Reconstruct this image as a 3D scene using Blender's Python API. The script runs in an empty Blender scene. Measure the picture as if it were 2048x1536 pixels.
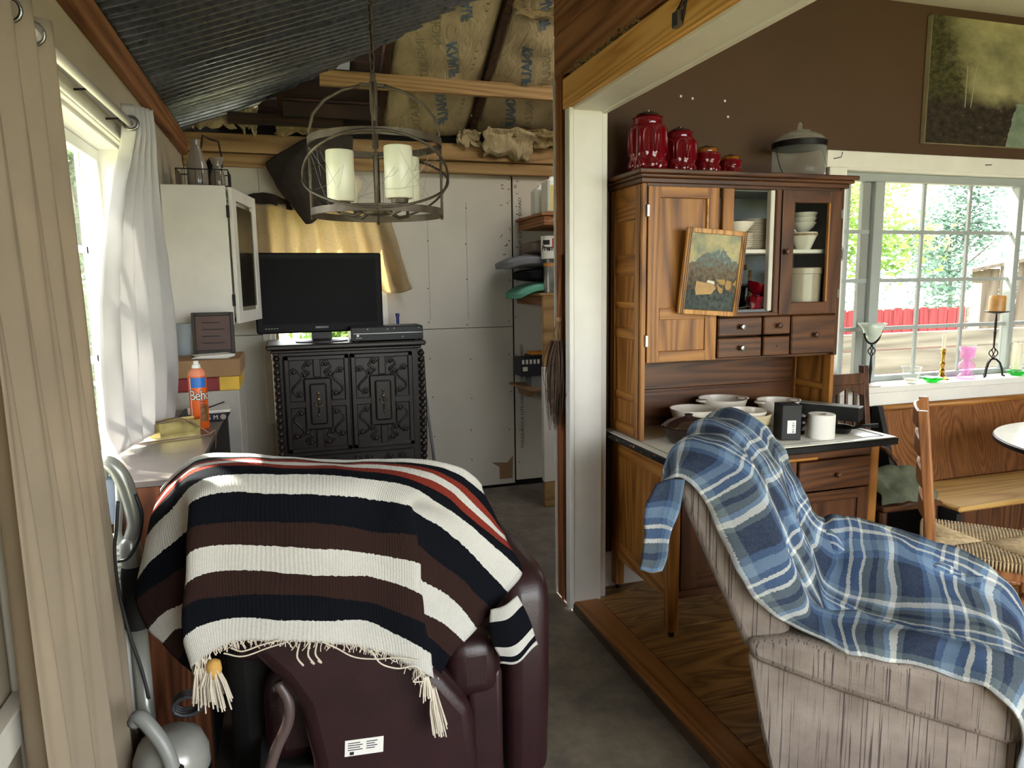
import bpy, bmesh, math, random
from mathutils import Vector, Matrix, noise
R = math.radians
SC = bpy.context.scene
COL = SC.collection

# ------------------------------------------------------------------ camera, world, sun, exposure
cam_d = bpy.data.cameras.new('camera')
cam = bpy.data.objects.new('camera', cam_d); COL.objects.link(cam)
cam_d.sensor_width = 36.0; cam_d.lens = 36.0*1420/2048; cam_d.clip_start = .02; cam_d.clip_end = 200
_dx, _rx, _vx = (-.29888137, -.13113503, .94523729), (.95418779, -.05558292, .29400034), (.01398531, .9898051, .14174015)
cam.matrix_world = Matrix(((_rx[0], -_rx[1], -_rx[2], 0), (_dx[0], -_dx[1], -_dx[2], 0), (-_vx[0], _vx[1], _vx[2], 1.45), (0, 0, 0, 1)))
SC.camera = cam
W = bpy.data.worlds.new('sky'); SC.world = W; W.use_nodes = True
wb = W.node_tree.nodes['Background']
wb.inputs[0].default_value = (.95, .955, 1.0, 1); wb.inputs[1].default_value = 2.8
sun_d = bpy.data.lights.new('sun', 'SUN'); sun = bpy.data.objects.new('sun', sun_d); COL.objects.link(sun)
sun_d.energy = 15.0; sun_d.angle = R(1.2); sun_d.color = (1.0, .93, .80)
SUN_TO = Vector((.50, -.48, -.74)).normalized()      # the way the sunlight travels: in through the left window
sun.rotation_euler = SUN_TO.to_track_quat('-Z', 'Y').to_euler()
def portal(loc, look, sx, sy):
    l = bpy.data.lights.new('window_portal', 'AREA'); o = bpy.data.objects.new('window_portal', l); COL.objects.link(o)
    l.shape = 'RECTANGLE'; l.size = sx; l.size_y = sy; l.cycles.is_portal = True
    o.location = loc; o.rotation_euler = Vector(look).to_track_quat('-Z', 'Z').to_euler()
portal((-.70, 2.345, 1.40), (1, 0, 0), 1.40, 1.15)
portal((3.46, 3.09, 1.42), (0, -1, 0), 1.66, 1.12)
portal((.25, 4.98, 1.25), (0, -1, 0), .80, 1.42)
portal((2.45, -1.33, 1.30), (0, 1, 0), 4.1, 2.4)
SC.view_settings.view_transform = 'Standard'; SC.view_settings.look = 'None'
SC.view_settings.gamma = 1.0; SC.view_settings.use_curve_mapping = False
SC.view_settings.exposure = 1.95
SC.cycles.max_bounces = 10; SC.cycles.diffuse_bounces = 5; SC.cycles.transparent_max_bounces = 16
SC.cycles.use_denoising = True; SC.cycles.caustics_reflective = False; SC.cycles.caustics_refractive = False
SC.cycles.sample_clamp_indirect = 6.0

# ------------------------------------------------------------------ helpers
def S(r, g, b):
    f = lambda c: (c/255)/12.92 if c <= 10 else ((c/255+.055)/1.055)**2.4
    return (f(r), f(g), f(b), 1.0)

class MB:
    """collects shapes; build() links them as ONE mesh object"""
    def __init__(s): s.v = []; s.f = []; s.uv = {}
    def add(s, vs, fs):
        n = len(s.v); s.v += [tuple(p) for p in vs]; s.f += [tuple(i+n for i in f) for f in fs]; return s
    def box(s, x0, x1, y0, y1, z0, z1, M=None, b=0):
        if b: return s.bbox(x0, x1, y0, y1, z0, z1, b, M)
        vs = [(x, y, z) for x in (x0, x1) for y in (y0, y1) for z in (z0, z1)]
        if M: vs = [M @ Vector(p) for p in vs]
        return s.add(vs, [(0, 1, 3, 2), (4, 6, 7, 5), (0, 4, 5, 1), (2, 3, 7, 6), (0, 2, 6, 4), (1, 5, 7, 3)])
    def bbox(s, x0, x1, y0, y1, z0, z1, b, M=None, seg=1):
        bm = bmesh.new(); bmesh.ops.create_cube(bm, size=1)
        for w in bm.verts: w.co = Vector(((x0+x1)/2+w.co.x*(x1-x0), (y0+y1)/2+w.co.y*(y1-y0), (z0+z1)/2+w.co.z*(z1-z0)))
        bmesh.ops.bevel(bm, geom=bm.edges[:], offset=b, segments=seg, profile=.5, affect='EDGES')
        return s.bm(bm, M)
    def bm(s, bm, M=None):
        bm.verts.index_update()
        s.add([(M @ w.co) if M else w.co.copy() for w in bm.verts], [[w.index for w in f.verts] for f in bm.faces]); bm.free(); return s
    def cbox(s, c, sx, sy, sz, M=None, b=0): return s.box(c[0]-sx/2, c[0]+sx/2, c[1]-sy/2, c[1]+sy/2, c[2]-sz/2, c[2]+sz/2, M, b)
    def lathe(s, prof, c=(0, 0, 0), n=24, M=None, rad=None):
        """prof: (r, z) list; rad(a, r, z) can modulate the radius"""
        T = Matrix.Translation(c); T = (M @ T) if M else T
        vs, fs, m = [], [], len(prof)
        for i in range(n):
            a = 2*math.pi*i/n
            for r, z in prof:
                q = rad(a, r, z) if rad else r
                vs.append(T @ Vector((q*math.cos(a), q*math.sin(a), z)))
        for i in range(n):
            for j in range(m-1):
                k = (i+1) % n; fs.append((i*m+j, k*m+j, k*m+j+1, i*m+j+1))
        if prof[0][0] > 1e-5: fs.append(tuple(i*m for i in range(n))[::-1])
        if prof[-1][0] > 1e-5: fs.append(tuple(i*m+m-1 for i in range(n)))
        return s.add(vs, fs)
    def shell(s, prof, c=(0, 0, 0), n=24, M=None, rad=None):
        T = Matrix.Translation(c); T = (M @ T) if M else T
        vs, fs, m = [], [], len(prof)
        for i in range(n):
            a = 2*math.pi*i/n
            for r, z in prof:
                q = rad(a, r, z) if rad else r
                vs.append(T @ Vector((q*math.cos(a), q*math.sin(a), z)))
        for i in range(n):
            for j in range(m-1):
                k = (i+1) % n; fs.append((i*m+j, k*m+j, k*m+j+1, i*m+j+1))
        return s.add(vs, fs)
    def tube(s, pts, r, n=8, closed=False, cap=True):
        pts = [Vector(p) for p in pts]; m = len(pts)
        rr = r if isinstance(r, (list, tuple)) else [r]*m
        vs, fs = [], []
        up = None
        for i, p in enumerate(pts):
            a = pts[(i-1) % m] if (closed or i > 0) else p
            b = pts[(i+1) % m] if (closed or i < m-1) else p
            t = (b-a); t = t.normalized() if t.length > 1e-9 else Vector((0, 0, 1))
            if up is None:
                up = t.orthogonal().normalized()
            else:
                up = (up - t*up.dot(t)); up = up.normalized() if up.length > 1e-6 else t.orthogonal().normalized()
            w = t.cross(up)
            for k in range(n):
                q = 2*math.pi*k/n; vs.append(p + (up*math.cos(q) + w*math.sin(q))*rr[i])
        for i in range(m if closed else m-1):
            j = (i+1) % m
            for k in range(n):
                l = (k+1) % n; fs.append((i*n+k, i*n+l, j*n+l, j*n+k))
        if cap and not closed:
            fs.append(tuple(range(n))[::-1]); fs.append(tuple((m-1)*n+k for k in range(n)))
        return s.add(vs, fs)
    def prism(s, poly, d, M):
        """poly in local xy, extruded 0..d along local z, then M"""
        n = len(poly)
        vs = [M @ Vector((x, y, 0)) for x, y in poly] + [M @ Vector((x, y, d)) for x, y in poly]
        fs = [tuple(range(n))[::-1], tuple(range(n, 2*n))] + [(i, (i+1) % n, n+(i+1) % n, n+i) for i in range(n)]
        return s.add(vs, fs)
    def ball(s, c, rx, ry=None, rz=None, n=12, m=8):
        ry = ry or rx; rz = rz or rx; vs = []; fs = []
        prof = [(math.sin(math.pi*j/m), -math.cos(math.pi*j/m)) for j in range(m+1)]
        for i in range(n):
            a = 2*math.pi*i/n
            for r, z in prof: vs.append((c[0]+rx*r*math.cos(a), c[1]+ry*r*math.sin(a), c[2]+rz*z))
        for i in range(n):
            for j in range(m): fs.append((i*(m+1)+j, ((i+1) % n)*(m+1)+j, ((i+1) % n)*(m+1)+j+1, i*(m+1)+j+1))
        return s.add(vs, fs)
    def grid(s, fn, nu, nv, uv=None):
        n0 = len(s.v)
        vs = [fn(i/nu, j/nv) for i in range(nu+1) for j in range(nv+1)]
        fs = [(i*(nv+1)+j, (i+1)*(nv+1)+j, (i+1)*(nv+1)+j+1, i*(nv+1)+j+1) for i in range(nu) for j in range(nv)]
        s.add(vs, fs)
        for i in range(nu+1):
            for j in range(nv+1): s.uv[n0+i*(nv+1)+j] = uv(i/nu, j/nv) if uv else (i/nu, j/nv)
        return s
    def build(s, name, m, parent=None, smooth=False, local=False, bev=0, solid=0, subd=0, off=0.0, kind=None, label=None):
        me = bpy.data.meshes.new(name); me.from_pydata(s.v, [], s.f); me.update()
        if s.uv:
            l = me.uv_layers.new(name='UVMap')
            for lp in me.loops: l.data[lp.index].uv = s.uv.get(lp.vertex_index, (0, 0))
        if smooth is True:
            me.polygons.foreach_set('use_smooth', [True]*len(me.polygons))
        elif smooth:
            me.polygons.foreach_set('use_smooth', [True]*len(me.polygons)); me.set_sharp_from_angle(angle=R(smooth))
        o = bpy.data.objects.new(name, me); COL.objects.link(o)
        if m: me.materials.append(m)
        if parent:
            o.parent = parent
            if not local and parent.type == 'EMPTY': o.matrix_parent_inverse = base(parent).inverted()
        if solid:
            q = o.modifiers.new('thickness', 'SOLIDIFY'); q.thickness = solid; q.offset = off
        if bev:
            q = o.modifiers.new('bevel', 'BEVEL'); q.width = bev; q.segments = 2; q.limit_method = 'ANGLE'
        if subd:
            q = o.modifiers.new('subd', 'SUBSURF'); q.levels = subd; q.render_levels = subd
        if kind: o['kind'] = kind
        if label: o['label'] = label
        return o

def base(o): return Matrix.Translation(o.location) @ o.rotation_euler.to_matrix().to_4x4()
def tag(o, label, cat, group=None):
    o['label'] = label; o['category'] = cat
    if group: o['group'] = group
    return o
def thing(name, label, cat, loc=(0, 0, 0), rz=0, group=None):
    o = bpy.data.objects.new(name, None); COL.objects.link(o); o.empty_display_size = .05
    o.location = loc; o.rotation_euler = (0, 0, rz); return tag(o, label, cat, group)
def struct(o): o['kind'] = 'structure'; return o
def sroot(name, loc=(0, 0, 0)):
    o = bpy.data.objects.new(name, None); COL.objects.link(o); o.location = loc; return struct(o)
def B(*a, **k): return MB().box(*a, **k)
def catmull(ps, t):
    """ps list of Vectors, t in 0..len-1"""
    n = len(ps); i = min(int(t), n-2); f = t-i
    p1, p2 = ps[i], ps[i+1]; p0 = ps[i-1] if i > 0 else p1*2-p2; p3 = ps[i+2] if i+2 < n else p2*2-p1
    return .5*((2*p1)+(p2-p0)*f+(2*p0-5*p1+4*p2-p3)*f*f+(3*p1-p0-3*p2+p3)*f**3)
def sheet(rows, nu, nv, vs=None, us=None, wob=0, wsc=8):
    """rows[r][c] control points -> smooth grid; nv steps per row gap, nu per column gap"""
    rows = [[Vector(p) for p in r] for r in rows]; nr, nc = len(rows), len(rows[0])
    vs = vs or [i/(nr-1) for i in range(nr)]; us = us or [i/(nc-1) for i in range(nc)]
    mb = MB(); NU, NV = (nc-1)*nu, (nr-1)*nv
    lines = [[catmull(r, i/nu) for i in range(NU+1)] for r in rows]
    cols = [[l[i] for l in lines] for i in range(NU+1)]
    lerp = lambda a, t: a[min(int(t), len(a)-2)] + (a[min(int(t), len(a)-2)+1]-a[min(int(t), len(a)-2)])*(t-min(int(t), len(a)-2))
    def fn(u, v):
        p = catmull(cols[round(u*NU)], v*(nr-1))
        if wob: p = p + Vector(noise.noise_vector(p*wsc))*wob
        return p
    mb.grid(fn, NU, NV, uv=lambda u, v: (lerp(us, u*(nc-1)), lerp(vs, v*(nr-1))))
    return mb
def text_mb(txt, size, fn, spacing=1.0, bold=0.0):
    c = bpy.data.curves.new('t', 'FONT'); c.body = txt; c.size = size; c.space_character = spacing; c.align_x = 'CENTER'; c.align_y = 'CENTER'
    c.offset = bold; c.resolution_u = 3
    o = bpy.data.objects.new('t', c); COL.objects.link(o)
    dg = bpy.context.evaluated_depsgraph_get(); me = bpy.data.meshes.new_from_object(o.evaluated_get(dg))
    mb = MB(); mb.add([fn(v.co.x, v.co.y) for v in me.vertices], [list(p.vertices) for p in me.polygons])
    bpy.data.objects.remove(o); bpy.data.curves.remove(c); bpy.data.meshes.remove(me)
    return mb
def copy_tree(o, parent=None):
    c = o.copy(); COL.objects.link(c)
    if parent: c.parent = parent; c.matrix_parent_inverse = o.matrix_parent_inverse
    for ch in [q for q in o.children]: copy_tree(ch, c)
    return c

# ------------------------------------------------------------------ materials
MATS = {}
class N:
    def __init__(s, name):
        s.m = bpy.data.materials.new(name); s.m.use_nodes = True; s.t = s.m.node_tree; s.p = s.t.nodes['Principled BSDF']; MATS[name] = s.m
    def n(s, ty, **k):
        q = s.t.nodes.new(ty)
        for a, b in k.items(): setattr(q, a, b)
        return q
    def l(s, a, b): s.t.links.new(a, b)
    def set(s, **k):
        for a, b in k.items(): s.p.inputs[a.replace('_', ' ')].default_value = b
        return s
    def coord(s, which='Object', scale=(1, 1, 1), rnd=True, rot=(0, 0, 0)):
        c = s.n('ShaderNodeTexCoord'); mp = s.n('ShaderNodeMapping'); mp.inputs['Scale'].default_value = scale; mp.inputs['Rotation'].default_value = rot
        s.l(c.outputs[which], mp.inputs['Vector'])
        if rnd:
            i = s.n('ShaderNodeObjectInfo'); mu = s.n('ShaderNodeMath', operation='MULTIPLY'); mu.inputs[1].default_value = 37.0
            s.l(i.outputs['Random'], mu.inputs[0]); s.l(mu.outputs[0], mp.inputs['Location'])
        return mp.outputs[0]
    def noise(s, vec, sc, det=4, rough=.55, dist=0):
        q = s.n('ShaderNodeTexNoise'); q.inputs['Scale'].default_value = sc; q.inputs['Detail'].default_value = det
        q.inputs['Roughness'].default_value = rough; q.inputs['Distortion'].default_value = dist
        s.l(vec, q.inputs['Vector']); return q.outputs['Fac']
    def ramp(s, fac, stops, interp='LINEAR'):
        q = s.n('ShaderNodeValToRGB'); q.color_ramp.interpolation = interp; e = q.color_ramp.elements
        while len(e) < len(stops): e.new(.5)
        for i, (p, c) in enumerate(stops): e[i].position = p; e[i].color = c
        s.l(fac, q.inputs[0]); return q.outputs[0]
    def mix(s, fac, a, b, mode='MIX'):
        q = s.n('ShaderNodeMix', data_type='RGBA', blend_type=mode)
        for i, v in ((0, fac), (6, a), (7, b)):
            if hasattr(v, 'links') or isinstance(v, bpy.types.NodeSocket): s.l(v, q.inputs[i])
            else: q.inputs[i].default_value = v
        return q.outputs[2]
    def math(s, op, a, b=0.0, clamp=False):
        q = s.n('ShaderNodeMath', operation=op); q.use_clamp = clamp
        for i, v in ((0, a), (1, b)):
            if isinstance(v, bpy.types.NodeSocket): s.l(v, q.inputs[i])
            else: q.inputs[i].default_value = v
        return q.outputs[0]
    def color(s, c): s.l(c, s.p.inputs['Base Color']); return s
    def bump(s, h, st=.2, d=.01):
        q = s.n('ShaderNodeBump'); q.inputs['Strength'].default_value = st; q.inputs['Distance'].default_value = d
        s.l(h, q.inputs['Height']); s.l(q.outputs[0], s.p.inputs['Normal']); return s

def plain(name, c, rough=.6, metal=0, var=.12, sc=6, bump=0, bsc=60, **k):
    m = N(name).set(Roughness=rough, Metallic=metal, **k); v = m.coord()
    f = m.noise(v, sc, 5)
    d = tuple(x*(1-var*2) for x in c[:3])+(1,); l = tuple(min(1, x*(1+var)) for x in c[:3])+(1,)
    m.color(m.ramp(f, [(.25, d), (.72, l)]))
    if bump: m.bump(m.noise(v, bsc, 3), bump, .004)
    return m.m
def wood(name, dark, mid, light, axis='z', sc=1.0, rough=.5, ring=1.0, bump=.25, knots=False, spec=.4):
    st = {'x': (.9, 14, 14), 'y': (14, .9, 14), 'z': (14, 14, .9)}[axis]
    m = N(name).set(Roughness=rough); m.p.inputs['Specular IOR Level'].default_value = spec
    v = m.coord(scale=tuple(q*sc for q in st))
    big = m.noise(m.coord(scale=tuple(q*sc*.16 for q in st)), 1.3, 2, .5)
    w = m.math('MULTIPLY', big, 26*ring); w = m.math('FRACT', w)
    w = m.math('ABSOLUTE', m.math('SUBTRACT', w, .5)); w = m.math('MULTIPLY', w, 2.0)
    fine = m.noise(v, 3.2, 6, .65)
    f = m.math('ADD', m.math('MULTIPLY', w, .38), m.math('MULTIPLY', fine, .62))
    c = m.ramp(f, [(.18, dark), (.45, mid), (.78, light)])
    tone = m.noise(m.coord(scale=(1, 1, 1)), 1.4, 3)
    c = m.mix(m.math('MULTIPLY', tone, .35), c, dark)
    m.color(c); m.bump(f, bump, .003)
    return m.m
def glass(name, tint=(1, 1, 1, 1), refl=1.0, rough=.03):
    """thin pane: mostly clear, with a mirror sheen that grows at grazing angles"""
    m = N(name); t = m.t; t.nodes.remove(m.p)
    tr = m.n('ShaderNodeBsdfTransparent'); tr.inputs[0].default_value = tint
    gl = m.n('ShaderNodeBsdfGlossy'); gl.inputs['Roughness'].default_value = rough
    lw = m.n('ShaderNodeLayerWeight'); lw.inputs[0].default_value = .5
    fr = m.math('ADD', m.math('MULTIPLY', m.math('POWER', lw.outputs['Facing'], 5.0), .45*refl), .02*refl)
    mx = m.n('ShaderNodeMixShader'); m.l(fr, mx.inputs[0]); m.l(tr.outputs[0], mx.inputs[1]); m.l(gl.outputs[0], mx.inputs[2])
    out = t.nodes['Material Output']; m.l(mx.outputs[0], out.inputs[0])
    return m.m
def cutglass(name, tint, rough=.05, mixd=.35, edge=.55):
    """moulded coloured glass: see-through tint, diffuse body, gloss"""
    m = N(name); t = m.t
    m.set(Roughness=rough); m.p.inputs['Base Color'].default_value = tint; m.p.inputs['Coat Weight'].default_value = .6
    m.p.inputs['Specular IOR Level'].default_value = .8
    tr = m.n('ShaderNodeBsdfTransparent'); tr.inputs[0].default_value = tuple(min(1, x*1.6+.02) for x in tint[:3])+(1,)
    lw = m.n('ShaderNodeLayerWeight'); lw.inputs[0].default_value = .35
    f = m.math('ADD', m.math('MULTIPLY', lw.outputs['Facing'], edge), mixd, True)
    mx = m.n('ShaderNodeMixShader'); m.l(f, mx.inputs[0]); m.l(tr.outputs[0], mx.inputs[1]); m.l(m.p.outputs[0], mx.inputs[2])
    m.l(mx.outputs[0], t.nodes['Material Output'].inputs[0]); return m.m
def cloth_mat(name, c, trans=.0, rough=.95, weave=900, bump=.3, var=.12, sc=4):
    m = N(name).set(Roughness=rough); m.p.inputs['Specular IOR Level'].default_value = .1
    v = m.coord(rnd=False); f = m.noise(v, sc, 4)
    d = tuple(x*(1-var*2) for x in c[:3])+(1,); l = tuple(min(1, x*(1+var)) for x in c[:3])+(1,)
    cc = m.ramp(f, [(.3, d), (.7, l)]); m.color(cc); m.bump(m.noise(v, weave*.25, 2), bump, .002)
    if trans:
        tl = m.n('ShaderNodeBsdfTranslucent'); m.l(cc, tl.inputs[0])
        mx = m.n('ShaderNodeMixShader'); mx.inputs[0].default_value = trans
        m.l(m.p.outputs[0], mx.inputs[1]); m.l(tl.outputs[0], mx.inputs[2]); m.l(mx.outputs[0], m.t.nodes['Material Output'].inputs[0])
    return m.m

M = {}
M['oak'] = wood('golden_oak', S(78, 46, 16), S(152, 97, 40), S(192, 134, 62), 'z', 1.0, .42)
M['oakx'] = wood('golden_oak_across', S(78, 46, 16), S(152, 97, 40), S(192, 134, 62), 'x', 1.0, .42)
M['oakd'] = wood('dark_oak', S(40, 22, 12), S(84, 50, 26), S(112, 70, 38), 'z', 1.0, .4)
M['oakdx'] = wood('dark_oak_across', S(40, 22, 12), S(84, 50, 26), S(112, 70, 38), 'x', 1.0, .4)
M['oaky'] = wood('golden_oak_side', S(78, 46, 16), S(152, 97, 40), S(192, 134, 62), 'y', 1.0, .42)
M['pine'] = wood('new_pine', S(168, 108, 46), S(226, 172, 94), S(240, 196, 124), 'y', .8, .6, 1.3)
M['pinex'] = wood('pine_across', S(108, 80, 46), S(162, 128, 82), S(186, 152, 104), 'x', .8, .65)
M['oldwood'] = wood('old_reddish_boards', S(80, 47, 28), S(150, 98, 60), S(180, 128, 86), 'y', .7, .7)
M['oldwoodz'] = wood('old_reddish_stud', S(70, 36, 18), S(140, 80, 44), S(168, 108, 64), 'z', .9, .7)
M['darkwoodx'] = wood('dark_sheathing', S(18, 11, 8), S(44, 28, 18), S(66, 44, 28), 'x', .8, .8)
M['darkwoody'] = wood('dark_rafter', S(24, 14, 10), S(58, 36, 22), S(82, 54, 34), 'y', .8, .8)
m = N('plywood').set(Roughness=.5); v = m.coord(scale=(.7, 3.2, 3)); n_ = m.noise(v, 1.5, 3, .5, .8)
w = m.math('ABSOLUTE', m.math('SUBTRACT', m.math('FRACT', m.math('MULTIPLY', n_, 11)), .5)); fi = m.noise(m.coord(scale=(2, 40, 40)), 1.5, 4)
f = m.math('ADD', m.math('MULTIPLY', w, 1.1), m.math('MULTIPLY', fi, .35)); m.color(m.ramp(f, [(.15, S(112, 76, 40)), (.5, S(156, 114, 66)), (.8, S(176, 134, 82))])); m.bump(fi, .15, .002); M['plywood'] = m.m
M['threshold'] = wood('threshold_pine', S(98, 58, 28), S(160, 104, 54), S(184, 126, 70), 'y', .7, .5)
M['stepedge'] = plain('step_edge_grey', S(92, 74, 58), .8)
M['walnut'] = wood('walnut_laminate', S(44, 22, 12), S(98, 54, 30), S(138, 84, 50), 'z', 1.6, .45)
M['desktop'] = plain('worn_grey_laminate', S(106, 97, 93), .35, var=.1, sc=14)
M['carved'] = plain('carved_dark_walnut', S(34, 24, 20), .4, var=.2, sc=9)
M['bench'] = wood('bench_oak', S(78, 45, 22), S(124, 78, 42), S(148, 98, 56), 'z', .8, .42, 1.6)
M['benchseat'] = wood('bench_seat_pine', S(140, 98, 46), S(196, 154, 88), S(214, 176, 110), 'x', .8, .4)
M['chairw'] = wood('chair_pine', S(92, 52, 26), S(150, 96, 54), S(178, 122, 72), 'z', 1.2, .42)
M['chaird'] = wood('dark_chair_oak', S(40, 22, 12), S(78, 46, 24), S(104, 66, 38), 'z', 1.2, .45)
M['white'] = plain('white_paint', S(226, 223, 215), .5, var=.05, sc=5, bump=.06, bsc=30)
M['vinyl_backlit'] = plain('backlit_shade_vinyl', S(158, 164, 162), .4, var=.03)  # white vinyl with its backlit shade put into the colour, for the dining window
M['vinyl'] = plain('white_vinyl', S(232, 234, 230), .4, var=.03)
M['cream'] = plain('cream_wall_paint', S(192, 180, 158), .7, var=.06, sc=3)
M['drywall'] = plain('bare_drywall', S(206, 202, 192), .85, var=.05, sc=2.5)
M['brown'] = plain('brown_wall_paint', S(74, 50, 29), .75, var=.05, sc=3)
M['ceilw'] = plain('white_ceiling', S(206, 202, 190), .8, var=.04)
M['black'] = plain('black_plastic', S(14, 15, 17), .4, var=.1, Specular_IOR_Level=.3)
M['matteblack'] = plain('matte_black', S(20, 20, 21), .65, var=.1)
M['iron'] = plain('black_iron', S(26, 23, 22), .5, .6)
M['steel'] = plain('dull_steel', S(150, 150, 146), .35, 1)
M['bronze'] = plain('dusty_bronze', S(92, 82, 70), .55, .5, var=.25, sc=20)
M['brass'] = plain('brass', S(196, 150, 66), .28, 1)
M['porcelain'] = plain('white_porcelain', S(216, 208, 194), .18, var=.03)
M['crock'] = plain('stoneware_glaze', S(172, 156, 136), .25, var=.05)
M['greyblue'] = plain('grey_blue_interior_paint', S(112, 118, 122), .6, var=.06)
M['pane'] = glass('window_glass', (.97, .99, .98, 1))
M['clear'] = cutglass('clear_glass', (.72, .76, .72, 1), .05, .06, .42)
M['ruby'] = cutglass('ruby_glass', S(128, 8, 26), .06, .55)
M['amber'] = cutglass('amber_glass', S(190, 120, 40), .06, .35)
M['darklid'] = cutglass('dark_ruby_lid', S(40, 17, 15), .1, .85)
M['pinkg'] = cutglass('pink_glass', S(232, 186, 210), .05, .16, .5)
M['greeng'] = cutglass('green_glass', S(60, 190, 84), .06, .3)
M['paper'] = plain('white_paper', S(232, 230, 224), .8, var=.03)
M['ink'] = plain('dark_ink', S(34, 34, 38), .8)
M['card'] = plain('cardboard', S(150, 118, 84), .85, var=.08)
M['wax'] = plain('ivory_wax', S(232, 222, 198), .45, var=.04)
M['leather'] = plain('maroon_leather', S(44, 22, 25), .36, var=.15, sc=10, bump=.12, bsc=160)
M['rush'] = plain('woven_rush', S(188, 164, 124), .7, var=.25, sc=40)
M['grey'] = plain('grey_plastic', S(140, 142, 138), .35, var=.06)
M['dkgrey'] = plain('dark_grey_plastic', S(58, 58, 60), .4)
M['enamel'] = plain('white_enamel_top', S(214, 210, 198), .22, var=.05, sc=4)
# ================================================================== THE SETTING
rnd = random.Random(7)
# ---- materials with their own pattern
m = N('concrete_slab').set(Roughness=.75); v = m.coord(rnd=False); a = m.noise(v, 1.6, 6, .6, .4); b = m.noise(v, 14, 5, .7)
f = m.math('ADD', m.math('MULTIPLY', a, .7), m.math('MULTIPLY', b, .3))
m.color(m.ramp(f, [(.3, S(66, 58, 52)), (.5, S(104, 96, 86)), (.7, S(148, 136, 114))])); m.bump(b, .25, .004); M['concrete'] = m.m
m = N('galvanised_sheet').set(Roughness=.34, Metallic=.92); v = m.coord(rnd=True); vo = m.n('ShaderNodeTexVoronoi'); vo.inputs['Scale'].default_value = 34
m.l(v, vo.inputs['Vector']); f = m.math('ADD', m.math('MULTIPLY', vo.outputs['Distance'], .7), m.math('MULTIPLY', m.noise(v, 5, 5), .6))
m.color(m.ramp(f, [(.2, S(104, 108, 114)), (.8, S(142, 148, 154))])); m.l(m.ramp(m.noise(v, 9, 5), [(.3, (.26,)*3+(1,)), (.75, (.4,)*3+(1,))]), m.p.inputs['Roughness']); M['galv'] = m.m
m = N('kraft_faced_insulation').set(Roughness=.6); v = m.coord(); a = m.noise(v, 5, 5)
m.color(m.ramp(a, [(.3, S(156, 140, 108)), (.7, S(190, 174, 138))])); w = m.noise(m.coord(scale=(7, 3, 3)), 2.2, 4, .6, 1.2); m.bump(w, .9, .03); M['kraft'] = m.m
M['bluepr'] = plain('faded_blue_print', S(88, 106, 124), .7, var=.25, sc=20)
M['greypr'] = plain('faded_grey_print', S(138, 132, 104), .7, var=.15, sc=20)
M['fluff'] = plain('torn_insulation', S(150, 132, 92), .95, var=.35, sc=30, bump=.8, bsc=50)
M['dark'] = plain('dark_void', S(16, 13, 11), .9)

# ---- floors
struct(MB().box(-.72, 1.165, -1.4, 5.0, -.15, -.045).box(1.165, 2.58, 3.07, 5.0, -.15, -.045).build('floor', M['concrete']))
fw = sroot('floor_wood', (1.165, 0, -.1))
B(1.165, 1.185, -1.35, 2.86, -.11, -.008).build('step_riser', M['stepedge'], fw)
B(1.172, 1.292, -1.35, 2.868, -.11, 0, b=.004).build('threshold_board', M['threshold'], fw)
ys = [-1.35, .0, .92, 1.737, 1.985, 2.295, 2.49, 2.965]
for i in range(len(ys)-1):
    for x0, x1 in ((1.295, 2.62), (2.623, 3.9), (3.903, 4.9)):
        B(x0, x1, ys[i]+.0015, ys[i+1]-.0015, -.11, -.001-.0012*(i % 2), b=.0015).build('plywood_panel', M['plywood'], fw)

# ---- left wall with its window
wl = sroot('wall_left', (-.565, 0, 0))
LW = (1.66, 3.03, .84, 1.965)
mb = MB()
mb.box(-.70, -.565, -1.4, LW[0], -.15, 2.50).box(-.70, -.565, LW[1], 5.0, -.15, 2.50)
mb.box(-.70, -.565, LW[0], LW[1], -.15, LW[2]).box(-.70, -.565, LW[0], LW[1], LW[3], 2.50)
mb.build('plaster', M['cream'], wl)
B(-.567, -.528, -1.35, 4.80, 2.235, 2.345, b=.004).build('wall_plate', M['oldwood'], wl)
# panelled frame below the window, behind the near curtain
for n, q in (('stile', (-.562, -.53, 1.53, 1.60, 0, 2.0)), ('rail', (-.562, -.525, -.2, 1.53, .60, .67)), ('rail', (-.562, -.53, -.2, 1.53, .02, .10)), ('rail', (-.562, -.53, 1.60, 3.0, .78, .82))):
    B(*q, b=.004).build(n, M['white'], wl)
B(-.564, -.556, -.2, 1.53, .1, .6).build('wall_panel', M['cream'], wl)
w1 = sroot('window_1', (-.63, 2.345, .84))
cz = [('head_casing', (-.567, -.540, LW[0]-.07, LW[1]+.07, 1.962, 2.042)), ('casing_bead', (-.542, -.528, LW[0]-.07, LW[1]+.07, 2.018, 2.040)), ('casing_bead', (-.542, -.530, LW[0]-.07, LW[1]+.07, 1.966, 1.982)),
      ('side_casing', (-.567, -.545, LW[1]-.005, LW[1]+.06, .84, 1.965)), ('side_casing', (-.567, -.545, LW[0]-.06, LW[0]+.005, .84, 1.965)),
      ('reveal', (-.69, -.56, LW[0], LW[1], 1.950, 1.966)), ('reveal', (-.69, -.56, LW[1]-.014, LW[1]+.002, .84, 1.955)), ('sill', (-.69, -.53, LW[0]-.04, LW[1]+.02, .822, .842))]
for n, q in cz: B(*q, b=.003).build(n, M['white'], w1)
fx = (-.672, -.634)
for q in ((LW[0], LW[1], 1.905, 1.95), (LW[0], LW[1], .842, .875)): B(fx[0], fx[1], q[0], q[1], q[2], q[3], b=.003).build('sash_rail', M['vinyl'], w1)
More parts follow.
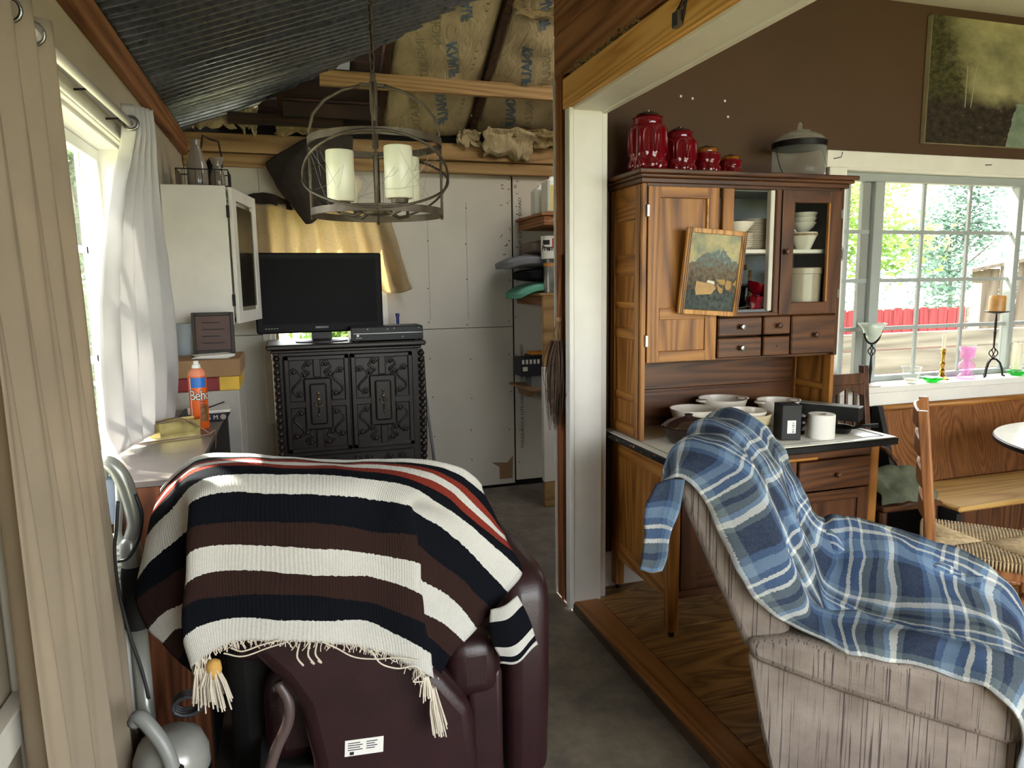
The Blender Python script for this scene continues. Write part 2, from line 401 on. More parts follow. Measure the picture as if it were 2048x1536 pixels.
for y0, y1 in ((1.66, 1.71), (2.14, 2.20), (2.985, 3.018)): B(fx[0], fx[1], y0, y1, .875, 1.905, b=.003).build('sash_stile', M['vinyl'], w1)
for y in (1.86, 2.0, 2.42, 2.61, 2.80): B(-.660, -.648, y-.009, y+.009, .875, 1.905).build('glazing_bar', M['vinyl'], w1)
for z in (1.207, 1.58): B(-.660, -.648, 1.71, 2.985, z-.011, z+.011).build('glazing_bar', M['vinyl'], w1)
yb = [1.71, 1.86, 2.0, 2.14]; yc = [2.20, 2.42, 2.61, 2.80, 2.985]; zb = [.875, 1.207, 1.58, 1.905]
for ys_ in (yb, yc):
    for i in range(len(ys_)-1):
        for j in range(3): B(-.6555, -.6525, ys_[i], ys_[i+1], zb[j], zb[j+1]).build('pane', M['pane'], w1)
B(-.60, -.56, 2.96, 3.02, 1.965, 1.966).build('stain', M['card'], w1)

# ---- back wall: sheets of drywall on a timber plate, with a window behind the television
wbk = sroot('wall_back', (1, 4.87, 0))
BW = (-.14, .64, .55, 1.96)
mb = MB().box(-.7, BW[0], 4.885, 5.0, -.15, 2.45).box(BW[1], 2.58, 4.885, 5.0, -.15, 2.45).box(BW[0], BW[1], 4.885, 5.0, -.15, BW[2]).box(BW[0], BW[1], 4.885, 5.0, BW[3], 2.45)
mb.build('stud_backing', M['dark'], wbk)
for q in ((-.562, BW[0], -.02, 1.134), (-.562, BW[0], 1.138, 2.19), (BW[0]+.002, BW[1]-.002, -.02, BW[2]), (BW[0]+.002, BW[1]-.002, BW[3], 2.19),
          (BW[1], 1.528, -.02, 1.134), (BW[1], 1.528, 1.138, 2.19), (1.540, 2.2, .0, 2.19), (2.204, 2.5, 0, 2.19)):
    B(q[0], q[1], 4.870, 4.884, q[2], q[3], b=.0015).build('drywall_sheet', M['drywall'], wbk)
mb = MB()
for x in (.93, 1.20, 1.50, 1.56):
    for z in [.15+.26*i for i in range(8)]:
        mb.lathe([(0, 0), (.0045, 0), (.0035, .002), (0, .002)], (x+rnd.uniform(-.01, .01), 4.8702, z+rnd.uniform(-.03, .03)), 6, None) if False else mb.ball((x+rnd.uniform(-.012, .012), 4.8700, z+rnd.uniform(-.04, .04)), .0045, .0015, .0045, 6, 4)
mb.build('screw_heads', M['ink'], wbk, kind='stuff')
for q in ((.93, .93), (1.20, 1.20)): B(q[0]-.0012, q[0]+.0012, 4.8692, 4.871, 1.2, 2.0).build('pencil_line', M['greyblue'], wbk)
# torn paper and mud marks
MB().prism([(0, 0), (.10, .0), (.105, .17), (.06, .12), (-.06, .13), (.0, .09)], .0012, Matrix.Translation((1.41, 4.8698, .02)) @ Matrix.Rotation(R(90), 4, 'X')).build('torn_paper', M['card'], wbk)
rr = random.Random(3); mb = MB()
for i in range(26):
    x, z = 1.52+rr.gauss(0, .05), rr.choice([1.98, 2.1, 1.75, 2.15])+rr.gauss(0, .05); mb.ball((x, 4.8695, z), rr.uniform(.003, .014), .001, rr.uniform(.002, .006), 6, 4)
mb.build('dirt_specks', M['card'], wbk, kind='stuff')
for t, z, in (('TOUGHROCK LITE-WEIGHT GYPSUM BOARD', .62), ('LITE-WEIGHT GYPSUM BOARD', 1.78)):
    text_mb(t, .040, lambda x, y, z=z: (1.592-y*.8, 4.8692, z+x), .93).build('printed_lettering', M['ink'], wbk)
B(-.56, 2.49, 4.79, 4.872, 2.262, 2.372, b=.005).build('wall_plate', M['pinex'], wbk)
B(-.56, 2.49, 4.815, 4.872, 2.182, 2.260, b=.005).build('wall_plate', M['pinex'], wbk)
w3 = sroot('window_3', (.25, 4.9, .55))
for q in ((BW[0], BW[0]+.05, BW[2], BW[3]), (BW[1]-.05, BW[1], BW[2], BW[3])): B(q[0], q[1], 4.86, 4.99, q[2], q[3], b=.003).build('jamb', M['vinyl'], w3)
for q in ((BW[2], BW[2]+.05), (BW[3]-.05, BW[3]), (1.22, 1.26)): B(BW[0]+.05, BW[1]-.05, 4.90, 4.99, q[0], q[1], b=.003).build('sash_rail', M['vinyl'], w3)
B(BW[1]-.068, BW[1]-.05, 4.875, 4.92, BW[2], BW[3]).build('stop', M['pinex'], w3); B(BW[0]+.05, BW[0]+.068, 4.875, 4.92, BW[2], BW[3]).build('stop', M['pinex'], w3)
for z0, z1 in ((BW[2]+.05, 1.22), (1.26, BW[3]-.05)): B(BW[0]+.05, BW[1]-.05, 4.945, 4.949, z0, z1).build('pane', M['pane'], w3)
B(BW[0]-.03, BW[0]+.02, 4.850, 4.871, BW[2], BW[3], b=.003).build('casing', M['white'], w3)

# ---- roof over the left room: corrugated sheets on the left slope, rafters and batts on the back slope
zl = lambda x: 2.362+.36*(x+.565)
zbk = lambda y: 2.40+.57*(4.87-y)
xh = lambda y: -.565+(zbk(y)-2.362)/.36
cl = sroot('ceiling', (0, 2, 2.4))
sb = [-1.35, -.26, .36, .98, 1.61, 2.23, 2.855, 3.53, 4.16, 4.80]
for i in range(len(sb)-1):
    y0, y1 = sb[i], sb[i+1]+.03; lift = .005*(i % 2)
    def fn(u, v, y0=y0, y1=y1, lift=lift):
        y = y0+(y1-y0)*u; xm = min(xh(y)+.03, 1.168); x = -.60+(xm+.60)*v
        ph = (y-y0)/.068; c = math.cos(ph*2*math.pi); c = math.copysign(abs(c)**.6, c)
        dent = .005*noise.noise(Vector((x*2.2, y*3.1, i)))+.0015*noise.noise(Vector((x*9, y*7, i*3)))
        return (x, y, zl(x)+lift+.0085*c+dent*(1 if x > -.5 else 1.8))
    n = int((y1-y0)/.068*8); MB().grid(fn, n, 30).build('roof_sheet', M['galv'], cl, smooth=True)
B(-.7, 1.3, -1.4, 5.0, 3.35, 3.4).build('roof_deck', M['darkwoodx'], cl)
# back slope
def slope(x, y, h): return (x, y, zbk(y)+h)
for x in (-.36, .02, .62, 1.235, 1.84, 2.45):
    y1 = 4.86; y0 = 3.55
    vs = [slope(x+a, y, h) for a in (-.019, .019) for y in (y0, y1) for h in (.0, .11)]
    MB().add(vs, [(0, 1, 3, 2), (4, 6, 7, 5), (0, 4, 5, 1), (2, 3, 7, 6), (0, 2, 6, 4), (1, 5, 7, 3)]).build('rafter', M['darkwoody'], cl)
ny = 7
for i in range(ny):
    y0 = 3.5+i*.21; y1 = y0+.20
    vs = [slope(x, y, h+.004*(i % 2)) for x in (-.7, 2.58) for y in (y0, y1) for h in (.115, .135)]
    MB().add(vs, [(0, 1, 3, 2), (4, 6, 7, 5), (0, 4, 5, 1), (2, 3, 7, 6), (0, 2, 6, 4), (1, 5, 7, 3)]).build('sheathing_board', M['darkwoodx'], cl)
B(.24, 2.49, 4.395, 4.435, 2.585, 2.672, b=.003).build('purlin', M['pinex'], cl)
B(.30, 2.49, 3.72, 3.80, 2.955, 3.06).build('ridge_beam', M['darkwoodx'], cl)
B(-.28, .38, 4.62, 4.66, 2.40, 2.46).build('blocking', M['darkwoodx'], cl); B(.03, .60, 4.55, 4.58, 2.44, 2.52).build('blocking', M['darkwoodx'], cl)
vs = [slope(x, y, h) for x in (.13, .42) for y in (4.22, 4.50) for h in (.095, .105)]
MB().add(vs, [(0, 1, 3, 2), (4, 6, 7, 5), (0, 4, 5, 1), (2, 3, 7, 6), (0, 2, 6, 4), (1, 5, 7, 3)]).build('skylight_panel', plain('weathered_white_panel', S(150, 152, 152), .5), cl)
# closing surfaces the photo only half sees: right of the back bay, and the wall behind the camera with its glass doors
wrb = sroot('wall_closet', (2.5, 4, 0)); B(2.50, 2.58, 3.081, 5.0, -.15, 3.3).build('plaster', M['drywall'], wrb)

def batt(x0, x1, y0, y1, seed, name='insulation_batt'):
    """pillowy kraft-faced batt hung between two rafters; returns (object, surface function)"""
    def h(u, v):
        e = min(u, 1-u, .5); bel = math.sin(math.pi*min(1, max(0, u)))**.5
        wr = .010*math.sin(v*23+seed+4*noise.noise(Vector((u*2, v*2, seed))))*math.sin(math.pi*u)+.016*noise.noise(Vector((u*4, v*6, seed)))
        return .02-.062*bel*(.7+.3*math.sin(math.pi*v))+wr
    def P(u, v, off=0):
        y = y0+(y1-y0)*v; x = x0+(x1-x0)*u; return (x, y, zbk(y)+.03+h(u, v)-off)
    o = MB().grid(lambda u, v: P(u, v), 22, 40).build(name, M['kraft'], cl, smooth=True, solid=.02, off=1)
    return o, P
def print_on(P, L, wx, txt, size, u, v, rot, mat, parent, bold=0.0):
    """lettering that follows the batt; rot turns it in the plane of the slope"""
    c, s = math.cos(rot), math.sin(rot)
    def fn(x, y):
        a, b = x*c-y*s, x*s+y*c
        return P(u+a/wx, v+b/L, .004)
    return text_mb(txt, size, fn, .95, bold).build('printed_lettering', mat, parent)
bays = [(.645, 1.212, 3.78, 4.845, 1.3), (1.258, 1.822, 3.78, 4.84, 5.1), (1.86, 2.42, 3.8, 4.8, 2.2)]
for k, (x0, x1, y0, y1, sd) in enumerate(bays):
    o, P = batt(x0, x1, y0, y1, sd); L = (y1-y0)*1.15; wx = x1-x0
    if k == 2: continue
    for j, v in enumerate((.10, .42, .74)):
        print_on(P, L, wx, 'KNAUF', .085, .62 if k == 0 else .34, v+.03, R(76), M['bluepr'], o, .003)
        print_on(P, L, wx, 'INSULATION', .075, .34 if k == 0 else .60, v+.10, R(76), M['greypr'], o)
        for q in range(4):
            uu, vv = .84, v-.02+q*.035
            MB().lathe([(.0, 0), (.011, 0), (.011, .001), (0, .001)], P(uu, vv, .006), 10).build('printed_mark', M['greypr'], o)
# torn batt ends hanging down over the plate, and scraps in the dark bays
def scrap(c, sx, sz, seed, mat, lean=.0):
    """crumpled torn end of a batt facing hanging down"""
    def fn(u, v):
        e = noise.noise(Vector((u*5, seed, 1)))*.35; x = c[0]+(u-.5)*2*sx; z = c[2]+sz*(1-2*v*(1+e))
        d = Vector(noise.noise_vector(Vector((u*3.1, v*3.1, seed))))*.035+Vector(noise.noise_vector(Vector((u*9, v*9, seed+5))))*.014
        return (x+d.x, c[1]+d.y+lean*(1-v), z+d.z*.7)
    return MB().grid(fn, 26, 14).build('insulation_scrap', mat, cl, smooth=True, solid=.006)
scrap((1.46, 4.755, 2.37), .17, .085, 1, M['kraft'], -.10); scrap((1.66, 4.74, 2.41), .15, .05, 2, M['fluff'], -.08); scrap((1.20, 4.77, 2.40), .08, .04, 4, M['kraft'], -.06)
scrap((-.17, 4.70, 2.47), .05, .09, 5, M['kraft']); scrap((-.37, 4.72, 2.45), .13, .07, 6, M['kraft'], -.05); scrap((.16, 4.74, 2.41), .17, .035, 7, M['fluff'], -.05); scrap((1.5, 3.93, 2.93), .24, .035, 9, M['fluff'])

# ---- partition between the two rooms: jamb, header, bared studs and old boards above
wp = sroot('wall_partition', (1.23, 2.9, 0))
B(1.168, 1.305, 2.852, 2.895, -.01, 2.168, b=.004).build('jamb_board', M['white'], wp)
B(1.150, 1.170, 2.848, 2.90, -.03, 2.165, b=.003).build('jamb_edge', M['white'], wp)
B(1.300, 1.330, 2.86, 2.972, 0, 2.168, b=.003).build('corner_casing', M['white'], wp)
B(1.168, 1.30, 2.915, 2.955, -.04, 2.35).build('stud', M['darkwoody'], wp)
B(1.160, 1.176, 2.958, 2.982, -.04, 2.33).build('lath', M['oldwoodz'], wp)
B(1.168, 1.30, 2.984, 3.050, -.04, 2.35).build('stud', M['oldwoodz'], wp)
def rag(u, v):
    z = -.03+2.36*v; return (1.166-.006*abs(noise.noise(Vector((0, z*9, 1)))), 3.050+.014*u+.010*noise.noise(Vector((u*3, z*12, 4))), z)
MB().grid(rag, 2, 120).build('ragged_drywall_edge', M['drywall'], wp, solid=.010)
B(1.172, 1.30, 3.052, 3.068, -.04, 2.35).build('drywall_sheet', M['drywall'], wp)
B(1.150, 1.190, -1.35, 2.925, 2.168, 2.292, b=.004).build('header_beam', M['pine'], wp)
B(1.19, 1.30, -1.35, 2.97, 2.18, 2.30).build('header_core', M['darkwoody'], wp)
B(1.168, 1.310, -1.35, 2.86, 2.155, 2.172, b=.003).build('head_soffit', M['white'], wp)
B(1.298, 1.325, -1.35, 2.97, 2.148, 2.20, b=.003).build('head_casing', M['white'], wp)
for i, (z0, z1, y1) in enumerate(((2.315, 2.50, 3.062), (2.503, 2.72, 3.066), (2.723, 2.95, 3.06), (2.953, 3.2, 3.06))):
    B(1.166, 1.192, -1.35, y1, z0, z1, b=.003).build('old_board', M['oldwood'], wp)
B(1.192, 1.30, -1.35, 3.05, 2.30, 3.3).build('stud_backing', M['dark'], wp)
rr = random.Random(5); mb = MB()
for i in range(160):
    y = 2.25+rr.random()*.62; mb.ball((1.158+rr.random()*.03, y, 2.296+rr.random()*.03), .006, .008, .005, 5, 3)
mb.build('crumbled_filler', M['fluff'], wp, kind='stuff')
hb = thing('shelf_bracket', 'small folded metal bracket hooked on the new pine header beam', 'bracket', (1.148, 1.95, 2.23))
MB().tube([(1.146, 1.93, 2.275), (1.146, 1.955, 2.20)], .0035, 6).tube([(1.146, 1.93, 2.275), (1.138, 1.99, 2.225), (1.146, 1.955, 2.20)], .0025, 6).tube([(1.144, 1.94, 2.25), (1.138, 1.985, 2.228)], .002, 6).build('wire_arm', M['iron'], hb)
B(1.130, 1.149, 1.955, 1.990, 2.188, 2.232, b=.002).build('plate', M['steel'], hb)

# ---- brown wall of the dining room with its window
wr = sroot('wall_right', (3, 2.97, 0))
RW = (2.66, 4.26, .895, 1.990)
MB().box(1.305, RW[0], 2.97, 3.05, -.1, 2.80).box(RW[1], 4.9, 2.97, 3.05, -.1, 2.80).box(RW[0], RW[1], 2.97, 3.05, -.1, RW[2]).box(RW[0], RW[1], 2.97, 3.05, RW[3], 2.80).build('plaster', M['brown'], wr)
B(1.305, 4.9, 3.05, 3.075, -.1, 2.8).build('outer_sheet', M['drywall'], wr) if False else None
MB().box(1.305, RW[0], 3.05, 3.08, -.1, 3.3).box(RW[1], 4.9, 3.05, 3.08, -.1, 3.3).box(RW[0], RW[1], 3.05, 3.08, -.1, RW[2]).box(RW[0], RW[1], 3.05, 3.08, RW[3], 3.3).build('outer_sheet', M['drywall'], wr)
B(2.60, 4.9, 2.961, 2.971, .76, .896).build('apron', M['white'], wr)
mb = MB()
for x, z in ((1.80, 2.264), (1.969, 2.263), (1.988, 2.194), (1.74, 2.27)): mb.ball((x, 2.968, z), .006, .002, .006, 6, 4)
mb.build('nail_holes', M['paper'], wr, kind='stuff')
struct(B(1.331, 2.9, 2.955, 2.971, 0, .17, b=.003).build('baseboard_right', M['white']))
w2 = sroot('window_2', (3.4, 3.0, .9))
for n, q in (('head_casing', (2.54, 4.4, 2.948, 2.972, 1.986, 2.066)), ('side_casing', (2.56, 2.665, 2.950, 2.972, .9, 1.986)), ('side_casing', (4.255, 4.36, 2.950, 2.972, .9, 1.986)),
             ('reveal', (RW[0], RW[1], 2.95, 3.06, 1.975, 1.992)), ('sill', (2.58, 4.5, 2.835, 3.06, .868, .900)), ('sill_apron', (2.60, 4.48, 2.85, 2.968, .80, .868))):
    B(*q, b=.003).build(n, M['white'], w2)
fy = (3.0, 3.045)
for q in ((RW[0], RW[1], 1.932, 1.975), (RW[0], RW[1], .900, .928)): B(q[0], q[1], fy[0], fy[1], q[2], q[3], b=.003).build('sash_rail', M['vinyl_backlit'], w2)
for x0, x1 in ((2.66, 2.70), (2.885, 2.945), (3.865, 3.905), (4.22, 4.26)): B(x0, x1, fy[0]-.01, fy[1], .928, 1.932, b=.003).build('sash_stile', M['vinyl_backlit'], w2)
B(2.835, 2.885, 3.02, 3.05, .928, 1.932, b=.003).build('sash_stile', M['grey'], w2)
for x in (2.745, 3.235, 3.552, 4.06): B(x-.009, x+.009, 3.018, 3.032, .928, 1.932).build('glazing_bar', M['vinyl_backlit'], w2)
for z in (1.18, 1.432, 1.682): B(2.70, 4.22, 3.019, 3.031, z-.010, z+.010).build('glazing_bar', M['vinyl_backlit'], w2)
xb = [2.70, 2.745, 2.885]; xs = [(2.70, 2.745), (2.745, 2.885), (2.945, 3.235), (3.235, 3.552), (3.552, 3.865), (3.905, 4.06), (4.06, 4.22)]; zb = [.928, 1.18, 1.432, 1.682, 1.932]
for x0, x1 in xs:
    for j in range(4): B(x0, x1, 3.0235, 3.0265, zb[j], zb[j+1]).build('pane', M['pane'], w2)
for x, z, d in ((2.575, 2.035, 1), (3.55, 2.028, 0)):
    k = thing('wire_hook', 'bent wire hook in the window head casing beside the tall glass jar' if d else 'small nail hook in the window head casing under the landscape painting', 'hook', (x, 2.948, z))
    MB().tube([(x, 2.948, z-.01), (x+.03, 2.93, z-.005), (x+.036, 2.93, z+.02)] if d else [(x, 2.948, z), (x+.03, 2.935, z)], .0022, 6).build('wire', M['iron'], k)
# ceiling of the dining room and the shell around the camera
struct(MB().add([(1.30, 3.0, 2.785), (4.95, 3.0, 2.785), (4.95, -1.4, 3.15), (1.30, -1.4, 3.15), (1.30, 3.0, 2.85), (4.95, 3.0, 2.85), (4.95, -1.4, 3.25), (1.30, -1.4, 3.25)],
     [(0, 1, 2, 3), (7, 6, 5, 4), (0, 4, 5, 1), (1, 5, 6, 2), (2, 6, 7, 3), (3, 7, 4, 0)]).build('ceiling_dining', M['ceilw']))
we = sroot('wall_east', (4.9, 1, 0)); B(4.9, 5.0, -1.4, 3.08, -.15, 3.3).build('plaster', M['brown'], we)
wn = sroot('wall_near', (1.5, -1.35, 0))
MB().box(-.72, .40, -1.45, -1.35, -.15, 3.4).box(4.5, 5.0, -1.45, -1.35, -.15, 3.4).box(.40, 4.5, -1.45, -1.35, 2.5, 3.4).box(.40, 4.5, -1.45, -1.35, -.15, .1).build('plaster', M['cream'], wn)
w4 = sroot('window_4', (1.5, -1.4, .25))
for x in (.4, 1.41, 2.42, 3.43, 4.44): B(x, x+.06, -1.43, -1.37, .1, 2.5).build('sash_stile', M['vinyl'], w4)
for z in (.1, 2.44): B(.4, 4.5, -1.43, -1.37, z, z+.06).build('sash_rail', M['vinyl'], w4)
for x in (.46, 1.47, 2.48, 3.49): B(x, x+.95, -1.402, -1.398, .16, 2.44).build('pane', M['pane'], w4)
# ================================================================== KITCHEN CABINET (old two-piece kitchen cupboard)
hc = thing('kitchen_cupboard', 'tall old oak kitchen cupboard with white enamel work shelf and glass door', 'cupboard', (1.9, 2.65, 0))
def part(name, mat, parent, *q, b=.003, sm=False):
    return MB().box(*q, b=b).build(name, mat, parent)
# lower body
for x, y in ((1.40, 2.405), (1.40, 2.90), (2.375, 2.405), (2.375, 2.90)):
    lg = part('leg', M['oak'], hc, x, x+.045, y, y+.045, .028, .74)
    MB().lathe([(.004, .0), (.017, .0), (.017, .012), (.004, .012)], (0, 0, 0), 14, Matrix.Translation((x+.016, y+.0225, .017)) @ Matrix.Rotation(R(90), 4, 'Y')).tube([(x+.0225, y+.0225, .02), (x+.0225, y+.0225, .035)], .007, 8).build('caster', M['iron'], lg)
for side, x0 in (('l', 1.405), ('r', 2.40)):
    part('side_rail', M['oaky'], hc, x0, x0+.018, 2.45, 2.90, .655, .735); part('side_rail', M['oaky'], hc, x0, x0+.018, 2.45, 2.90, .16, .24)
    part('side_panel', M['oak'], hc, x0+.006, x0+.014, 2.445, 2.905, .235, .66)
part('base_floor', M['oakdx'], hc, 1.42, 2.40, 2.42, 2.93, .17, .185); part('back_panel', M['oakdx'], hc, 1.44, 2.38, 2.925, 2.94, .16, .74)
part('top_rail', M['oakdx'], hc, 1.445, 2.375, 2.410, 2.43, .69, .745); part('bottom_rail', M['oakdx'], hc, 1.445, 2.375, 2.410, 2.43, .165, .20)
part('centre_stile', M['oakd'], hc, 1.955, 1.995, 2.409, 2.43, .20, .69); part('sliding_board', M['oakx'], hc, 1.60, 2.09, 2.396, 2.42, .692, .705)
def ring(x0, x1, z0, z1, y0, y1, st, M_=None):
    o = [(x0, z0), (x1, z0), (x1, z1), (x0, z1)]; i = [(x0+st, z0+st*.8), (x1-st, z0+st*.8), (x1-st, z1-st*.8), (x0+st, z1-st*.8)]
    vs = [(x, y, z) for y in (y0, y1) for x, z in o+i]
    if M_: vs = [M_ @ Vector(p) for p in vs]
    fs = []
    for k in range(4):
        l = (k+1) % 4; fs += [(k, l, 4+l, 4+k), (8+k, 12+k, 12+l, 8+l), (k, 8+k, 8+l, l), (4+k, 4+l, 12+l, 12+k)]
    return MB().add(vs, fs)
def pdoor(parent, name, x0, x1, z0, z1, y, mats, splits=(), st=.06, knob=None, glassy=False):
    """framed door in the plane y facing -y; splits = heights of middle rails"""
    mo, mx = mats
    d = ring(x0, x1, z0, z1, y, y+.02, st).build(name, mo, parent, bev=.002)
    zs = [z0] + [q for s_ in splits for q in s_] + [z1]
    part('rail', mx, d, x0+st, x1-st, y-.0006, y+.0206, z0, z0+st*.85); part('rail', mx, d, x0+st, x1-st, y-.0006, y+.0206, z1-st*.85, z1)
    for a, b_ in splits: part('rail', mx, d, x0+st, x1-st, y+.001, y+.019, a, b_)
    lo = z0+st*.85
    for a, b_ in list(splits)+[(z1-st*.85, None)]:
        if glassy: MB().box(x0+st-.003, x1-st+.003, y+.009, y+.012, lo-.003, a+.003).build('pane', M['pane'], d)
        else: part('panel', mo, d, x0+st-.003, x1-st+.003, y+.008, y+.014, lo-.003, a+.003, b=0)
        if b_: lo = b_
    if knob: knob_at(d, *knob)
    return d
def knob_at(parent, x, y, z, mat=None, r=.013):
    MB().lathe([(.004, 0), (.004, .01), (r*.7, .012), (r, .019), (r*.8, .026), (0, .028)], (0, 0, 0), 14, Matrix.Translation((x, y, z)) @ Matrix.Rotation(R(90), 4, 'X')).build('knob', mat or M['oakd'], parent, smooth=40)
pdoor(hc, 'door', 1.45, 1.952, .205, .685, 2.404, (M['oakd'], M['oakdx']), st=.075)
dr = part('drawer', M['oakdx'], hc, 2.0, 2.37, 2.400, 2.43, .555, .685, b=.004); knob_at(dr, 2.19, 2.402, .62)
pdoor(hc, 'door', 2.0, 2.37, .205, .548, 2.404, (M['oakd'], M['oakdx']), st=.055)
# enamel work shelf with its worn black edge
sh_ = MB().bbox(1.352, 2.445, 2.342, 2.955, .757, .777, .006, seg=2).build('work_shelf', M['enamel'], hc, smooth=40)
mb = MB()
for q in ((1.346, 2.451, 2.336, 2.350, .742, .772), (1.346, 1.360, 2.35, 2.96, .742, .772), (2.437, 2.451, 2.35, 2.96, .742, .772)): mb.box(*q, b=.004)
mb.build('black_edge', M['black'], sh_); rr = random.Random(11); mb = MB()
for i in range(14): mb.ball((1.345, 2.4+rr.random()*.5, .748+rr.random()*.02), .001, rr.uniform(.003, .012), rr.uniform(.002, .005), 6, 4)
mb.build('chips', M['card'], sh_, kind='stuff')
MB().box(1.38, 2.40, 2.372, 2.376, .7768, .7785).box(1.38, 1.384, 2.372, 2.9, .7768, .7785).box(2.40, 2.404, 2.372, 2.9, .7768, .7785).build('embossed_line', M['greyblue'], sh_)
# upper body
U0, U1, UY = 1.386, 2.384, 2.660
for x0 in (U0, U1-.02):
    for y0 in (UY, 2.90): part('side_stile', M['oak'], hc, x0, x0+.02, y0, y0+.05 if y0 == UY else 2.945, .777, 1.84)
    for z0, z1 in ((.777, .83), (.93, .965), (1.20, 1.25), (1.33, 1.36), (1.47, 1.56), (1.70, 1.84)): part('side_rail', M['oaky'], hc, x0+.001, x0+.019, UY+.05, 2.90, z0, z1)
    part('side_panel', M['oak'], hc, x0+.006, x0+.014, UY+.045, 2.905, .80, 1.80, b=0)
part('upper_back', M['greyblue'], hc, U0+.02, U1-.02, 2.932, 2.944, 1.10, 1.84, b=0); part('nook_back', M['oakdx'], hc, U0+.02, U1-.02, 2.926, 2.940, .95, 1.10, b=0); part('nook_back', M['oakdx'], hc, U0+.02, U1-.02, 2.924, 2.940, .777, .948, b=.002)
part('nook_ceiling', M['oakdx'], hc, U0+.02, U1-.02, UY+.02, 2.93, 1.098, 1.112); part('cabinet_deck', M['greyblue'], hc, U0+.02, U1-.02, UY+.015, 2.93, 1.300, 1.318)
part('cabinet_ceiling', M['greyblue'], hc, U0+.02, U1-.02, UY+.02, 2.93, 1.822, 1.84); part('side_lining', M['greyblue'], hc, U1-.024, U1-.019, UY+.03, 2.93, 1.318, 1.822, b=0); part('divider', M['greyblue'], hc, 1.752, 1.768, UY+.02, 2.93, 1.318, 1.822); part('shelf', M['enamel'], hc, 1.768, U1-.02, UY+.025, 2.93, 1.560, 1.578)
crn = part('cornice', M['oakdx'], hc, U0-.03, U1+.05, UY-.045, 2.96, 1.874, 1.893, b=.004)
MB().box(U0-.02, U1+.035, UY-.033, 2.958, 1.860, 1.874, b=.004).box(U0-.010, U1+.018, UY-.020, 2.955, 1.840, 1.860, b=.003).build('moulding', M['oakdx'], crn)
part('face_stile', M['oak'], hc, U0, U0+.022, UY-.012, UY+.012, .777, 1.84); part('face_stile', M['oakd'], hc, U1-.022, U1, UY-.012, UY+.012, 1.10, 1.84)
part('face_rail', M['oakdx'], hc, U0+.022, U1-.022, UY-.010, UY+.012, 1.826, 1.842)
dl = pdoor(hc, 'door', 1.412, 1.742, 1.108, 1.828, UY-.016, (M['oak'], M['oakx']), splits=((1.285, 1.335),), st=.055)
for z in (1.73, 1.20): part('hinge', M['steel'], dl, 1.402, 1.416, UY-.022, UY-.006, z-.025, z+.025, b=.002)
part('panel_bead', M['pine'], dl, 1.683, 1.688, UY-.020, UY-.012, 1.335, 1.782, b=0)
part('loose_stile', M['oak'], hc, 1.757, 1.812, UY-.020, UY+.004, 1.300, 1.828); part('edge_strip', M['enamel'], hc, 2.008, 2.030, UY+.0, UY+.03, 1.31, 1.83); part('mullion', M['oakd'], hc, 2.030, 2.056, UY-.010, UY+.03, 1.30, 1.83)
part('face_rail', M['oakdx'], hc, 1.76, U1-.022, UY-.008, UY+.012, 1.288, 1.306)
d2 = pdoor(hc, 'glass_door', 2.058, 2.366, 1.292, 1.828, UY-.016, (M['oakd'], M['oakdx']), st=.062, glassy=True, knob=(2.078, UY-.016, 1.565))
part('inner_bead', M['oak'], d2, 2.298, 2.306, UY-.018, UY-.006, 1.345, 1.776, b=0)
for z in (1.73, 1.38): part('hinge', M['steel'], d2, 2.362, 2.374, UY-.02, UY-.004, z-.02, z+.02, b=.002)
mb = MB().tube([(2.386, 2.69, 1.61), (2.40, 2.685, 1.60), (2.418, 2.68, 1.57), (2.418, 2.68, 1.535), (2.398, 2.685, 1.525)], .007, 8); mb.build('latch_hook', M['grey'], hc, smooth=True)
for (x0, x1, z0, z1, kn) in ((1.752, 1.972, 1.206, 1.286, M['steel']), (1.752, 1.972, 1.112, 1.198, M['steel']), (1.982, 2.120, 1.206, 1.286, M['oakd']), (1.982, 2.120, 1.112, 1.198, None), (2.128, 2.366, 1.112, 1.286, M['oakd'])):
    q = part('drawer', M['oakdx'], hc, x0, x1, UY-.018, UY+.03, z0, z1, b=.005)
    if kn: knob_at(q, (x0+x1)/2, UY-.018, (z0+z1)/2, kn)
    else: MB().ball(((x0+x1)/2, UY-.018, (z0+z1)/2), .004, .002, .004, 6, 4).build('screw_hole', M['ink'], q)
for z in (1.21, 1.12): MB().tube([(2.384, 2.69, z), (2.404, 2.69, z)], .006, 8).build('side_peg', M['iron'], hc)

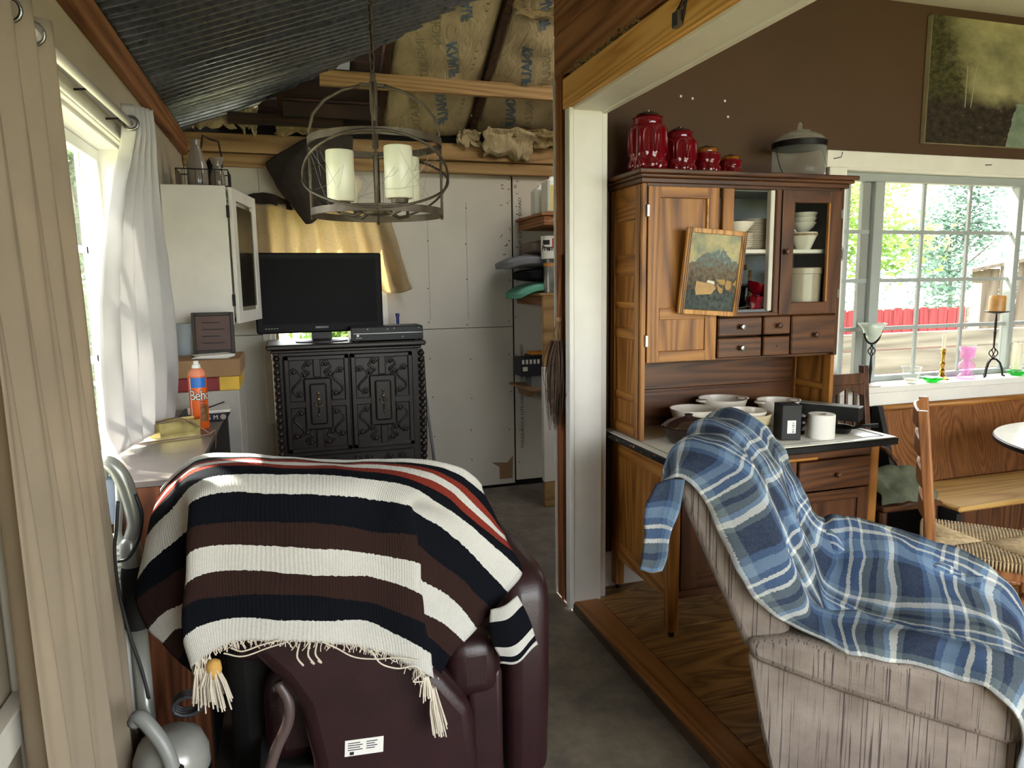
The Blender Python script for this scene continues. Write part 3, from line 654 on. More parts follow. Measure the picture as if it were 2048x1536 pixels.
# ---- ruby canisters on the cornice
def canister(x, y, r, h, label, flutes, grp='ruby glass canisters'):
    z = 1.893; t = thing('glass_canister', label, 'canister', (x, y, z), 0, grp)
    hb_ = h*.74; ball_h = h*.26 if h > .14 else h*.45
    def rad(a, q, zz):
        k = abs(math.cos(a*flutes/2)); f = .90+.10*k**.5 if ball_h < zz < hb_*.96 else (.90+.12*abs(math.cos(a*flutes/2+.8))*math.sin(math.pi*min(1, zz/ball_h)) if zz <= ball_h else 1)
        return q*f
    prof = [(r*.9, 0)]+[(r, hb_*i/16) for i in range(1, 16)]+[(r*.93, hb_), (r*.74, hb_+h*.02)]
    MB().lathe(prof, (x, y, z), 64, None, rad).build('body', M['ruby'], t, smooth=True)
    mb = MB()
    for i in range(flutes):
        a = 2*math.pi*i/flutes; mb.ball((x+r*.87*math.cos(a), y+r*.87*math.sin(a), z+ball_h*.5), r*.20, r*.20, ball_h*.34, 10, 8)
    mb.build('moulded_drops', M['ruby'], t, smooth=True)
    if h > .14:
        mb = MB()
        for i in range(flutes):
            a = 2*math.pi*(i+.5)/flutes; w = .30; zt, zb_ = hb_*.93, ball_h*1.15; pts = []
            for k in range(9):
                s_ = math.pi*k/8; pts.append((a+w*math.cos(s_), zt-w*r+w*r*math.sin(s_)))
            pts = [(a+w, zb_)]+pts+[(a-w, zb_)]
            mb.tube([(x+r*1.0*math.cos(p), y+r*1.0*math.sin(p), z+q) for p, q in pts], .0038, 6)
        mb.build('arched_ribs', M['ruby'], t, smooth=True)
    MB().lathe([(r*.74, 0), (r*.76, h*.02), (r*.74, h*.11), (r*.80, h*.125), (r*.68, h*.13)], (x, y, z+hb_), 32).build('neck', M['amber'] if h < .14 else M['ruby'], t, smooth=30)
    MB().lathe([(r*.60, 0), (r*.66, h*.012), (r*.60, h*.045), (r*.40, h*.075), (r*.16, h*.09), (r*.18, h*.11), (0, h*.125)], (x, y, z+hb_+h*.13), 32).build('lid', M['darklid'], t, smooth=40)
canister(1.475, 2.78, .081, .262, 'tallest ruby glass canister with knobbed lid on the cupboard', 8)
canister(1.633, 2.79, .071, .205, 'second tallest ruby glass canister on the cupboard', 8)
canister(1.772, 2.80, .060, .135, 'short ruby glass canister with amber neck, third from the doorway', 8)
canister(1.893, 2.80, .050, .102, 'smallest ruby glass canister on the cupboard', 7)
t = thing('glass_jar', 'large clear glass jar with dark metal band and wire bail on the cupboard', 'jar', (2.245, 2.79, 1.893))
def radp(a, q, z):
    return q*(1+.012*math.cos(a*26)) if .03 < z < .125 and math.cos(a+1.0) > -.2 else q
MB().lathe([(.105, 0), (.115, .012), (.116, .03), (.116, .05), (.116, .07), (.116, .09), (.116, .11), (.116, .135), (.110, .145)], (2.245, 2.79, 1.893), 78, None, radp).build('body', M['clear'], t, smooth=50)
MB().lathe([(.113, 0), (.119, .002), (.119, .026), (.113, .028)], (2.245, 2.79, 2.030), 40).build('metal_band', M['iron'], t, smooth=40)
MB().lathe([(.116, 0), (.10, .02), (.07, .036), (.045, .042), (.046, .048), (.030, .052), (.012, .056), (.008, .066), (.011, .074), (.004, .086), (0, .088)], (2.245, 2.79, 2.058), 40).build('lid', M['clear'], t, smooth=50)
MB().tube([(2.245-.12, 2.79, 2.045), (2.245-.128, 2.775, 2.0), (2.245-.126, 2.76, 1.95), (2.245-.112, 2.745, 1.902)], .0022, 6).build('wire_bail', M['iron'], t); MB().tube([(2.245+.12, 2.79, 2.045), (2.245+.128, 2.77, 1.99), (2.245+.122, 2.75, 1.93)], .0022, 6).build('wire_bail', M['iron'], t)

# ---- dishes inside
def plate_mb(r, n=40): return MB().lathe([(r*.55, 0), (r*.6, .002), (r*.95, .010), (r, .0125), (r*.96, .0135), (r*.6, .0055), (0, .004)], (0, 0, 0), n)
p0 = None
for i in range(16):
    if p0 is None: p0 = plate_mb(.083).build('dinner_plate', M['porcelain'], None, smooth=30); o = p0
    else: o = p0.copy(); COL.objects.link(o)
    o.location = (2.025+.0015*math.sin(i*2.1), 2.80+.001*math.cos(i*3), 1.578+i*.0082)
    tag(o, 'bottom white plate of the tall stack in the open cupboard' if i == 0 else 'topmost white plate of the tall stack in the cupboard' if i == 15 else 'white plate in the middle of the tall stack in the open cupboard', 'plate', 'stacked plates')
p1 = None
for i in range(7):
    if p1 is None: p1 = MB().lathe([(.030, 0), (.034, .002), (.058, .013), (.060, .016), (.055, .016), (.03, .005), (0, .004)], (0, 0, 0), 32).build('small_bowl', M['porcelain'], None, smooth=30); o = p1
    else: o = p1.copy(); COL.objects.link(o)
    o.location = (1.905, 2.735, 1.578+i*.0085); tag(o, 'lowest white saucer of the short stack under the gravy boat' if i == 0 else 'top white saucer directly under the gravy boat' if i == 6 else 'white saucer inside the short stack under the gravy boat', 'bowl', 'stacked saucers')
t = thing('gravy_boat', 'white porcelain gravy boat standing on the saucers in the cupboard', 'gravy boat', (1.90, 2.735, 1.645))
def boat(a, q, z): return q*(1+.55*max(0, math.cos(a))**4*(z/.05)) 
MB().lathe([(.026, .0), (.03, .004), (.042, .018), (.050, .040), (.052, .052), (.046, .050), (.034, .016), (0, .010)], (1.895, 2.735, 1.6455), 36, None, boat).build('body', M['porcelain'], t, smooth=40)
MB().tube([(1.847, 2.735, 1.69), (1.827, 2.735, 1.695), (1.830, 2.735, 1.665), (1.855, 2.735, 1.66)], .004, 6).build('handle', M['porcelain'], t, smooth=True)
t = thing('sugar_bowl', 'white porcelain sugar bowl with patterned rim behind the glass door', 'bowl', (2.232, 2.722, 1.578))
sq = lambda a, q, z: q*(1+.10*abs(math.cos(2*a))**2)
MB().lathe([(.030, 0), (.034, .004), (.045, .03), (.058, .062), (.060, .075), (.055, .075), (.04, .03), (0, .008)], (2.232, 2.722, 1.578), 36, None, sq).build('body', M['porcelain'], t, smooth=40)
MB().shell([(.0605, 0), (.0608, .010)], (2.232, 2.722, 1.638), 36, None, sq).build('rim_pattern', plain('gilt_rim_pattern', S(150, 122, 88), .4, var=.4, sc=80), t, smooth=True)
MB().tube([(2.181, 2.745, 1.635), (2.173, 2.74, 1.662), (2.20, 2.74, 1.665), (2.213, 2.745, 1.655)], .0045, 6).build('handle', M['porcelain'], t, smooth=True)
t = thing('cream_jug', 'white porcelain jug with angular handle behind the sugar bowl', 'jug', (2.30, 2.85, 1.578))
MB().lathe([(.030, 0), (.034, .004), (.048, .04), (.060, .088), (.062, .094), (.056, .092), (.04, .03), (0, .008)], (2.278, 2.868, 1.578), 36, None, sq).build('body', M['porcelain'], t, smooth=40)
MB().tube([(2.325, 2.85, 1.655), (2.355, 2.84, 1.662), (2.352, 2.84, 1.645), (2.32, 2.85, 1.60)], .0055, 6).build('handle', M['porcelain'], t, smooth=True)
for i, (z, r) in enumerate(((1.660, .056), (1.682, .055), (1.704, .055))):
    t = thing('tea_cup', ('lowest', 'middle', 'topmost')[i]+' white tea cup of the nested cups behind the glass door', 'cup', (2.28, 2.785, z), 0, 'nested tea cups')
    MB().lathe([(.022, 0), (.025, .003), (.044, .02), (r, .040), (r+.001, .043), (r-.004, .042), (.03, .012), (0, .006)], (2.28+.004*i, 2.785, z), 36).build('bowl', M['porcelain'], t, smooth=40)
    if i == 2: MB().box(2.284, 2.296, 2.7535, 2.7565, z+.012, z+.04).build('rim_pattern', MATS['gilt_rim_pattern'], t)
t = thing('stoneware_crock', 'plain glazed stoneware crock behind the glass cupboard door', 'crock', (2.264, 2.765, 1.318))
MB().lathe([(.082, 0), (.086, .004), (.089, .10), (.090, .150), (.094, .153), (.095, .176), (.090, .180), (.082, .178), (.08, .02), (0, .012)], (2.264, 2.765, 1.318), 48).build('body', M['crock'], t, smooth=30)
# ruby pieces and kitchen bits in the open cupboard
t = thing('glass_goblet', 'red glass footed dish lying in the open cupboard', 'goblet', (2.000, 2.75, 1.318))
Rm = Matrix.Translation((2.005, 2.74, 1.395)) @ Matrix.Rotation(R(22), 4, 'Y')
MB().lathe([(.028, -.065), (.030, -.055), (.014, -.035), (.010, -.015), (.030, -.005), (.046, .012), (.052, .030), (.046, .031), (.026, .004), (0, -.005)], (0, 0, 0), 28, Rm, lambda a, q, z: q*(1+.07*math.cos(6*a))).build('bowl', M['ruby'], t, smooth=40)
MB().ball((2.040, 2.73, 1.392), .026, .022, .026, 14, 10).build('drop', M['ruby'], t, smooth=True)
t = thing('glass_candle_cup', 'small red glass cup in front of the red goblet in the cupboard', 'cup', (1.970, 2.71, 1.318))
MB().lathe([(.026, 0), (.03, .004), (.026, .02), (.034, .045), (.036, .055), (.03, .05), (0, .01)], (1.977, 2.712, 1.318), 24, None, lambda a, q, z: q*(1+.06*math.cos(7*a))).build('bowl', M['ruby'], t, smooth=40)
t = thing('kitchen_skewer', 'thin metal skewer with wooden knob lying on the cupboard deck', 'skewer', (1.925, 2.69, 1.318))
MB().tube([(1.855, 2.680, 1.322), (1.940, 2.69, 1.333)], .0022, 6).build('rod', M['steel'], t); MB().lathe([(.0, -.01), (.014, -.008), (.016, 0), (.014, .008), (0, .01)], (0, 0, 0), 14, Matrix.Translation((1.947, 2.691, 1.334)) @ Matrix.Rotation(R(82), 4, 'Y')).build('knob', plain('dull_pink_wood', S(128, 74, 70), .6), t, smooth=50)
t = thing('salt_shaker', 'small silver-topped clear shaker beside the red cup in the cupboard', 'shaker', (2.040, 2.70, 1.318))
MB().lathe([(.014, 0), (.016, .004), (.013, .02), (.012, .024)], (2.040, 2.70, 1.318), 16).build('body', M['clear'], t, smooth=True); MB().lathe([(.0125, 0), (.013, .01), (.006, .015), (0, .016)], (2.040, 2.70, 1.342), 16).build('cap', M['steel'], t, smooth=40)
t = thing('tin_box', 'dark red tin standing at the back of the open cupboard', 'tin', (1.920, 2.84, 1.318)); MB().bbox(1.880, 1.950, 2.80, 2.88, 1.318, 1.455, .004).build('body', plain('dark_red_tin', S(84, 30, 32), .5, var=.3, sc=30), t); MB().bbox(1.878, 1.952, 2.798, 2.882, 1.440, 1.460, .004).build('lid', plain('dark_tin_lid', S(40, 24, 24), .5), t)
t = thing('hand_grinder', 'dark metal hand grinder at the back of the open cupboard', 'grinder', (2.005, 2.87, 1.318)); MB().lathe([(.035, 0), (.038, .006), (.03, .05), (.034, .09), (.040, .095), (.040, .10), (0, .102)], (2.007, 2.875, 1.318), 20).build('body', M['black'], t, smooth=40); MB().tube([(2.007, 2.875, 1.42), (2.045, 2.85, 1.425), (2.045, 2.85, 1.455)], .005, 6).build('handle', M['steel'], t)
t = thing('wooden_mallet', 'pale wooden mallet standing on its handle in the cupboard corner', 'mallet', (2.050, 2.85, 1.318)); MB().tube([(2.048, 2.85, 1.32), (2.051, 2.85, 1.49)], .008, 8).build('handle', M['pinex'], t, smooth=True); MB().bbox(2.017, 2.022, 2.83, 2.87, 1.49, 1.515, .004).build('head', M['pinex'], t)
t = thing('mug', 'white mug whose handle shows beside the framed print', 'mug', (1.860, 2.745, 1.318)); MB().lathe([(.030, 0), (.033, .003), (.034, .085), (.031, .086), (.03, .01), (0, .006)], (1.867, 2.79, 1.318), 24).build('body', M['black'], t, smooth=40); MB().tube([(1.893, 2.77, 1.40), (1.913, 2.76, 1.39), (1.917, 2.76, 1.36), (1.895, 2.77, 1.335)], .005, 6).build('handle', M['porcelain'], t, smooth=True)

# ---- framed print leaning on the cupboard front
t = thing('framed_print', 'framed mountain harbour print in a gold frame hung on the cupboard front', 'picture', (1.74, 2.615, 1.31))
Fm = Matrix.Translation((1.686, 2.598, 1.478)) @ Matrix.Rotation(R(4.0), 4, 'Y') @ Matrix.Rotation(R(4), 4, 'X') @ Matrix.Rotation(R(-3), 4, 'Z')
fw_, fh_ = .137, .176
M['gold'] = wood('gilt_frame_wood', S(120, 76, 30), S(190, 132, 66), S(222, 168, 96), 'z', 1.4, .4)
for q in ((-fw_, -fw_+.022, -fh_, fh_), (fw_-.022, fw_, -fh_, fh_)):
    o = MB().box(q[0], q[1], -.011, .011, q[2], q[3], Fm, b=.003).build('frame_side', M['gold'], t)
    MB().box(q[0]+.006, q[0]+.009, -.014, -.010, q[2], q[3], Fm).box(q[0]+.014, q[0]+.017, -.014, -.010, q[2], q[3], Fm).build('groove_line', M['oakd'], o)
for q in ((-fw_+.022, fw_-.022, -fh_, -fh_+.020), (-fw_+.022, fw_-.022, fh_-.020, fh_)): MB().box(q[0], q[1], -.010, .010, q[2], q[3], Fm, b=.002).build('frame_rail', M['gold'], t)
def art(name, fn):
    m = N(name).set(Roughness=.6); m.p.inputs['Specular IOR Level'].default_value = .15; c = m.n('ShaderNodeUVMap'); s_ = m.n('ShaderNodeSeparateXYZ'); m.l(c.outputs[0], s_.inputs[0]); m.color(fn(m, c.outputs[0], s_.outputs[0], s_.outputs[1])); return m.m
def art1(m, uv, u, v):
    n1 = m.noise(uv, 5, 5, .6); n2 = m.noise(uv, 16, 5, .6); n0 = m.noise(uv, 2.4, 4)
    sky = m.ramp(n0, [(.35, S(112, 128, 122)), (.55, S(192, 180, 136)), (.7, S(130, 148, 142))])
    ridge = m.math('ADD', m.math('SUBTRACT', .82, m.math('MULTIPLY', m.math('ABSOLUTE', m.math('SUBTRACT', u, .55)), .42)), m.math('MULTIPLY', m.math('SUBTRACT', n1, .5), .28))
    mtn = m.ramp(m.math('ADD', m.math('MULTIPLY', n2, .6), m.math('MULTIPLY', v, .5)), [(.40, S(50, 52, 54)), (.56, S(112, 96, 80)), (.70, S(104, 128, 134)), (.8, S(196, 176, 152))])
    c = m.mix(m.math('LESS_THAN', v, ridge), sky, mtn)
    sea = m.ramp(n2, [(.35, S(40, 50, 54)), (.7, S(84, 92, 92))]); c = m.mix(m.math('LESS_THAN', v, .24), c, sea)
    cot = m.math('MULTIPLY', m.math('GREATER_THAN', n1, .5), m.math('MULTIPLY', m.math('LESS_THAN', v, .42), m.math('GREATER_THAN', m.math('ADD', u, v), .92)))
    c = m.mix(m.math('MULTIPLY', cot, m.math('GREATER_THAN', v, .24)), c, S(170, 136, 84)); return c
MB().grid(lambda u, v: Fm @ Vector((-fw_+.02+u*(2*fw_-.04), -.002, -fh_+.018+v*(2*fh_-.036))), 1, 1).build('print', art('mountain_print', art1), t)
q = lambda x, z: (x-.5)*(2*fw_-.04)
Mx = lambda x, z, y=-.0030: Fm @ Vector((-fw_+.02+x*(2*fw_-.04), y, -fh_+.018+z*(2*fh_-.036)))
mb = MB(); pts = [(.20, .38), (.54, .35), (.60, .30), (.52, .22), (.22, .20), (.19, .28)]; mb.add([Mx(*p) for p in pts], [tuple(range(6))]); mb.build('painted_boat', plain('painted_boat_ochre', S(182, 140, 84), .5, var=.1, sc=30), t)
mb = MB(); mb.add([Mx(x, z, -.0033) for x, z in ((.40, .37), (.56, .35), (.55, .39), (.42, .40))], [(0, 1, 2, 3)]); mb.build('painted_cabin', M['porcelain'], t)
MB().grid(lambda u, v: Fm @ Vector((-fw_+.02+u*(2*fw_-.04), -.006, -fh_+.018+v*(2*fh_-.036))), 1, 1).build('glazing', glass('anti_glare_glass', (.96, .96, .95, 1), .25, .1), t)

# ---- things on the work shelf
zt = .7785
def bowl(name, label, cat, x, y, r, h, mat, deco=None, grp=None, handles=False):
    t = thing(name, label, cat, (x, y, zt), 0, grp)
    MB().lathe([(r*.52, 0), (r*.56, .003), (r*.80, h*.42), (r*.95, h*.82), (r, h*.97), (r, h), (r*.955, h*.985), (r*.9, h*.8), (r*.74, h*.42), (r*.48, .014), (0, .010)], (x, y, zt), 44).build('body', mat, t, smooth=40)
    if handles:
        for s_ in (-1, 1): MB().lathe([(0, -.004), (.026, -.004), (.028, 0), (.026, .004), (0, .004)], (0, 0, 0), 16, Matrix.Translation((x+s_*r*1.0, y, zt+h-.006))).build('tab_handle', mat, t, smooth=40)
    if deco:
        r_ = random.Random(int(x*1000)); mb = MB()
        for k in range(30):
            a = -math.pi/2+r_.uniform(-1.0, 1.0); zz = h*r_.uniform(.48, .72); f = .80+.15*(zz/h-.42)/.40; rr_ = r*f+.0006
            mb.ball((x+rr_*math.cos(a), y+rr_*math.sin(a), zt+zz), r_.uniform(.003, .009), .002, r_.uniform(.002, .006), 6, 4)
        mb.build('printed_motif', deco, t, kind='stuff')
    return t
dk = plain('dark_brown_motif', S(44, 36, 30), .4); gr_ = plain('olive_flower_motif', S(112, 110, 62), .4)
bowl('mixing_bowl', 'white mixing bowl with a dark farm motif, nearest the cupboard side', 'bowl', 1.700, 2.74, .105, .105, M['porcelain'], dk, 'bowls on the work shelf')
bowl('mixing_bowl', 'white handled bowl stacked at the back of the work shelf with grey flowers', 'bowl', 1.895, 2.81, .110, .128, M['porcelain'], gr_, 'bowls on the work shelf', True)
bowl('mixing_bowl', 'white round casserole bowl with olive flowers behind the black box', 'bowl', 2.145, 2.74, .095, .115, M['porcelain'], gr_, 'bowls on the work shelf', True)
bowl('mixing_bowl', 'larger cream bowl of the nested pair behind the blanket', 'bowl', 1.825, 2.54, .108, .112, plain('cream_glaze', S(196, 182, 150), .25), gr_, 'bowls on the work shelf')
t = bowl('mixing_bowl', 'smaller white bowl nested in the cream bowl behind the blanket', 'bowl', 1.825, 2.54, .088, .10, M['porcelain'], None, 'bowls on the work shelf'); t.location.z += .022
t = thing('casserole_dish', 'brown glass casserole dish with lid at the front corner of the work shelf', 'casserole', (1.565, 2.57, zt)); bg = plain('brown_glass', S(40, 26, 22), .1); 
MB().lathe([(.075, 0), (.08, .004), (.098, .03), (.108, .062), (.112, .068), (.105, .066), (.09, .03), (0, .012)], (1.565, 2.56, zt), 44).build('dish', bg, t, smooth=40)
MB().lathe([(.104, 0), (.106, .003), (.085, .022), (.05, .036), (.018, .041), (.014, .045), (.018, .052), (0, .055)], (1.565, 2.56, zt+.067), 44, None, lambda a, q, z: q*(1+.02*math.cos(10*a))).build('lid', cutglass('smoky_lid', S(70, 52, 46), .08, .45), t, smooth=50)
t = thing('black_box', 'upright black carton with a barcode label on the work shelf', 'box', (1.975, 2.50, zt))
Bm = Matrix.Translation((1.985, 2.47, zt)) @ Matrix.Rotation(R(-14), 4, 'Z'); MB().bbox(-.042, .042, -.042, .042, 0, .150, .003, Bm).build('carton', M['matteblack'], t)
lb = MB().box(-.018, .018, -.0432, -.042, .030, .085, Bm).build('barcode_label', M['paper'], t); mb = MB()
for k, w in enumerate((.003, .0015, .0025, .001, .002, .003, .0012, .002)): mb.box(.002, .012, -.0438, -.0430, .034+k*.0056, .034+k*.0056+w, Bm)
mb.build('barcode', M['ink'], lb)
t = thing('toilet_roll', 'white paper roll standing at the front edge of the work shelf', 'paper roll', (2.13, 2.43, zt)); MB().shell([(.020, 0), (.053, 0), (.055, .003), (.055, .099), (.053, .102), (.020, .102), (.020, 0)], (2.13, 2.435, zt), 40).build('roll', M['paper'], t, smooth=40); MB().shell([(.020, .0), (.0205, .1), (.019, .1), (.0185, 0), (.020, 0)], (2.13, 2.435, zt), 24).build('core', M['card'], t, smooth=40)
t = thing('long_black_box', 'long slim black box with a grey lid behind the paper roll', 'box', (2.31, 2.60, zt)); Bm = Matrix.Translation((2.315, 2.62, zt+.040)) @ Matrix.Rotation(R(-58), 4, 'Z'); MB().bbox(-.15, .15, -.034, .034, 0, .062, .004, Bm).build('carton', M['matteblack'], t); MB().bbox(-.149, .149, -.033, .033, .0605, .0645, .002, Bm).build('lid', M['grey'], t)
t = thing('speaker_base', 'round black gadget propping the long black box', 'gadget', (2.31, 2.60, zt)); MB().lathe([(.05, 0), (.052, .004), (.052, .03), (.048, .036), (.03, .040), (0, .040)], (2.315, 2.62, zt), 28).build('base', M['black'], t, smooth=40)
for i in range(3): t = thing('black_dish', ('lowest', 'middle', 'topmost')[i]+' of the stacked black dishes between black carton and paper roll', 'dish', (2.085, 2.56, zt+i*.030), 0, 'stacked black dishes'); MB().lathe([(.042, 0), (.052, .003), (.054, .016), (.048, .022), (.03, .029), (0, .0295)], (2.085, 2.56, zt+i*.0300), 30).build('shell', M['black'], t, smooth=40)
t = thing('frying_pan', 'small black pan whose handle points past the shelf corner', 'pan', (2.30, 2.47, zt)); MB().lathe([(.040, 0), (.044, .003), (.055, .024), (.058, .026), (.05, .02), (0, .006)], (2.275, 2.49, zt), 30).build('pan_body', M['black'], t, smooth=40); MB().tube([(2.31, 2.455, zt+.022), (2.345, 2.43, zt+.034), (2.395, 2.395, zt+.040)], [.006, .007, .009], 8).build('handle', M['black'], t, smooth=True)
t = thing('paper_sheet', 'white paper sheet under the roll on the work shelf', 'paper', (2.15, 2.42, .777)); MB().box(2.02, 2.30, 2.365, 2.50, .7772, .7782).build('sheet', M['paper'], t)
# ================================================================== LEFT ROOM
# ---- curtains and rod at the left window
t = thing('curtain_rod', 'white painted curtain rod above the left window', 'curtain rod', (-.49, 2.2, 1.99))
MB().tube([(-.490, 1.80, 1.990), (-.49, 1.9, 1.992), (-.492, 2.98, 2.020)], .0125, 12).build('rod', M['white'], t, smooth=True)
for y in (2.35, 2.72): MB().tube([(-.56, y, 2.0), (-.50, y, 2.004)], .003, 6).build('nail', M['iron'], t)
M['curt'] = cloth_mat('cream_curtain_cloth', S(166, 151, 132), .16, weave=1400, bump=.12, var=.05)
M['curtw'] = cloth_mat('white_curtain_cloth', S(206, 204, 204), .28, weave=1400, bump=.12, var=.04)
def pleat(y0, y1, z0, z1, nf, amp, bot, seed, x=-.49, name=None, flare=0, sway=0.0, M_=None, xb=0.0):
    def fn(u, v):
        z = z1+(z0-z1)*v; s = u*nf*2*math.pi+.35*math.sin(v*3+seed); a = amp*(.75+.5*v)
        y = y0+(y1-y0)*u; yc = y0
        k = 1+flare*v**1.2; y = y0+(y-y0)*k + sway*v
        dx = a*math.sin(s)+.35*a*math.sin(2*s+seed+v*2)+.010*noise.noise(Vector((u*6, v*3, seed)))
        return (x+xb*v+dx, y+.3*a*math.cos(s), z)
    return MB().grid(fn, 120, 36)
t = thing('window_curtain', 'long cream curtain hanging at the near side of the left window', 'curtain', (-.48, 1.5, -.02))
pleat(1.345, 1.885, -.03, 2.03, 4.2, .034, 0, 1.0, x=-.486, flare=.07, xb=.03).build('cloth', M['curt'], t, smooth=True, solid=.002)
for k in range(4):
    y = 1.40+k*.14; MB().shell([(.020, -.003), (.026, -.003), (.026, .003), (.020, .003), (.020, -.003)], (0, 0, 0), 20, Matrix.Translation((-.486, y, 1.985)) @ Matrix.Rotation(R(90), 4, 'X')).build('eyelet', M['steel'], t, smooth=True)
t = thing('window_curtain', 'white curtain gathered at the far side of the left window above the low cabinet', 'curtain', (-.48, 2.95, .92))
W_ = []   # rows from the rod down: folds fanning out over the back of the cabinet top
for z, ya, yb_, am in ((2.085, 2.865, 2.965, .030), (1.99, 2.84, 2.975, .030), (1.90, 2.70, 2.995, .030), (1.72, 2.50, 3.04, .028), (1.56, 2.39, 3.12, .026), (1.40, 2.29, 3.17, .026), (1.20, 2.235, 3.20, .026), (1.04, 2.225, 3.13, .024), (.925, 2.32, 2.98, .018)):
    ya = ya*(1.07 if z < 1.95 else 1.0); W_.append((z, [(ya+(yb_-ya)*k/10, (-.538+.088*k/10 if z < 1.95 else -.505+.055*k/10)+am*.8*(1 if k % 2 else -1)*(.55 if k in (0, 10) else 1)) for k in range(11)]))
sheet([[(x, y, z+(.012 if z < .95 and i % 2 else 0)) for i, (y, x) in enumerate(r)] for z, r in W_], 6, 6, wob=.004, wsc=9).build('cloth', M['curtw'], t, smooth=True, solid=.002)
MB().shell([(.019, -.004), (.027, -.004), (.027, .004), (.019, .004), (.019, -.004)], (0, 0, 0), 22, Matrix.Translation((-.487, 2.84, 2.015)) @ Matrix.Rotation(R(80), 4, 'X')).build('eyelet', M['steel'], t, smooth=True)

# ---- low cabinet below the window
lc = thing('low_cabinet', 'long low cabinet with walnut sides and dusty grey top under the left window', 'cabinet', (-.42, 2.75, -.045))
part('top', M['desktop'], lc, -.563, -.283, 2.138, 3.36, .898, .917, b=.002)
part('end_panel', M['walnut'], lc, -.562, -.288, 2.142, 2.160, -.045, .898, b=.002); part('end_panel', M['walnut'], lc, -.562, -.288, 3.338, 3.356, -.045, .898, b=.002)
part('back_panel', M['walnut'], lc, -.562, -.552, 2.16, 3.338, -.045, .898, b=0)
for z in (.0, .28, .58): part('shelf', M['walnut'], lc, -.552, -.295, 2.16, 3.338, z, z+.016, b=0)
for y0, y1 in ((2.162, 2.745), (2.751, 3.336)): part('door', M['matteblack'], lc, -.294, -.284, y0, y1, .02, .892, b=.002)
# things on it
t = thing('spray_can', 'orange aerosol can of furniture polish with blue band on the low cabinet', 'spray can', (-.345, 2.90, .917)); cx, cy = -.346, 2.895
org = plain('orange_can_paint', S(226, 98, 30), .35, var=.03)
MB().lathe([(.031, 0), (.0325, .004), (.0325, .200), (.031, .203)], (cx, cy, .917), 32).build('body', org, t, smooth=30)
MB().lathe([(.0325, 0), (.030, .014), (.022, .026), (.018, .029), (0, .029)], (cx, cy, 1.118), 32).build('shoulder', plain('pale_orange', S(226, 138, 106), .4, var=.03), t, smooth=40)
MB().lathe([(.016, 0), (.017, .002), (.014, .014), (.010, .016), (.010, .026), (.008, .028), (0, .028)], (cx, cy, 1.146), 20).build('cap', M['vinyl'], t, smooth=40)
cyl = lambda a, z, r=.0329: (cx+r*math.sin(a+.12), cy-r*math.cos(a+.12), .917+z)
MB().grid(lambda u, v: cyl(-.75+u*1.75, .158+v*.038), 14, 1).build('blue_band', plain('blue_label', S(42, 112, 196), .4, var=.05), t)
MB().grid(lambda u, v: cyl(-.95+u*.12, .01+v*.185, .0328), 2, 1).build('white_edge', M['paper'], t)
MB().grid(lambda u, v: cyl(.10+u*.9, .030+v*.06, .0329), 8, 1).build('fruit_picture', plain('label_picture', S(120, 84, 40), .4, var=.6, sc=60), t)
text_mb('Behold', .042, lambda x, y: cyl(x/.033+.62, .128+y*1.25, .0333), .9, .0018).build('lettering', M['ink'], t)
text_mb('Behold', .042, lambda x, y: cyl(x/.033+.62, .128+y*1.25, .0337), .9, .0).build('lettering', M['paper'], t)
for k, z in enumerate((.102, .092, .082)): MB().grid(lambda u, v: cyl(.12+u*.6, z+v*.005, .0333), 6, 1).build('fine_print', plain('label_brown', S(120, 50, 24), .5), t)
t = thing('brass_tray', 'small open brass letter tray with a looped cord on the low cabinet', 'tray', (-.445, 2.80, .917)); Bm = Matrix.Translation((-.420, 2.80, .9175)) @ Matrix.Rotation(R(14), 4, 'Z')
poly = [(-.085, -.030), (-.055, -.055), (.078, -.030), (.086, .05), (-.07, .055), (-.088, .02)]
brs = plain('tarnished_brass', S(206, 188, 120), .25, .85, var=.25, sc=18)
mb = MB(); n = len(poly); mb.add([Bm @ Vector((x, y, 0)) for x, y in poly]+[Bm @ Vector((x*1.04, y*1.04, .052)) for x, y in poly], [(i, (i+1) % n, n+(i+1) % n, n+i) for i in range(n)]+[tuple(range(n))[::-1]]); mb.build('tray', brs, t, solid=.002)
MB().box(-.06, .07, -.02, .045, .040, .0425, Bm).build('cloth_pad', plain('tan_pad', S(196, 184, 140), .8), t)
t = thing('cord', 'thin brown electric cord looped over the brass tray and low cabinet', 'cord', (-.45, 2.8, .917))
MB().tube([catmull([Vector(p) for p in ((-.31, 2.765, .70), (-.280, 2.75, .915), (-.300, 2.74, .924), (-.345, 2.76, .955), (-.40, 2.77, .982), (-.435, 2.79, .976), (-.47, 2.80, .968), (-.51, 2.80, .958), (-.52, 2.77, .94), (-.53, 2.72, .921), (-.52, 2.66, .921), (-.44, 2.68, .921), (-.35, 2.71, .921), (-.29, 2.735, .921))], k*13/90) for k in range(91)], .0026, 6).build('wire', plain('brown_cord', S(120, 92, 78), .5), t, smooth=True)
t = thing('boxed_game', 'flat dark boxed set with white lettering behind the spray can', 'box', (-.33, 3.10, .917)); MB().bbox(-.44, -.262, 3.02, 3.20, .918, .946, .002, Matrix.Rotation(0, 4, 'Z')).build('box', plain('navy_box', S(32, 36, 46), .5), t)
text_mb('V S M', .024, lambda x, y: (-.325+x, 3.0192, .932+y), 1.1).build('lettering', M['paper'], t); MB().lathe([(0, 0), (.011, 0), (.011, .001), (0, .001)], (0, 0, 0), 18, Matrix.Translation((-.275, 3.0195, .933)) @ Matrix.Rotation(R(90), 4, 'X')).build('round_seal', plain('pinkish_seal', S(176, 150, 140), .5), t)
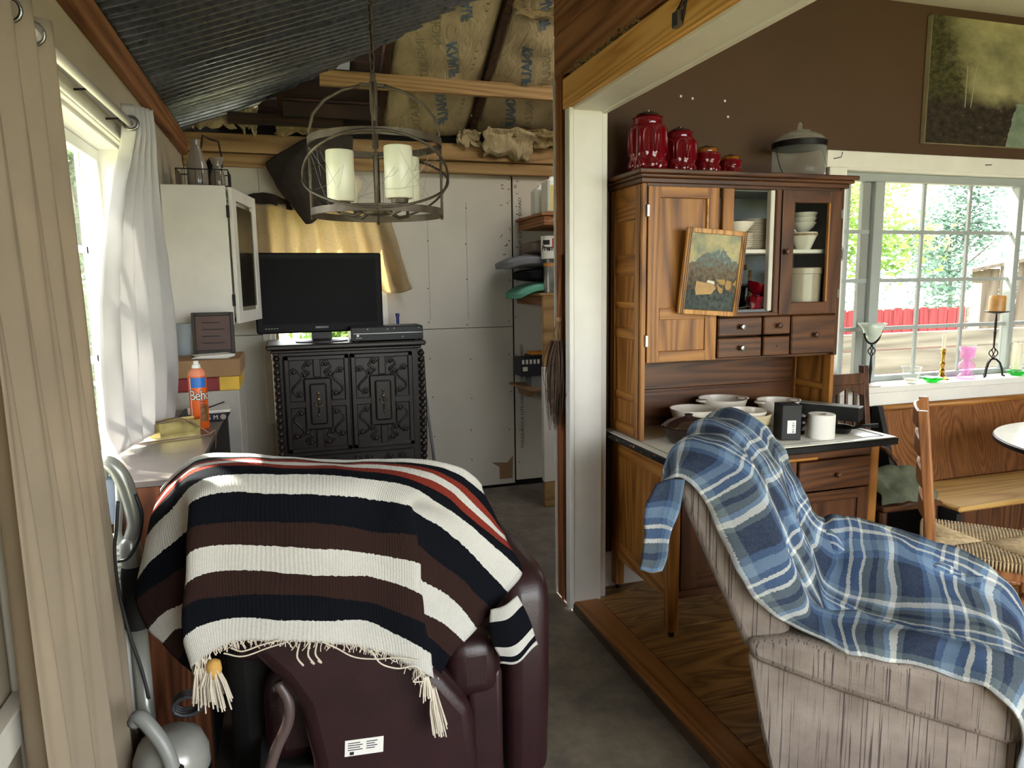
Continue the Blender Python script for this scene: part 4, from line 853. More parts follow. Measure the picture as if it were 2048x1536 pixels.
t = thing('paper_stack', 'loose white papers with a pen lying on the dark boxed set', 'papers', (-.33, 3.1, .946)); Bm = Matrix.Translation((-.335, 3.11, .9465)) @ Matrix.Rotation(R(8), 4, 'Z'); MB().box(-.08, .075, -.07, .08, 0, .004, Bm).build('sheet', M['paper'], t); MB().box(-.07, .08, -.06, .085, .0045, .008, Bm).build('sheet', M['paper'], t); MB().tube([Bm @ Vector((-.03, -.05, .012)), Bm @ Vector((.06, .01, .030))], .003, 6).build('pen', M['ink'], t)
t = thing('white_carton', 'white carton standing on the floor past the low cabinet', 'box', (-.42, 3.62, -.045)); MB().bbox(-.555, -.235, 3.40, 3.80, -.045, .985, .004).build('carton', plain('dull_white_carton', S(176, 172, 164), .8), t)
t = thing('game_box', 'red and yellow flat box on the white carton', 'box', (-.41, 3.6, .986)); MB().bbox(-.55, -.235, 3.42, 3.78, .986, 1.045, .003).build('red_part', plain('dark_red_box', S(128, 28, 34), .5), t); MB().bbox(-.318, -.233, 3.417, 3.783, .9845, 1.0465, .003).build('yellow_sleeve', plain('yellow_sleeve', S(226, 184, 66), .5, var=.15, sc=9), t)
t = thing('cardboard_box', 'brown cardboard box on top of the red and yellow box', 'box', (-.41, 3.6, 1.047)); MB().bbox(-.555, -.225, 3.42, 3.80, 1.047, 1.125, .003).build('carton', M['card'], t); MB().add([(-.555, 3.42, 1.125), (-.48, 3.42, 1.125), (-.505, 3.40, 1.19), (-.56, 3.40, 1.185)], [(0, 1, 2, 3)]).build('flap', M['card'], t, solid=.003)
t = thing('paper_pile', 'small pile of envelopes on the brown cardboard box', 'papers', (-.33, 3.55, 1.125))
for k in range(5): MB().box(-.08, .08, -.06, .06, k*.003, k*.003+.0025, Matrix.Translation((-.345, 3.54, 1.1255)) @ Matrix.Rotation(R(k*9-12), 4, 'Z')).build('envelope', M['paper'], t)
t = thing('picture_frame', 'dark framed certificate leaning under the white wall cabinet', 'picture', (-.35, 3.72, 1.126)); Bm = Matrix.Translation((-.355, 3.70, 1.128)) @ Matrix.Rotation(R(-8), 4, 'X')
for q in ((-.095, -.078, 0, .20), (.078, .095, 0, .20)): MB().box(q[0], q[1], -.008, .008, q[2], q[3], Bm, b=.002).build('frame_side', M['carved'], t)
for q in ((-.078, .078, 0, .018), (-.078, .078, .182, .20)): MB().box(q[0], q[1], -.008, .008, q[2], q[3], Bm, b=.002).build('frame_rail', M['carved'], t)
MB().box(-.08, .08, -.002, .003, .01, .19, Bm).build('certificate', plain('dim_brown_mat', S(84, 60, 54), .5), t)
mb = MB()
for k in range(4): mb.box(-.05, .05-.02*(k % 2), -.0035, -.002, .05+k*.033, .054+k*.033, Bm)
mb.build('writing_lines', M['ink'], t, kind='stuff')
t = thing('paper_tube', 'grey rolled paper standing behind the curtain under the wall cabinet', 'paper roll', (-.51, 3.68, 1.126)); MB().lathe([(.04, 0), (.044, .15), (0, .15)], (-.495, 3.72, 1.126), 24).build('roll', plain('grey_paper_roll', S(140, 148, 152), .7), t, smooth=40)

# ---- white wall cabinet and what stands on it
wc = thing('wall_cabinet', 'white painted wall cabinet with a half open glass door', 'cabinet', (-.42, 4.15, 1.25))
part('side_panel', M['white'], wc, -.563, -.268, 3.880, 3.898, 1.255, 1.945); part('side_panel', M['white'], wc, -.563, -.268, 4.382, 4.40, 1.255, 1.945)
part('top_panel', M['white'], wc, -.563, -.270, 3.898, 4.382, 1.928, 1.944); part('bottom_panel', M['white'], wc, -.563, -.270, 3.898, 4.382, 1.258, 1.275); part('back_panel', M['white'], wc, -.563, -.552, 3.898, 4.382, 1.27, 1.93, b=0); part('shelf', M['white'], wc, -.552, -.285, 3.90, 4.38, 1.59, 1.605)
Dm = Matrix.Translation((-.258, 3.886, 0)) @ Matrix.Rotation(R(-10.5), 4, 'Z')
dd = ring(0, .50, 1.262, 1.938, -.018, 0, .075, Dm @ Matrix.Rotation(R(90), 4, 'Z')).build('door', M['white'], wc, bev=.002)
MB().box(.007, .010, .073, .427, 1.343, 1.857, Dm).build('pane', glass('dusty_cabinet_glass', (.35, .34, .33, 1), rough=.15), dd)
for z in (1.38, 1.82): part('hinge', M['iron'], wc, -.270, -.256, 3.874, 3.884, z-.03, z+.03, b=.001)
ba = thing('wire_basket', 'black wire basket on the white wall cabinet', 'basket', (-.40, 4.02, 1.945))
mb = MB(); x0, x1, y0, y1, z0, z1 = -.495, -.255, 3.93, 4.13, 1.948, 2.028
for z in (z0, z1): mb.tube([(x0, y0, z), (x1, y0, z), (x1, y1, z), (x0, y1, z)], .003, 6, closed=True)
mb.build('rim', M['iron'], ba); mb = MB()
for k in range(9):
    x = x0+(x1-x0)*k/8; mb.tube([(x, y0, z0), (x, y0, z1)], .0015, 5); mb.tube([(x, y1, z0), (x, y1, z1)], .0015, 5); mb.tube([(x, y0, z0), (x, y1, z0)], .0015, 5)
for k in range(7):
    y = y0+(y1-y0)*k/6; mb.tube([(x0, y, z0), (x0, y, z1)], .0015, 5); mb.tube([(x1, y, z0), (x1, y, z1)], .0015, 5)
mb.build('wires', M['iron'], ba, kind='stuff')
t = thing('milk_bottle', 'tall frosted glass milk bottle in the wire basket', 'bottle', (-.40, 4.0, 1.952)); M['frost'] = cutglass('dusty_bottle_glass', S(168, 160, 150), .15, .45)
MB().lathe([(.045, 0), (.048, .004), (.050, .02), (.049, .10), (.040, .135), (.026, .18), (.021, .205), (.024, .212), (.024, .228), (.020, .230), (.018, .2), (.045, .1), (.045, .01), (0, .008)], (-.402, 4.0, 1.952), 32).build('body', M['frost'], t, smooth=40)
t = thing('milk_bottle', 'short wide glass bottle beside the tall one in the wire basket', 'bottle', (-.305, 4.05, 1.952)); MB().lathe([(.034, 0), (.036, .004), (.036, .06), (.024, .095), (.020, .11), (.034, .145), (.036, .152), (.032, .15), (.018, .11), (.034, .06), (0, .008)], (-.312, 4.05, 1.952), 28).build('body', M['frost'], t, smooth=40)
t = thing('black_lantern', 'black lantern with a bent wire handle behind the bottles', 'lantern', (-.35, 4.23, 1.945))
MB().lathe([(.05, 0), (.055, .01), (.04, .03), (.040, .05), (.046, .09), (.046, .14), (.03, .165), (.02, .18), (0, .182)], (-.345, 4.22, 1.9455), 20).build('body', M['matteblack'], t, smooth=40)
MB().tube([(-.395, 4.22, 2.08), (-.40, 4.22, 2.17), (-.385, 4.22, 2.245), (-.35, 4.22, 2.225), (-.31, 4.22, 2.215), (-.300, 4.22, 2.15), (-.300, 4.22, 2.08)], .005, 6).build('handle', M['matteblack'], t, smooth=True)

# ---- chandelier
ch = thing('chandelier', 'round caged bronze chandelier with cream candle shades on a chain', 'chandelier', (.295, 2.40, 1.67)); CX, CY, CR = .296, 2.40, .213
def band(z, h=.022, r=CR, w=.006): return MB().shell([(r-w, 0), (r, 0), (r, h), (r-w, h), (r-w, 0)], (CX, CY, z), 72)
band(1.888).build('upper_ring', M['bronze'], ch, smooth=40); band(1.668).build('lower_ring', M['bronze'], ch, smooth=40)
at = lambda a, z, r=CR-.004: (CX+r*math.cos(a), CY+r*math.sin(a), z)
A0 = R(-97)
for k in range(4):
    a = A0+k*math.pi/2; MB().tube([at(a, 1.660), at(a, 1.925)], .0045, 8).build('upright', M['bronze'], ch, smooth=True)
    MB().tube([at(a, 1.905, CR-.02), at(a, 1.93, CR*.97), at(a, 1.985, CR*.90), at(a, 2.03, CR*.72), at(a, 2.062, CR*.45), at(a, 2.078, CR*.16)], .005, 8).build('arched_arm', M['bronze'], ch, smooth=True)
for k in (0, 2):   # two tilted hoops between the rings
    a = A0+k*math.pi/2
    for s_ in (1, -1):
        pts = [at(a+s_*math.pi*j/24, 1.900-.222*(.5-.5*math.cos(math.pi*j/24)), CR+.018*math.sin(math.pi*j/24)) for j in range(25)]
        MB().tube(pts, .0042, 6).build('bow', M['bronze'], ch, smooth=True)
MB().lathe([(.008, 0), (.010, .0), (.010, .10), (.013, .115), (.013, .20), (.008, .215), (.006, .23)], (CX, CY, 1.885), 16).build('stem', M['bronze'], ch, smooth=30)
MB().lathe([(.0, .0), (.045, .003), (.050, .012), (.030, .024), (.010, .03), (.010, .19)], (CX, CY, 1.672), 24).build('hub', M['bronze'], ch, smooth=40)
MB().box(CX-.045, CX+.045, CY-.008, CY+.008, 2.072, 2.084, b=.003).build('top_bar', M['bronze'], ch)
M['shade'] = plain('cream_glass_shade', S(240, 229, 206), .3, var=.03); M['shade'].node_tree.nodes['Principled BSDF'].inputs['Subsurface Weight'].default_value = .25
for k, (x, y) in enumerate(((.182, 2.41), (.352, 2.295), (.408, 2.49), (.235, 2.53))):
    MB().tube([(CX+(x-CX)*.3, CY+(y-CY)*.3, 1.690), (CX+(x-CX)*.7, CY+(y-CY)*.7, 1.672), (x, y, 1.680), (x, y, 1.700)], .006, 8).build('candle_arm', M['bronze'], ch, smooth=True)
    c = MB().lathe([(.008, 0), (.026, .004), (.028, .016), (.024, .018), (0, .018)], (x, y, 1.698), 20).build('candle_cup', M['bronze'], ch, smooth=40)
    if k < 3: MB().shell([(.012, .0), (.040, .002), (.0445, .008), (.0445, .156), (.043, .160), (.040, .158), (.040, .01)], (x, y, 1.714), 32).build('shade', M['shade'], c, smooth=40)
    else: MB().lathe([(.012, 0), (.013, .04), (.026, .06), (.028, .08), (.02, .10), (0, .105)], (x, y, 1.714), 20).build('bulb', M['shade'], c, smooth=True)
cn = 0; z = 2.088
while z < 2.665:
    a = (cn % 2)*math.pi/2+.5; pts = []
    for j in range(14):
        q = 2*math.pi*j/14; w = .0085*math.cos(q); pts.append((CX+w*math.cos(a), CY+w*math.sin(a), z+.019+.019*math.sin(q)))
    MB().tube(pts, .0024, 5, closed=True).build('chain_link', M['bronze'], ch, smooth=True); z += .029; cn += 1
MB().tube([(CX+.004, CY, 2.09), (CX-.004, CY, 2.3), (CX+.004, CY, 2.5), (CX, CY, 2.66)], .0022, 5).build('lamp_cord', M['iron'], ch)
MB().lathe([(0, -.012), (.04, -.01), (.05, .004), (.05, .012)], (CX, CY, 2.66), 20).build('ceiling_plate', M['bronze'], ch, smooth=40)
rr = random.Random(21); mb = MB()
for k in range(34):
    a = rr.uniform(0, 6.28); b_ = a+rr.uniform(-.7, .7); z0, z1 = rr.uniform(1.70, 1.89), rr.uniform(1.68, 1.89); p, q = Vector(at(a, z0)), Vector(at(b_, z1, CR*rr.uniform(.4, .95))); m_ = (p+q)/2-Vector((0, 0, rr.uniform(0, .03)))
    mb.tube([p, m_, q], .00055, 3)
mb.build('cobwebs', M['grey'], ch, kind='stuff')

# ---- carved cabinet, television and player
cc = thing('carved_cabinet', 'dark carved wooden cabinet with scrolled doors under the television', 'cabinet', (.31, 4.58, -.045)); Y0 = 4.355
cv = M['carved']; top = part('top', cv, cc, -.140, .790, 4.30, 4.80, 1.078, 1.108, b=.008); MB().box(-.115, .765, 4.318, 4.79, 1.058, 1.078, b=.006).build('moulding', cv, top)
part('body', cv, cc, -.075, .755, Y0+.02, 4.78, -.03, 1.058, b=.004)
for x in (-.088, .768):
    mb = MB().tube([(x, Y0+.012, -.02), (x, Y0+.012, 1.05)], .012, 8); mb.build('column', cv, cc)
    for k in range(26): MB().ball((x, Y0+.008, .0+k*.041), .021, .021, .0195, 10, 7).build('bead', cv, cc, smooth=True)
def scroll(mb, x, z, w, h, fx, fz, y):
    """S-scroll in relief"""
    pts = []
    for k in range(22):
        q = k/21; a = 3.6*math.pi*(.5-q); r = abs(.5-q)
        pts.append((x+fx*w*(.30*math.sin(q*2*math.pi)*.9), y-.002, z+fz*h*(q-.5)))
    mb.tube(pts, [.004+.003*math.sin(math.pi*k/21) for k in range(22)], 6)
    for sgn, px_, pz_ in ((1, .16, .46), (-1, -.16, -.46)):
        mb.ball((x+fx*w*px_, y-.002, z+fz*h*pz_), .013, .009, .013, 8, 6)
        c = [(x+fx*w*px_+.022*math.cos(q*.55), y-.001, z+fz*h*pz_+.022*math.sin(q*.55)) for q in range(8)]; mb.tube(c, .0035, 5)
for x0, x1 in ((-.048, .326), (.336, .710)):
    dz0, dz1 = .455, 1.038; d = part('door', cv, cc, x0, x1, Y0, Y0+.022, dz0, dz1, b=.003); w = x1-x0; xc = (x0+x1)/2; zc = (dz0+dz1)/2
    for q in ((x0, x1, dz0, dz0+.028), (x0, x1, dz1-.028, dz1), (x0, x0+.03, dz0, dz1), (x1-.03, x1, dz0, dz1), (xc-.022, xc+.022, zc+.16, dz1-.02), (xc-.022, xc+.022, dz0+.02, zc-.16), (x0+.02, xc-.07, zc-.022, zc+.022), (xc+.07, x1-.02, zc-.022, zc+.022)):
        part('moulding', cv, d, q[0], q[1], Y0-.012, Y0+.005, q[2], q[3], b=.005)
    part('boss', cv, d, xc-.082, xc+.082, Y0-.010, Y0+.005, zc-.158, zc+.158, b=.010); part('boss', cv, d, xc-.050, xc+.050, Y0-.024, Y0-.005, zc-.125, zc+.125, b=.010)
    for sx in (-1, 1):
        for sz in (-1, 1):
            mb = MB(); scroll(mb, xc+sx*.118, zc+sz*.125, .10, .15, sx, sz, Y0-.003); scroll(mb, xc+sx*.062, zc+sz*.205, .07, .07, -sx, sz, Y0-.003); mb.build('scroll_carving', cv, d, smooth=True)
    mb = MB().tube([(xc, Y0-.028, zc+.06), (xc, Y0-.03, zc+.02), (xc, Y0-.03, zc-.06)], .004, 6).ball((xc, Y0-.03, zc+.065), .008, .006, .010).ball((xc, Y0-.03, zc+.03), .014, .006, .010).ball((xc, Y0-.03, zc-.065), .006, .005, .012)
    mb.tube([(xc-.022, Y0-.028, zc+.012), (xc-.018, Y0-.036, zc-.008), (xc, Y0-.038, zc-.015), (xc+.018, Y0-.036, zc-.008), (xc+.022, Y0-.028, zc+.012)], .004, 6); mb.build('handle', plain('antique_brass', S(120, 104, 76), .35, .9), d, smooth=True)
dr = part('drawer', cv, cc, -.045, .708, Y0+.004, Y0+.03, .30, .428, b=.004); mb = MB()
for k in range(7): scroll(mb, .04+k*.10, .365, .08, .05, 1 if k % 2 else -1, 1, Y0+.002)
mb.build('scroll_carving', cv, dr, smooth=True)
part('plinth', cv, cc, -.08, .76, Y0+.01, 4.78, -.045, .06, b=.005); part('drawer', cv, cc, -.045, .708, Y0+.006, Y0+.03, .08, .28, b=.004)
tv = thing('television', 'black flat screen television standing on the carved cabinet', 'television', (.18, 4.5, 1.108)); Tm = Matrix.Translation((.184, 4.46, 0)) @ Matrix.Rotation(R(3.5), 4, 'Z')
MB().bbox(-.372, .372, -.02, .06, 1.168, 1.640, .008, Tm).build('housing', plain('tv_black', S(10, 11, 13), .5, Specular_IOR_Level=.15), tv)
MB().box(-.335, .335, -.0215, -.018, 1.222, 1.608, Tm).build('screen', plain('black_glass_screen', S(5, 6, 8), .45, var=.05, Specular_IOR_Level=.08), tv)
text_mb('EMERSON', .016, lambda x, y: Tm @ Vector((x, -.0212, 1.198+y)), 1.1, .0004).build('lettering', M['grey'], tv)
MB().box(-.355, -.338, -.0212, -.02, 1.612, 1.626, Tm).build('sticker', M['grey'], tv); mb = MB()
for k in range(5): mb.box(-.325+k*.016, -.315+k*.016, -.0212, -.02, 1.196, 1.200, Tm)
mb.build('fine_print', M['grey'], tv, kind='stuff')
MB().box(-.06, .06, .01, .05, 1.118, 1.172, Tm).build('neck', M['black'], tv); MB().lathe([(0, 0), (.155, 0), (.155, .006), (.10, .016), (.05, .02), (0, .02)], (0, 0, 0), 40, Tm @ Matrix.Translation((0, .02, 1.109)) @ Matrix.Diagonal((1, .55, 1, 1))).build('foot', plain('dusty_black', S(58, 55, 52), .4), tv, smooth=40)
t = thing('disc_player', 'black disc and tape player beside the television foot', 'player', (.56, 4.42, 1.108)); part('case', M['black'], t, .345, .780, 4.335, 4.56, 1.112, 1.196, b=.004)
part('silver_line', M['steel'], t, .36, .775, 4.3335, 4.336, 1.155, 1.158, b=0); part('top_dust', plain('dusty_top', S(40, 39, 38), .7), t, .350, .775, 4.34, 4.555, 1.1955, 1.1972, b=0)
for x in (.37, .73): part('foot', M['black'], t, x, x+.02, 4.35, 4.37, 1.108, 1.113, b=0)
MB().lathe([(0, 0), (.008, 0), (.007, .006), (0, .006)], (0, 0, 0), 14, Matrix.Translation((.385, 4.335, 1.146)) @ Matrix.Rotation(R(90), 4, 'X')).build('power_button', M['steel'], t); mb = MB()
for x, z in ((.375, 1.128), (.388, 1.128), (.40, 1.128), (.44, 1.18), (.56, 1.178), (.60, 1.182), (.65, 1.13), (.75, 1.182)): mb.box(x, x+.008, 4.333, 4.336, z, z+.005)
mb.build('buttons', M['grey'], t, kind='stuff')
t = thing('marker', 'blue capped tube standing behind the disc player', 'marker', (.67, 4.62, 1.108)); MB().lathe([(.010, 0), (.0115, .004), (.0115, .13), (.015, .134), (.015, .15), (.009, .154), (0, .154)], (.668, 4.63, 1.108), 16).build('tube', plain('deep_blue', S(30, 44, 110), .4), t, smooth=40)
# ---- cloths over the back window
M['burlap'] = cloth_mat('burlap_curtain', S(208, 192, 162), .6, weave=900, bump=.4, var=.10, sc=160)
t = thing('burlap_curtain', 'tan burlap cloth hung over the window behind the television', 'curtain', (.3, 4.82, 1.45))
rows = []
for z, xl, xr, am in ((1.955, -.21, .63, .010), (1.88, -.21, .66, .014), (1.75, -.215, .70, .018), (1.60, -.22, .74, .020), (1.47, -.20, .775, .022), (1.40, -.19, .80, .018)):
    rows.append([(xl+(xr-xl)*i/22, 4.805+1.5*am*math.sin(i*1.9+z)+.012*math.sin(i*.7), z+(.035*(1-i/22) if z < 1.5 else 0)+(.02*math.sin(i*.9) if z < 1.9 else 0)) for i in range(23)])
sheet(rows, 4, 5, wob=.006, wsc=14).build('cloth', M['burlap'], t, smooth=True, solid=.002)
MB().tube([(-.23, 4.825, 1.965), (.68, 4.825, 1.955)], .006, 8).build('rod', M['iron'], t)
rows = [[(-.21+.9*i/12, 4.80+.012*math.sin(i*2.3), 1.985+.02*math.sin(i*1.3)+dz) for i in range(9)] for dz in (.02, -.02, -.045)]
sheet(rows, 4, 4, wob=.008, wsc=20).build('ruffle', cloth_mat('dark_ruffle', S(60, 52, 46), 0, var=.2), t, smooth=True, solid=.002)
t = thing('hanging_cloth', 'dark grey cloth draped diagonally from the rafters behind the chandelier', 'cloth', (.2, 4.62, 1.8))
ctrl = [[(-.08, 4.72, 2.19), (.02, 4.66, 2.26), (.16, 4.62, 2.33), (.30, 4.62, 2.38), (.44, 4.66, 2.36)],
        [(-.07, 4.71, 2.14), (.03, 4.62, 2.17), (.16, 4.57, 2.22), (.30, 4.60, 2.26), (.43, 4.64, 2.26)],
        [(-.02, 4.70, 2.04), (.05, 4.60, 2.04), (.17, 4.56, 2.08), (.29, 4.58, 2.12), (.42, 4.62, 2.14)],
        [(.05, 4.69, 1.93), (.10, 4.61, 1.92), (.18, 4.57, 1.95), (.27, 4.58, 1.99), (.38, 4.60, 2.02)],
        [(.12, 4.68, 1.84), (.14, 4.62, 1.825), (.17, 4.60, 1.83), (.22, 4.60, 1.87), (.30, 4.60, 1.92)]]
sheet(ctrl, 8, 8, wob=.012, wsc=11).build('cloth', cloth_mat('dark_grey_cloth', S(66, 60, 58), 0, var=.12, sc=20), t, smooth=True, solid=.002)
# ---- dust mop leaning beside the carved cabinet
t = thing('floor_mop', 'white floor mop leaning against the wall beside the carved cabinet', 'mop', (.93, 4.66, -.045))
MB().tube([(.84, 4.80, .93), (.885, 4.70, .35), (.905, 4.66, .06)], .011, 10).build('pole', plain('grey_pole', S(128, 128, 132), .4), t, smooth=True)
MB().lathe([(.09, 0), (.11, .01), (.10, .05), (.05, .085), (.02, .10), (0, .10)], (0, 0, 0), 28, Matrix.Translation((.93, 4.64, -.044)) @ Matrix.Diagonal((1, .7, 1.3, 1))).build('head', plain('white_plastic', S(196, 194, 190), .4), t, smooth=50)
MB().tube([(.795, 4.42, 1.0), (.80, 4.40, .7), (.79, 4.39, .4), (.74, 4.34, .26), (.70, 4.33, .14)], .003, 6).build('cable', M['iron'], t, smooth=True)

# ---- corner shelves right of the back wall
cs = thing('corner_shelves', 'rough pine corner shelving with a part painted post at the back', 'shelves', (1.6, 4.6, -.045))
MB().box(1.555, 2.35, 4.32, 4.868, 1.868, 1.885, b=.002).build('shelf', M['oldwood'], cs); MB().box(1.575, 2.35, 4.33, 4.86, 1.808, 1.866, b=.003).build('shelf_bearer', M['oldwood'], cs)
MB().box(1.545, 2.35, 4.34, 4.868, 1.360, 1.378, b=.002).build('shelf', M['pinex'], cs); MB().box(1.560, 2.35, 4.36, 4.866, 1.300, 1.358, b=.003).build('shelf_bearer', M['oldwood'], cs)
part('post', M['pinex'], cs, 1.565, 1.66, 4.325, 4.363, .90, 1.36); part('post_panel', M['white'], cs, 1.560, 1.80, 4.318, 4.362, .13, .90); part('post_foot', M['pinex'], cs, 1.565, 1.70, 4.320, 4.362, -.045, .13)
MB().add([(1.55, 4.60, .70), (2.2, 4.60, .70), (2.2, 4.86, .70), (1.49, 4.86, .72), (1.55, 4.60, .715), (2.2, 4.60, .715), (2.2, 4.86, .715), (1.49, 4.86, .735)], [(0, 3, 2, 1), (4, 5, 6, 7), (0, 1, 5, 4), (1, 2, 6, 5), (2, 3, 7, 6), (3, 0, 4, 7)]).build('shelf', M['card'], cs); part('shelf_bracket', M['card'], cs, 1.56, 1.60, 4.65, 4.86, .655, .70)
def folded(name, label, x0, x1, y0, y1, z0, z1, mat, seed, droop=.0):
    t = thing(name, label, 'cloth', ((x0+x1)/2, (y0+y1)/2, z0), 0, 'folded cloths on the corner shelf')
    mb = MB(); bm = bmesh.new(); bmesh.ops.create_cube(bm, size=1); bmesh.ops.subdivide_edges(bm, edges=bm.edges[:], cuts=5, use_grid_fill=True)
    for w in bm.verts:
        p = Vector(w.co); r_ = max(abs(p.x), abs(p.y))*2; p.z *= (1-.45*r_**4)
        w.co = Vector(((x0+x1)/2+p.x*(x1-x0), (y0+y1)/2+p.y*(y1-y0), (z0+z1)/2+p.z*(z1-z0))); w.co += Vector(noise.noise_vector(w.co*9+Vector((seed, 0, 0))))*.010
        e = max(0, (x0+.10-w.co.x)/.10); w.co.z -= droop*e
    mb.bm(bm); mb.build('cloth', mat, t, smooth=True, subd=1); return t
folded('green_towel', 'sea green towel at the bottom of the cloth pile', 1.44, 1.95, 4.40, 4.80, 1.380, 1.45, cloth_mat('sea_green_towel', S(104, 168, 146), 0), 1, .06)
folded('dark_jersey', 'black folded jersey on the green towel', 1.50, 1.95, 4.42, 4.80, 1.448, 1.545, cloth_mat('black_jersey', S(26, 27, 32), 0), 2)
folded('grey_jacket', 'grey jacket hanging over the folded black jersey', 1.37, 1.95, 4.42, 4.80, 1.545, 1.63, cloth_mat('grey_jacket', S(120, 122, 128), 0), 3, .03)
folded('knit_bundle', 'grey and maroon knit bundle at the top of the cloth pile', 1.55, 1.9, 4.46, 4.74, 1.625, 1.73, cloth_mat('taupe_knit', S(128, 116, 110), 0), 4)
t = thing('paint_can', 'white paint can standing on a silver tin at the corner shelf front', 'can', (1.635, 4.40, 1.596))
MB().lathe([(.052, 0), (.054, .003), (.054, .135), (.056, .138), (.056, .146), (.048, .146), (.048, .14), (0, .14)], (1.635, 4.40, 1.596), 28).build('can', M['paper'], t, smooth=30); cyl2 = lambda a, z, r=.0545: (1.635+r*math.sin(a), 4.40-r*math.cos(a), 1.596+z)
MB().grid(lambda u, v: cyl2(-1.2+u*.9, .09+v*.03), 8, 1).build('black_band', M['ink'], t); MB().grid(lambda u, v: cyl2(-.0+u*.3, .07+v*.06), 4, 1).build('red_patch', plain('red_patch', S(180, 30, 36), .5), t); text_mb('Prem', .045, lambda x, y: cyl2(x/.054-.55, .068+y, .0550), .9, .0016).build('lettering', M['ink'], t)
t = thing('silver_tin', 'tall silver tin with orange cap below the paint can', 'can', (1.635, 4.40, 1.38)); MB().lathe([(.036, 0), (.038, .003), (.038, .18), (.036, .185), (.034, .190), (.034, .215), (0, .217)], (1.635, 4.40, 1.3785), 24).build('tin', plain('worn_silver_tin', S(150, 152, 150), .35, .7, var=.3, sc=20), t, smooth=30); MB().shell([(.0385, 0), (.0385, .02)], (1.635, 4.40, 1.55), 24).build('orange_ring', plain('orange_band', S(200, 130, 60), .5), t)
t = thing('detergent_jug', 'white plastic jug with yellow label on the top corner shelf', 'jug', (1.66, 4.45, 1.885), 0, 'jugs on the top shelf'); MB().bbox(1.615, 1.72, 4.36, 4.50, 1.886, 2.10, .012).build('jug', M['vinyl'], t); MB().box(1.63, 1.70, 4.3585, 4.3605, 1.90, 2.06).build('label_panel', plain('yellow_label', S(214, 196, 110), .5), t); MB().lathe([(.02, 0), (.02, .02), (0, .02)], (1.667, 4.43, 2.10), 16).build('cap', M['vinyl'], t)
t = thing('detergent_jug', 'plain white plastic bottle behind the labelled jug on the top shelf', 'jug', (1.66, 4.62, 1.885), 0, 'jugs on the top shelf'); MB().bbox(1.60, 1.70, 4.55, 4.68, 1.886, 2.07, .02).build('jug', M['vinyl'], t); MB().lathe([(.018, 0), (.018, .02), (0, .02)], (1.65, 4.615, 2.07), 16).build('cap', M['vinyl'], t)
t = thing('dark_carton', 'black printed carton of small bottles on the low bracket shelf', 'box', (1.65, 4.72, .716)); MB().bbox(1.515, 1.80, 4.66, 4.84, .80, .925, .003, Matrix.Rotation(0, 4, 'Z')).build('carton', plain('dark_blue_carton', S(36, 38, 48), .5), t); MB().box(1.60, 1.78, 4.68, 4.82, .716, .80).build('grey_tray', M['greyblue'], t); mb = MB()
for k in range(5): mb.box(1.525+k*.028, 1.541+k*.028, 4.6585, 4.661, .885, .915)
mb.build('bottle_pictures', M['paper'], t, kind='stuff'); MB().box(1.53, 1.565, 4.6585, 4.661, .835, .865).build('mark', M['paper'], t)
t = thing('orange_packet', 'orange packet lying on the dark carton', 'packet', (1.67, 4.74, .925)); MB().bbox(1.60, 1.74, 4.68, 4.80, .945, .965, .002, Matrix.Rotation(0, 4, 'X')).build('packet', plain('orange_packet', S(230, 150, 50), .5), t); MB().bbox(1.585, 1.70, 4.69, 4.80, .926, .944, .006).build('cloth_under', M['dkgrey'], t)

# ---- corn broom hung on the bared stud
t = thing('corn_broom', 'old brown whisk broom hanging on the bared wall stud', 'broom', (1.135, 2.95, 1.2))
MB().tube([(1.152, 2.955, 1.565), (1.140, 2.955, 1.27)], .009, 8).build('handle', M['oldwoodz'], t, smooth=True)
MB().lathe([(.010, 0), (.016, -.006), (.016, -.018), (.011, -.024)][::-1], (1.139, 2.955, 1.295), 12).build('binding', M['card'], t, smooth=True)
rr = random.Random(9); mb = MB()
for k in range(26):
    a = rr.uniform(-1, 1); mb.tube([(1.138+a*.006, 2.955+rr.uniform(-.008, .008), 1.285), (1.136+a*.016, 2.955+rr.uniform(-.02, .02), 1.22), (1.134+a*.024, 2.955+rr.uniform(-.03, .03), 1.13)], [.002, .0016, .001], 4)
mb.build('straws', plain('broom_straw', S(140, 110, 76), .8), t, kind='stuff'); mb = MB()
for k in range(240):
    a, b_ = rr.gauss(0, .5), rr.gauss(0, .5); e = rr.uniform(.78, .98); pts = []
    for j in range(6):
        q = j/5; w = .010+.032*math.sin(math.pi*(q*.75+.1)); pts.append((1.134+a*w-.012*q, 2.952+b_*w*1.2+.006*math.sin(q*6+k), 1.19-(1.19-e)*q))
    mb.tube(pts, [.0022, .002, .0018, .0016, .0012, .0005], 3)
mb.build('bristles', plain('brown_bristle', S(88, 66, 50), .7, var=.3, sc=60), t, kind='stuff')
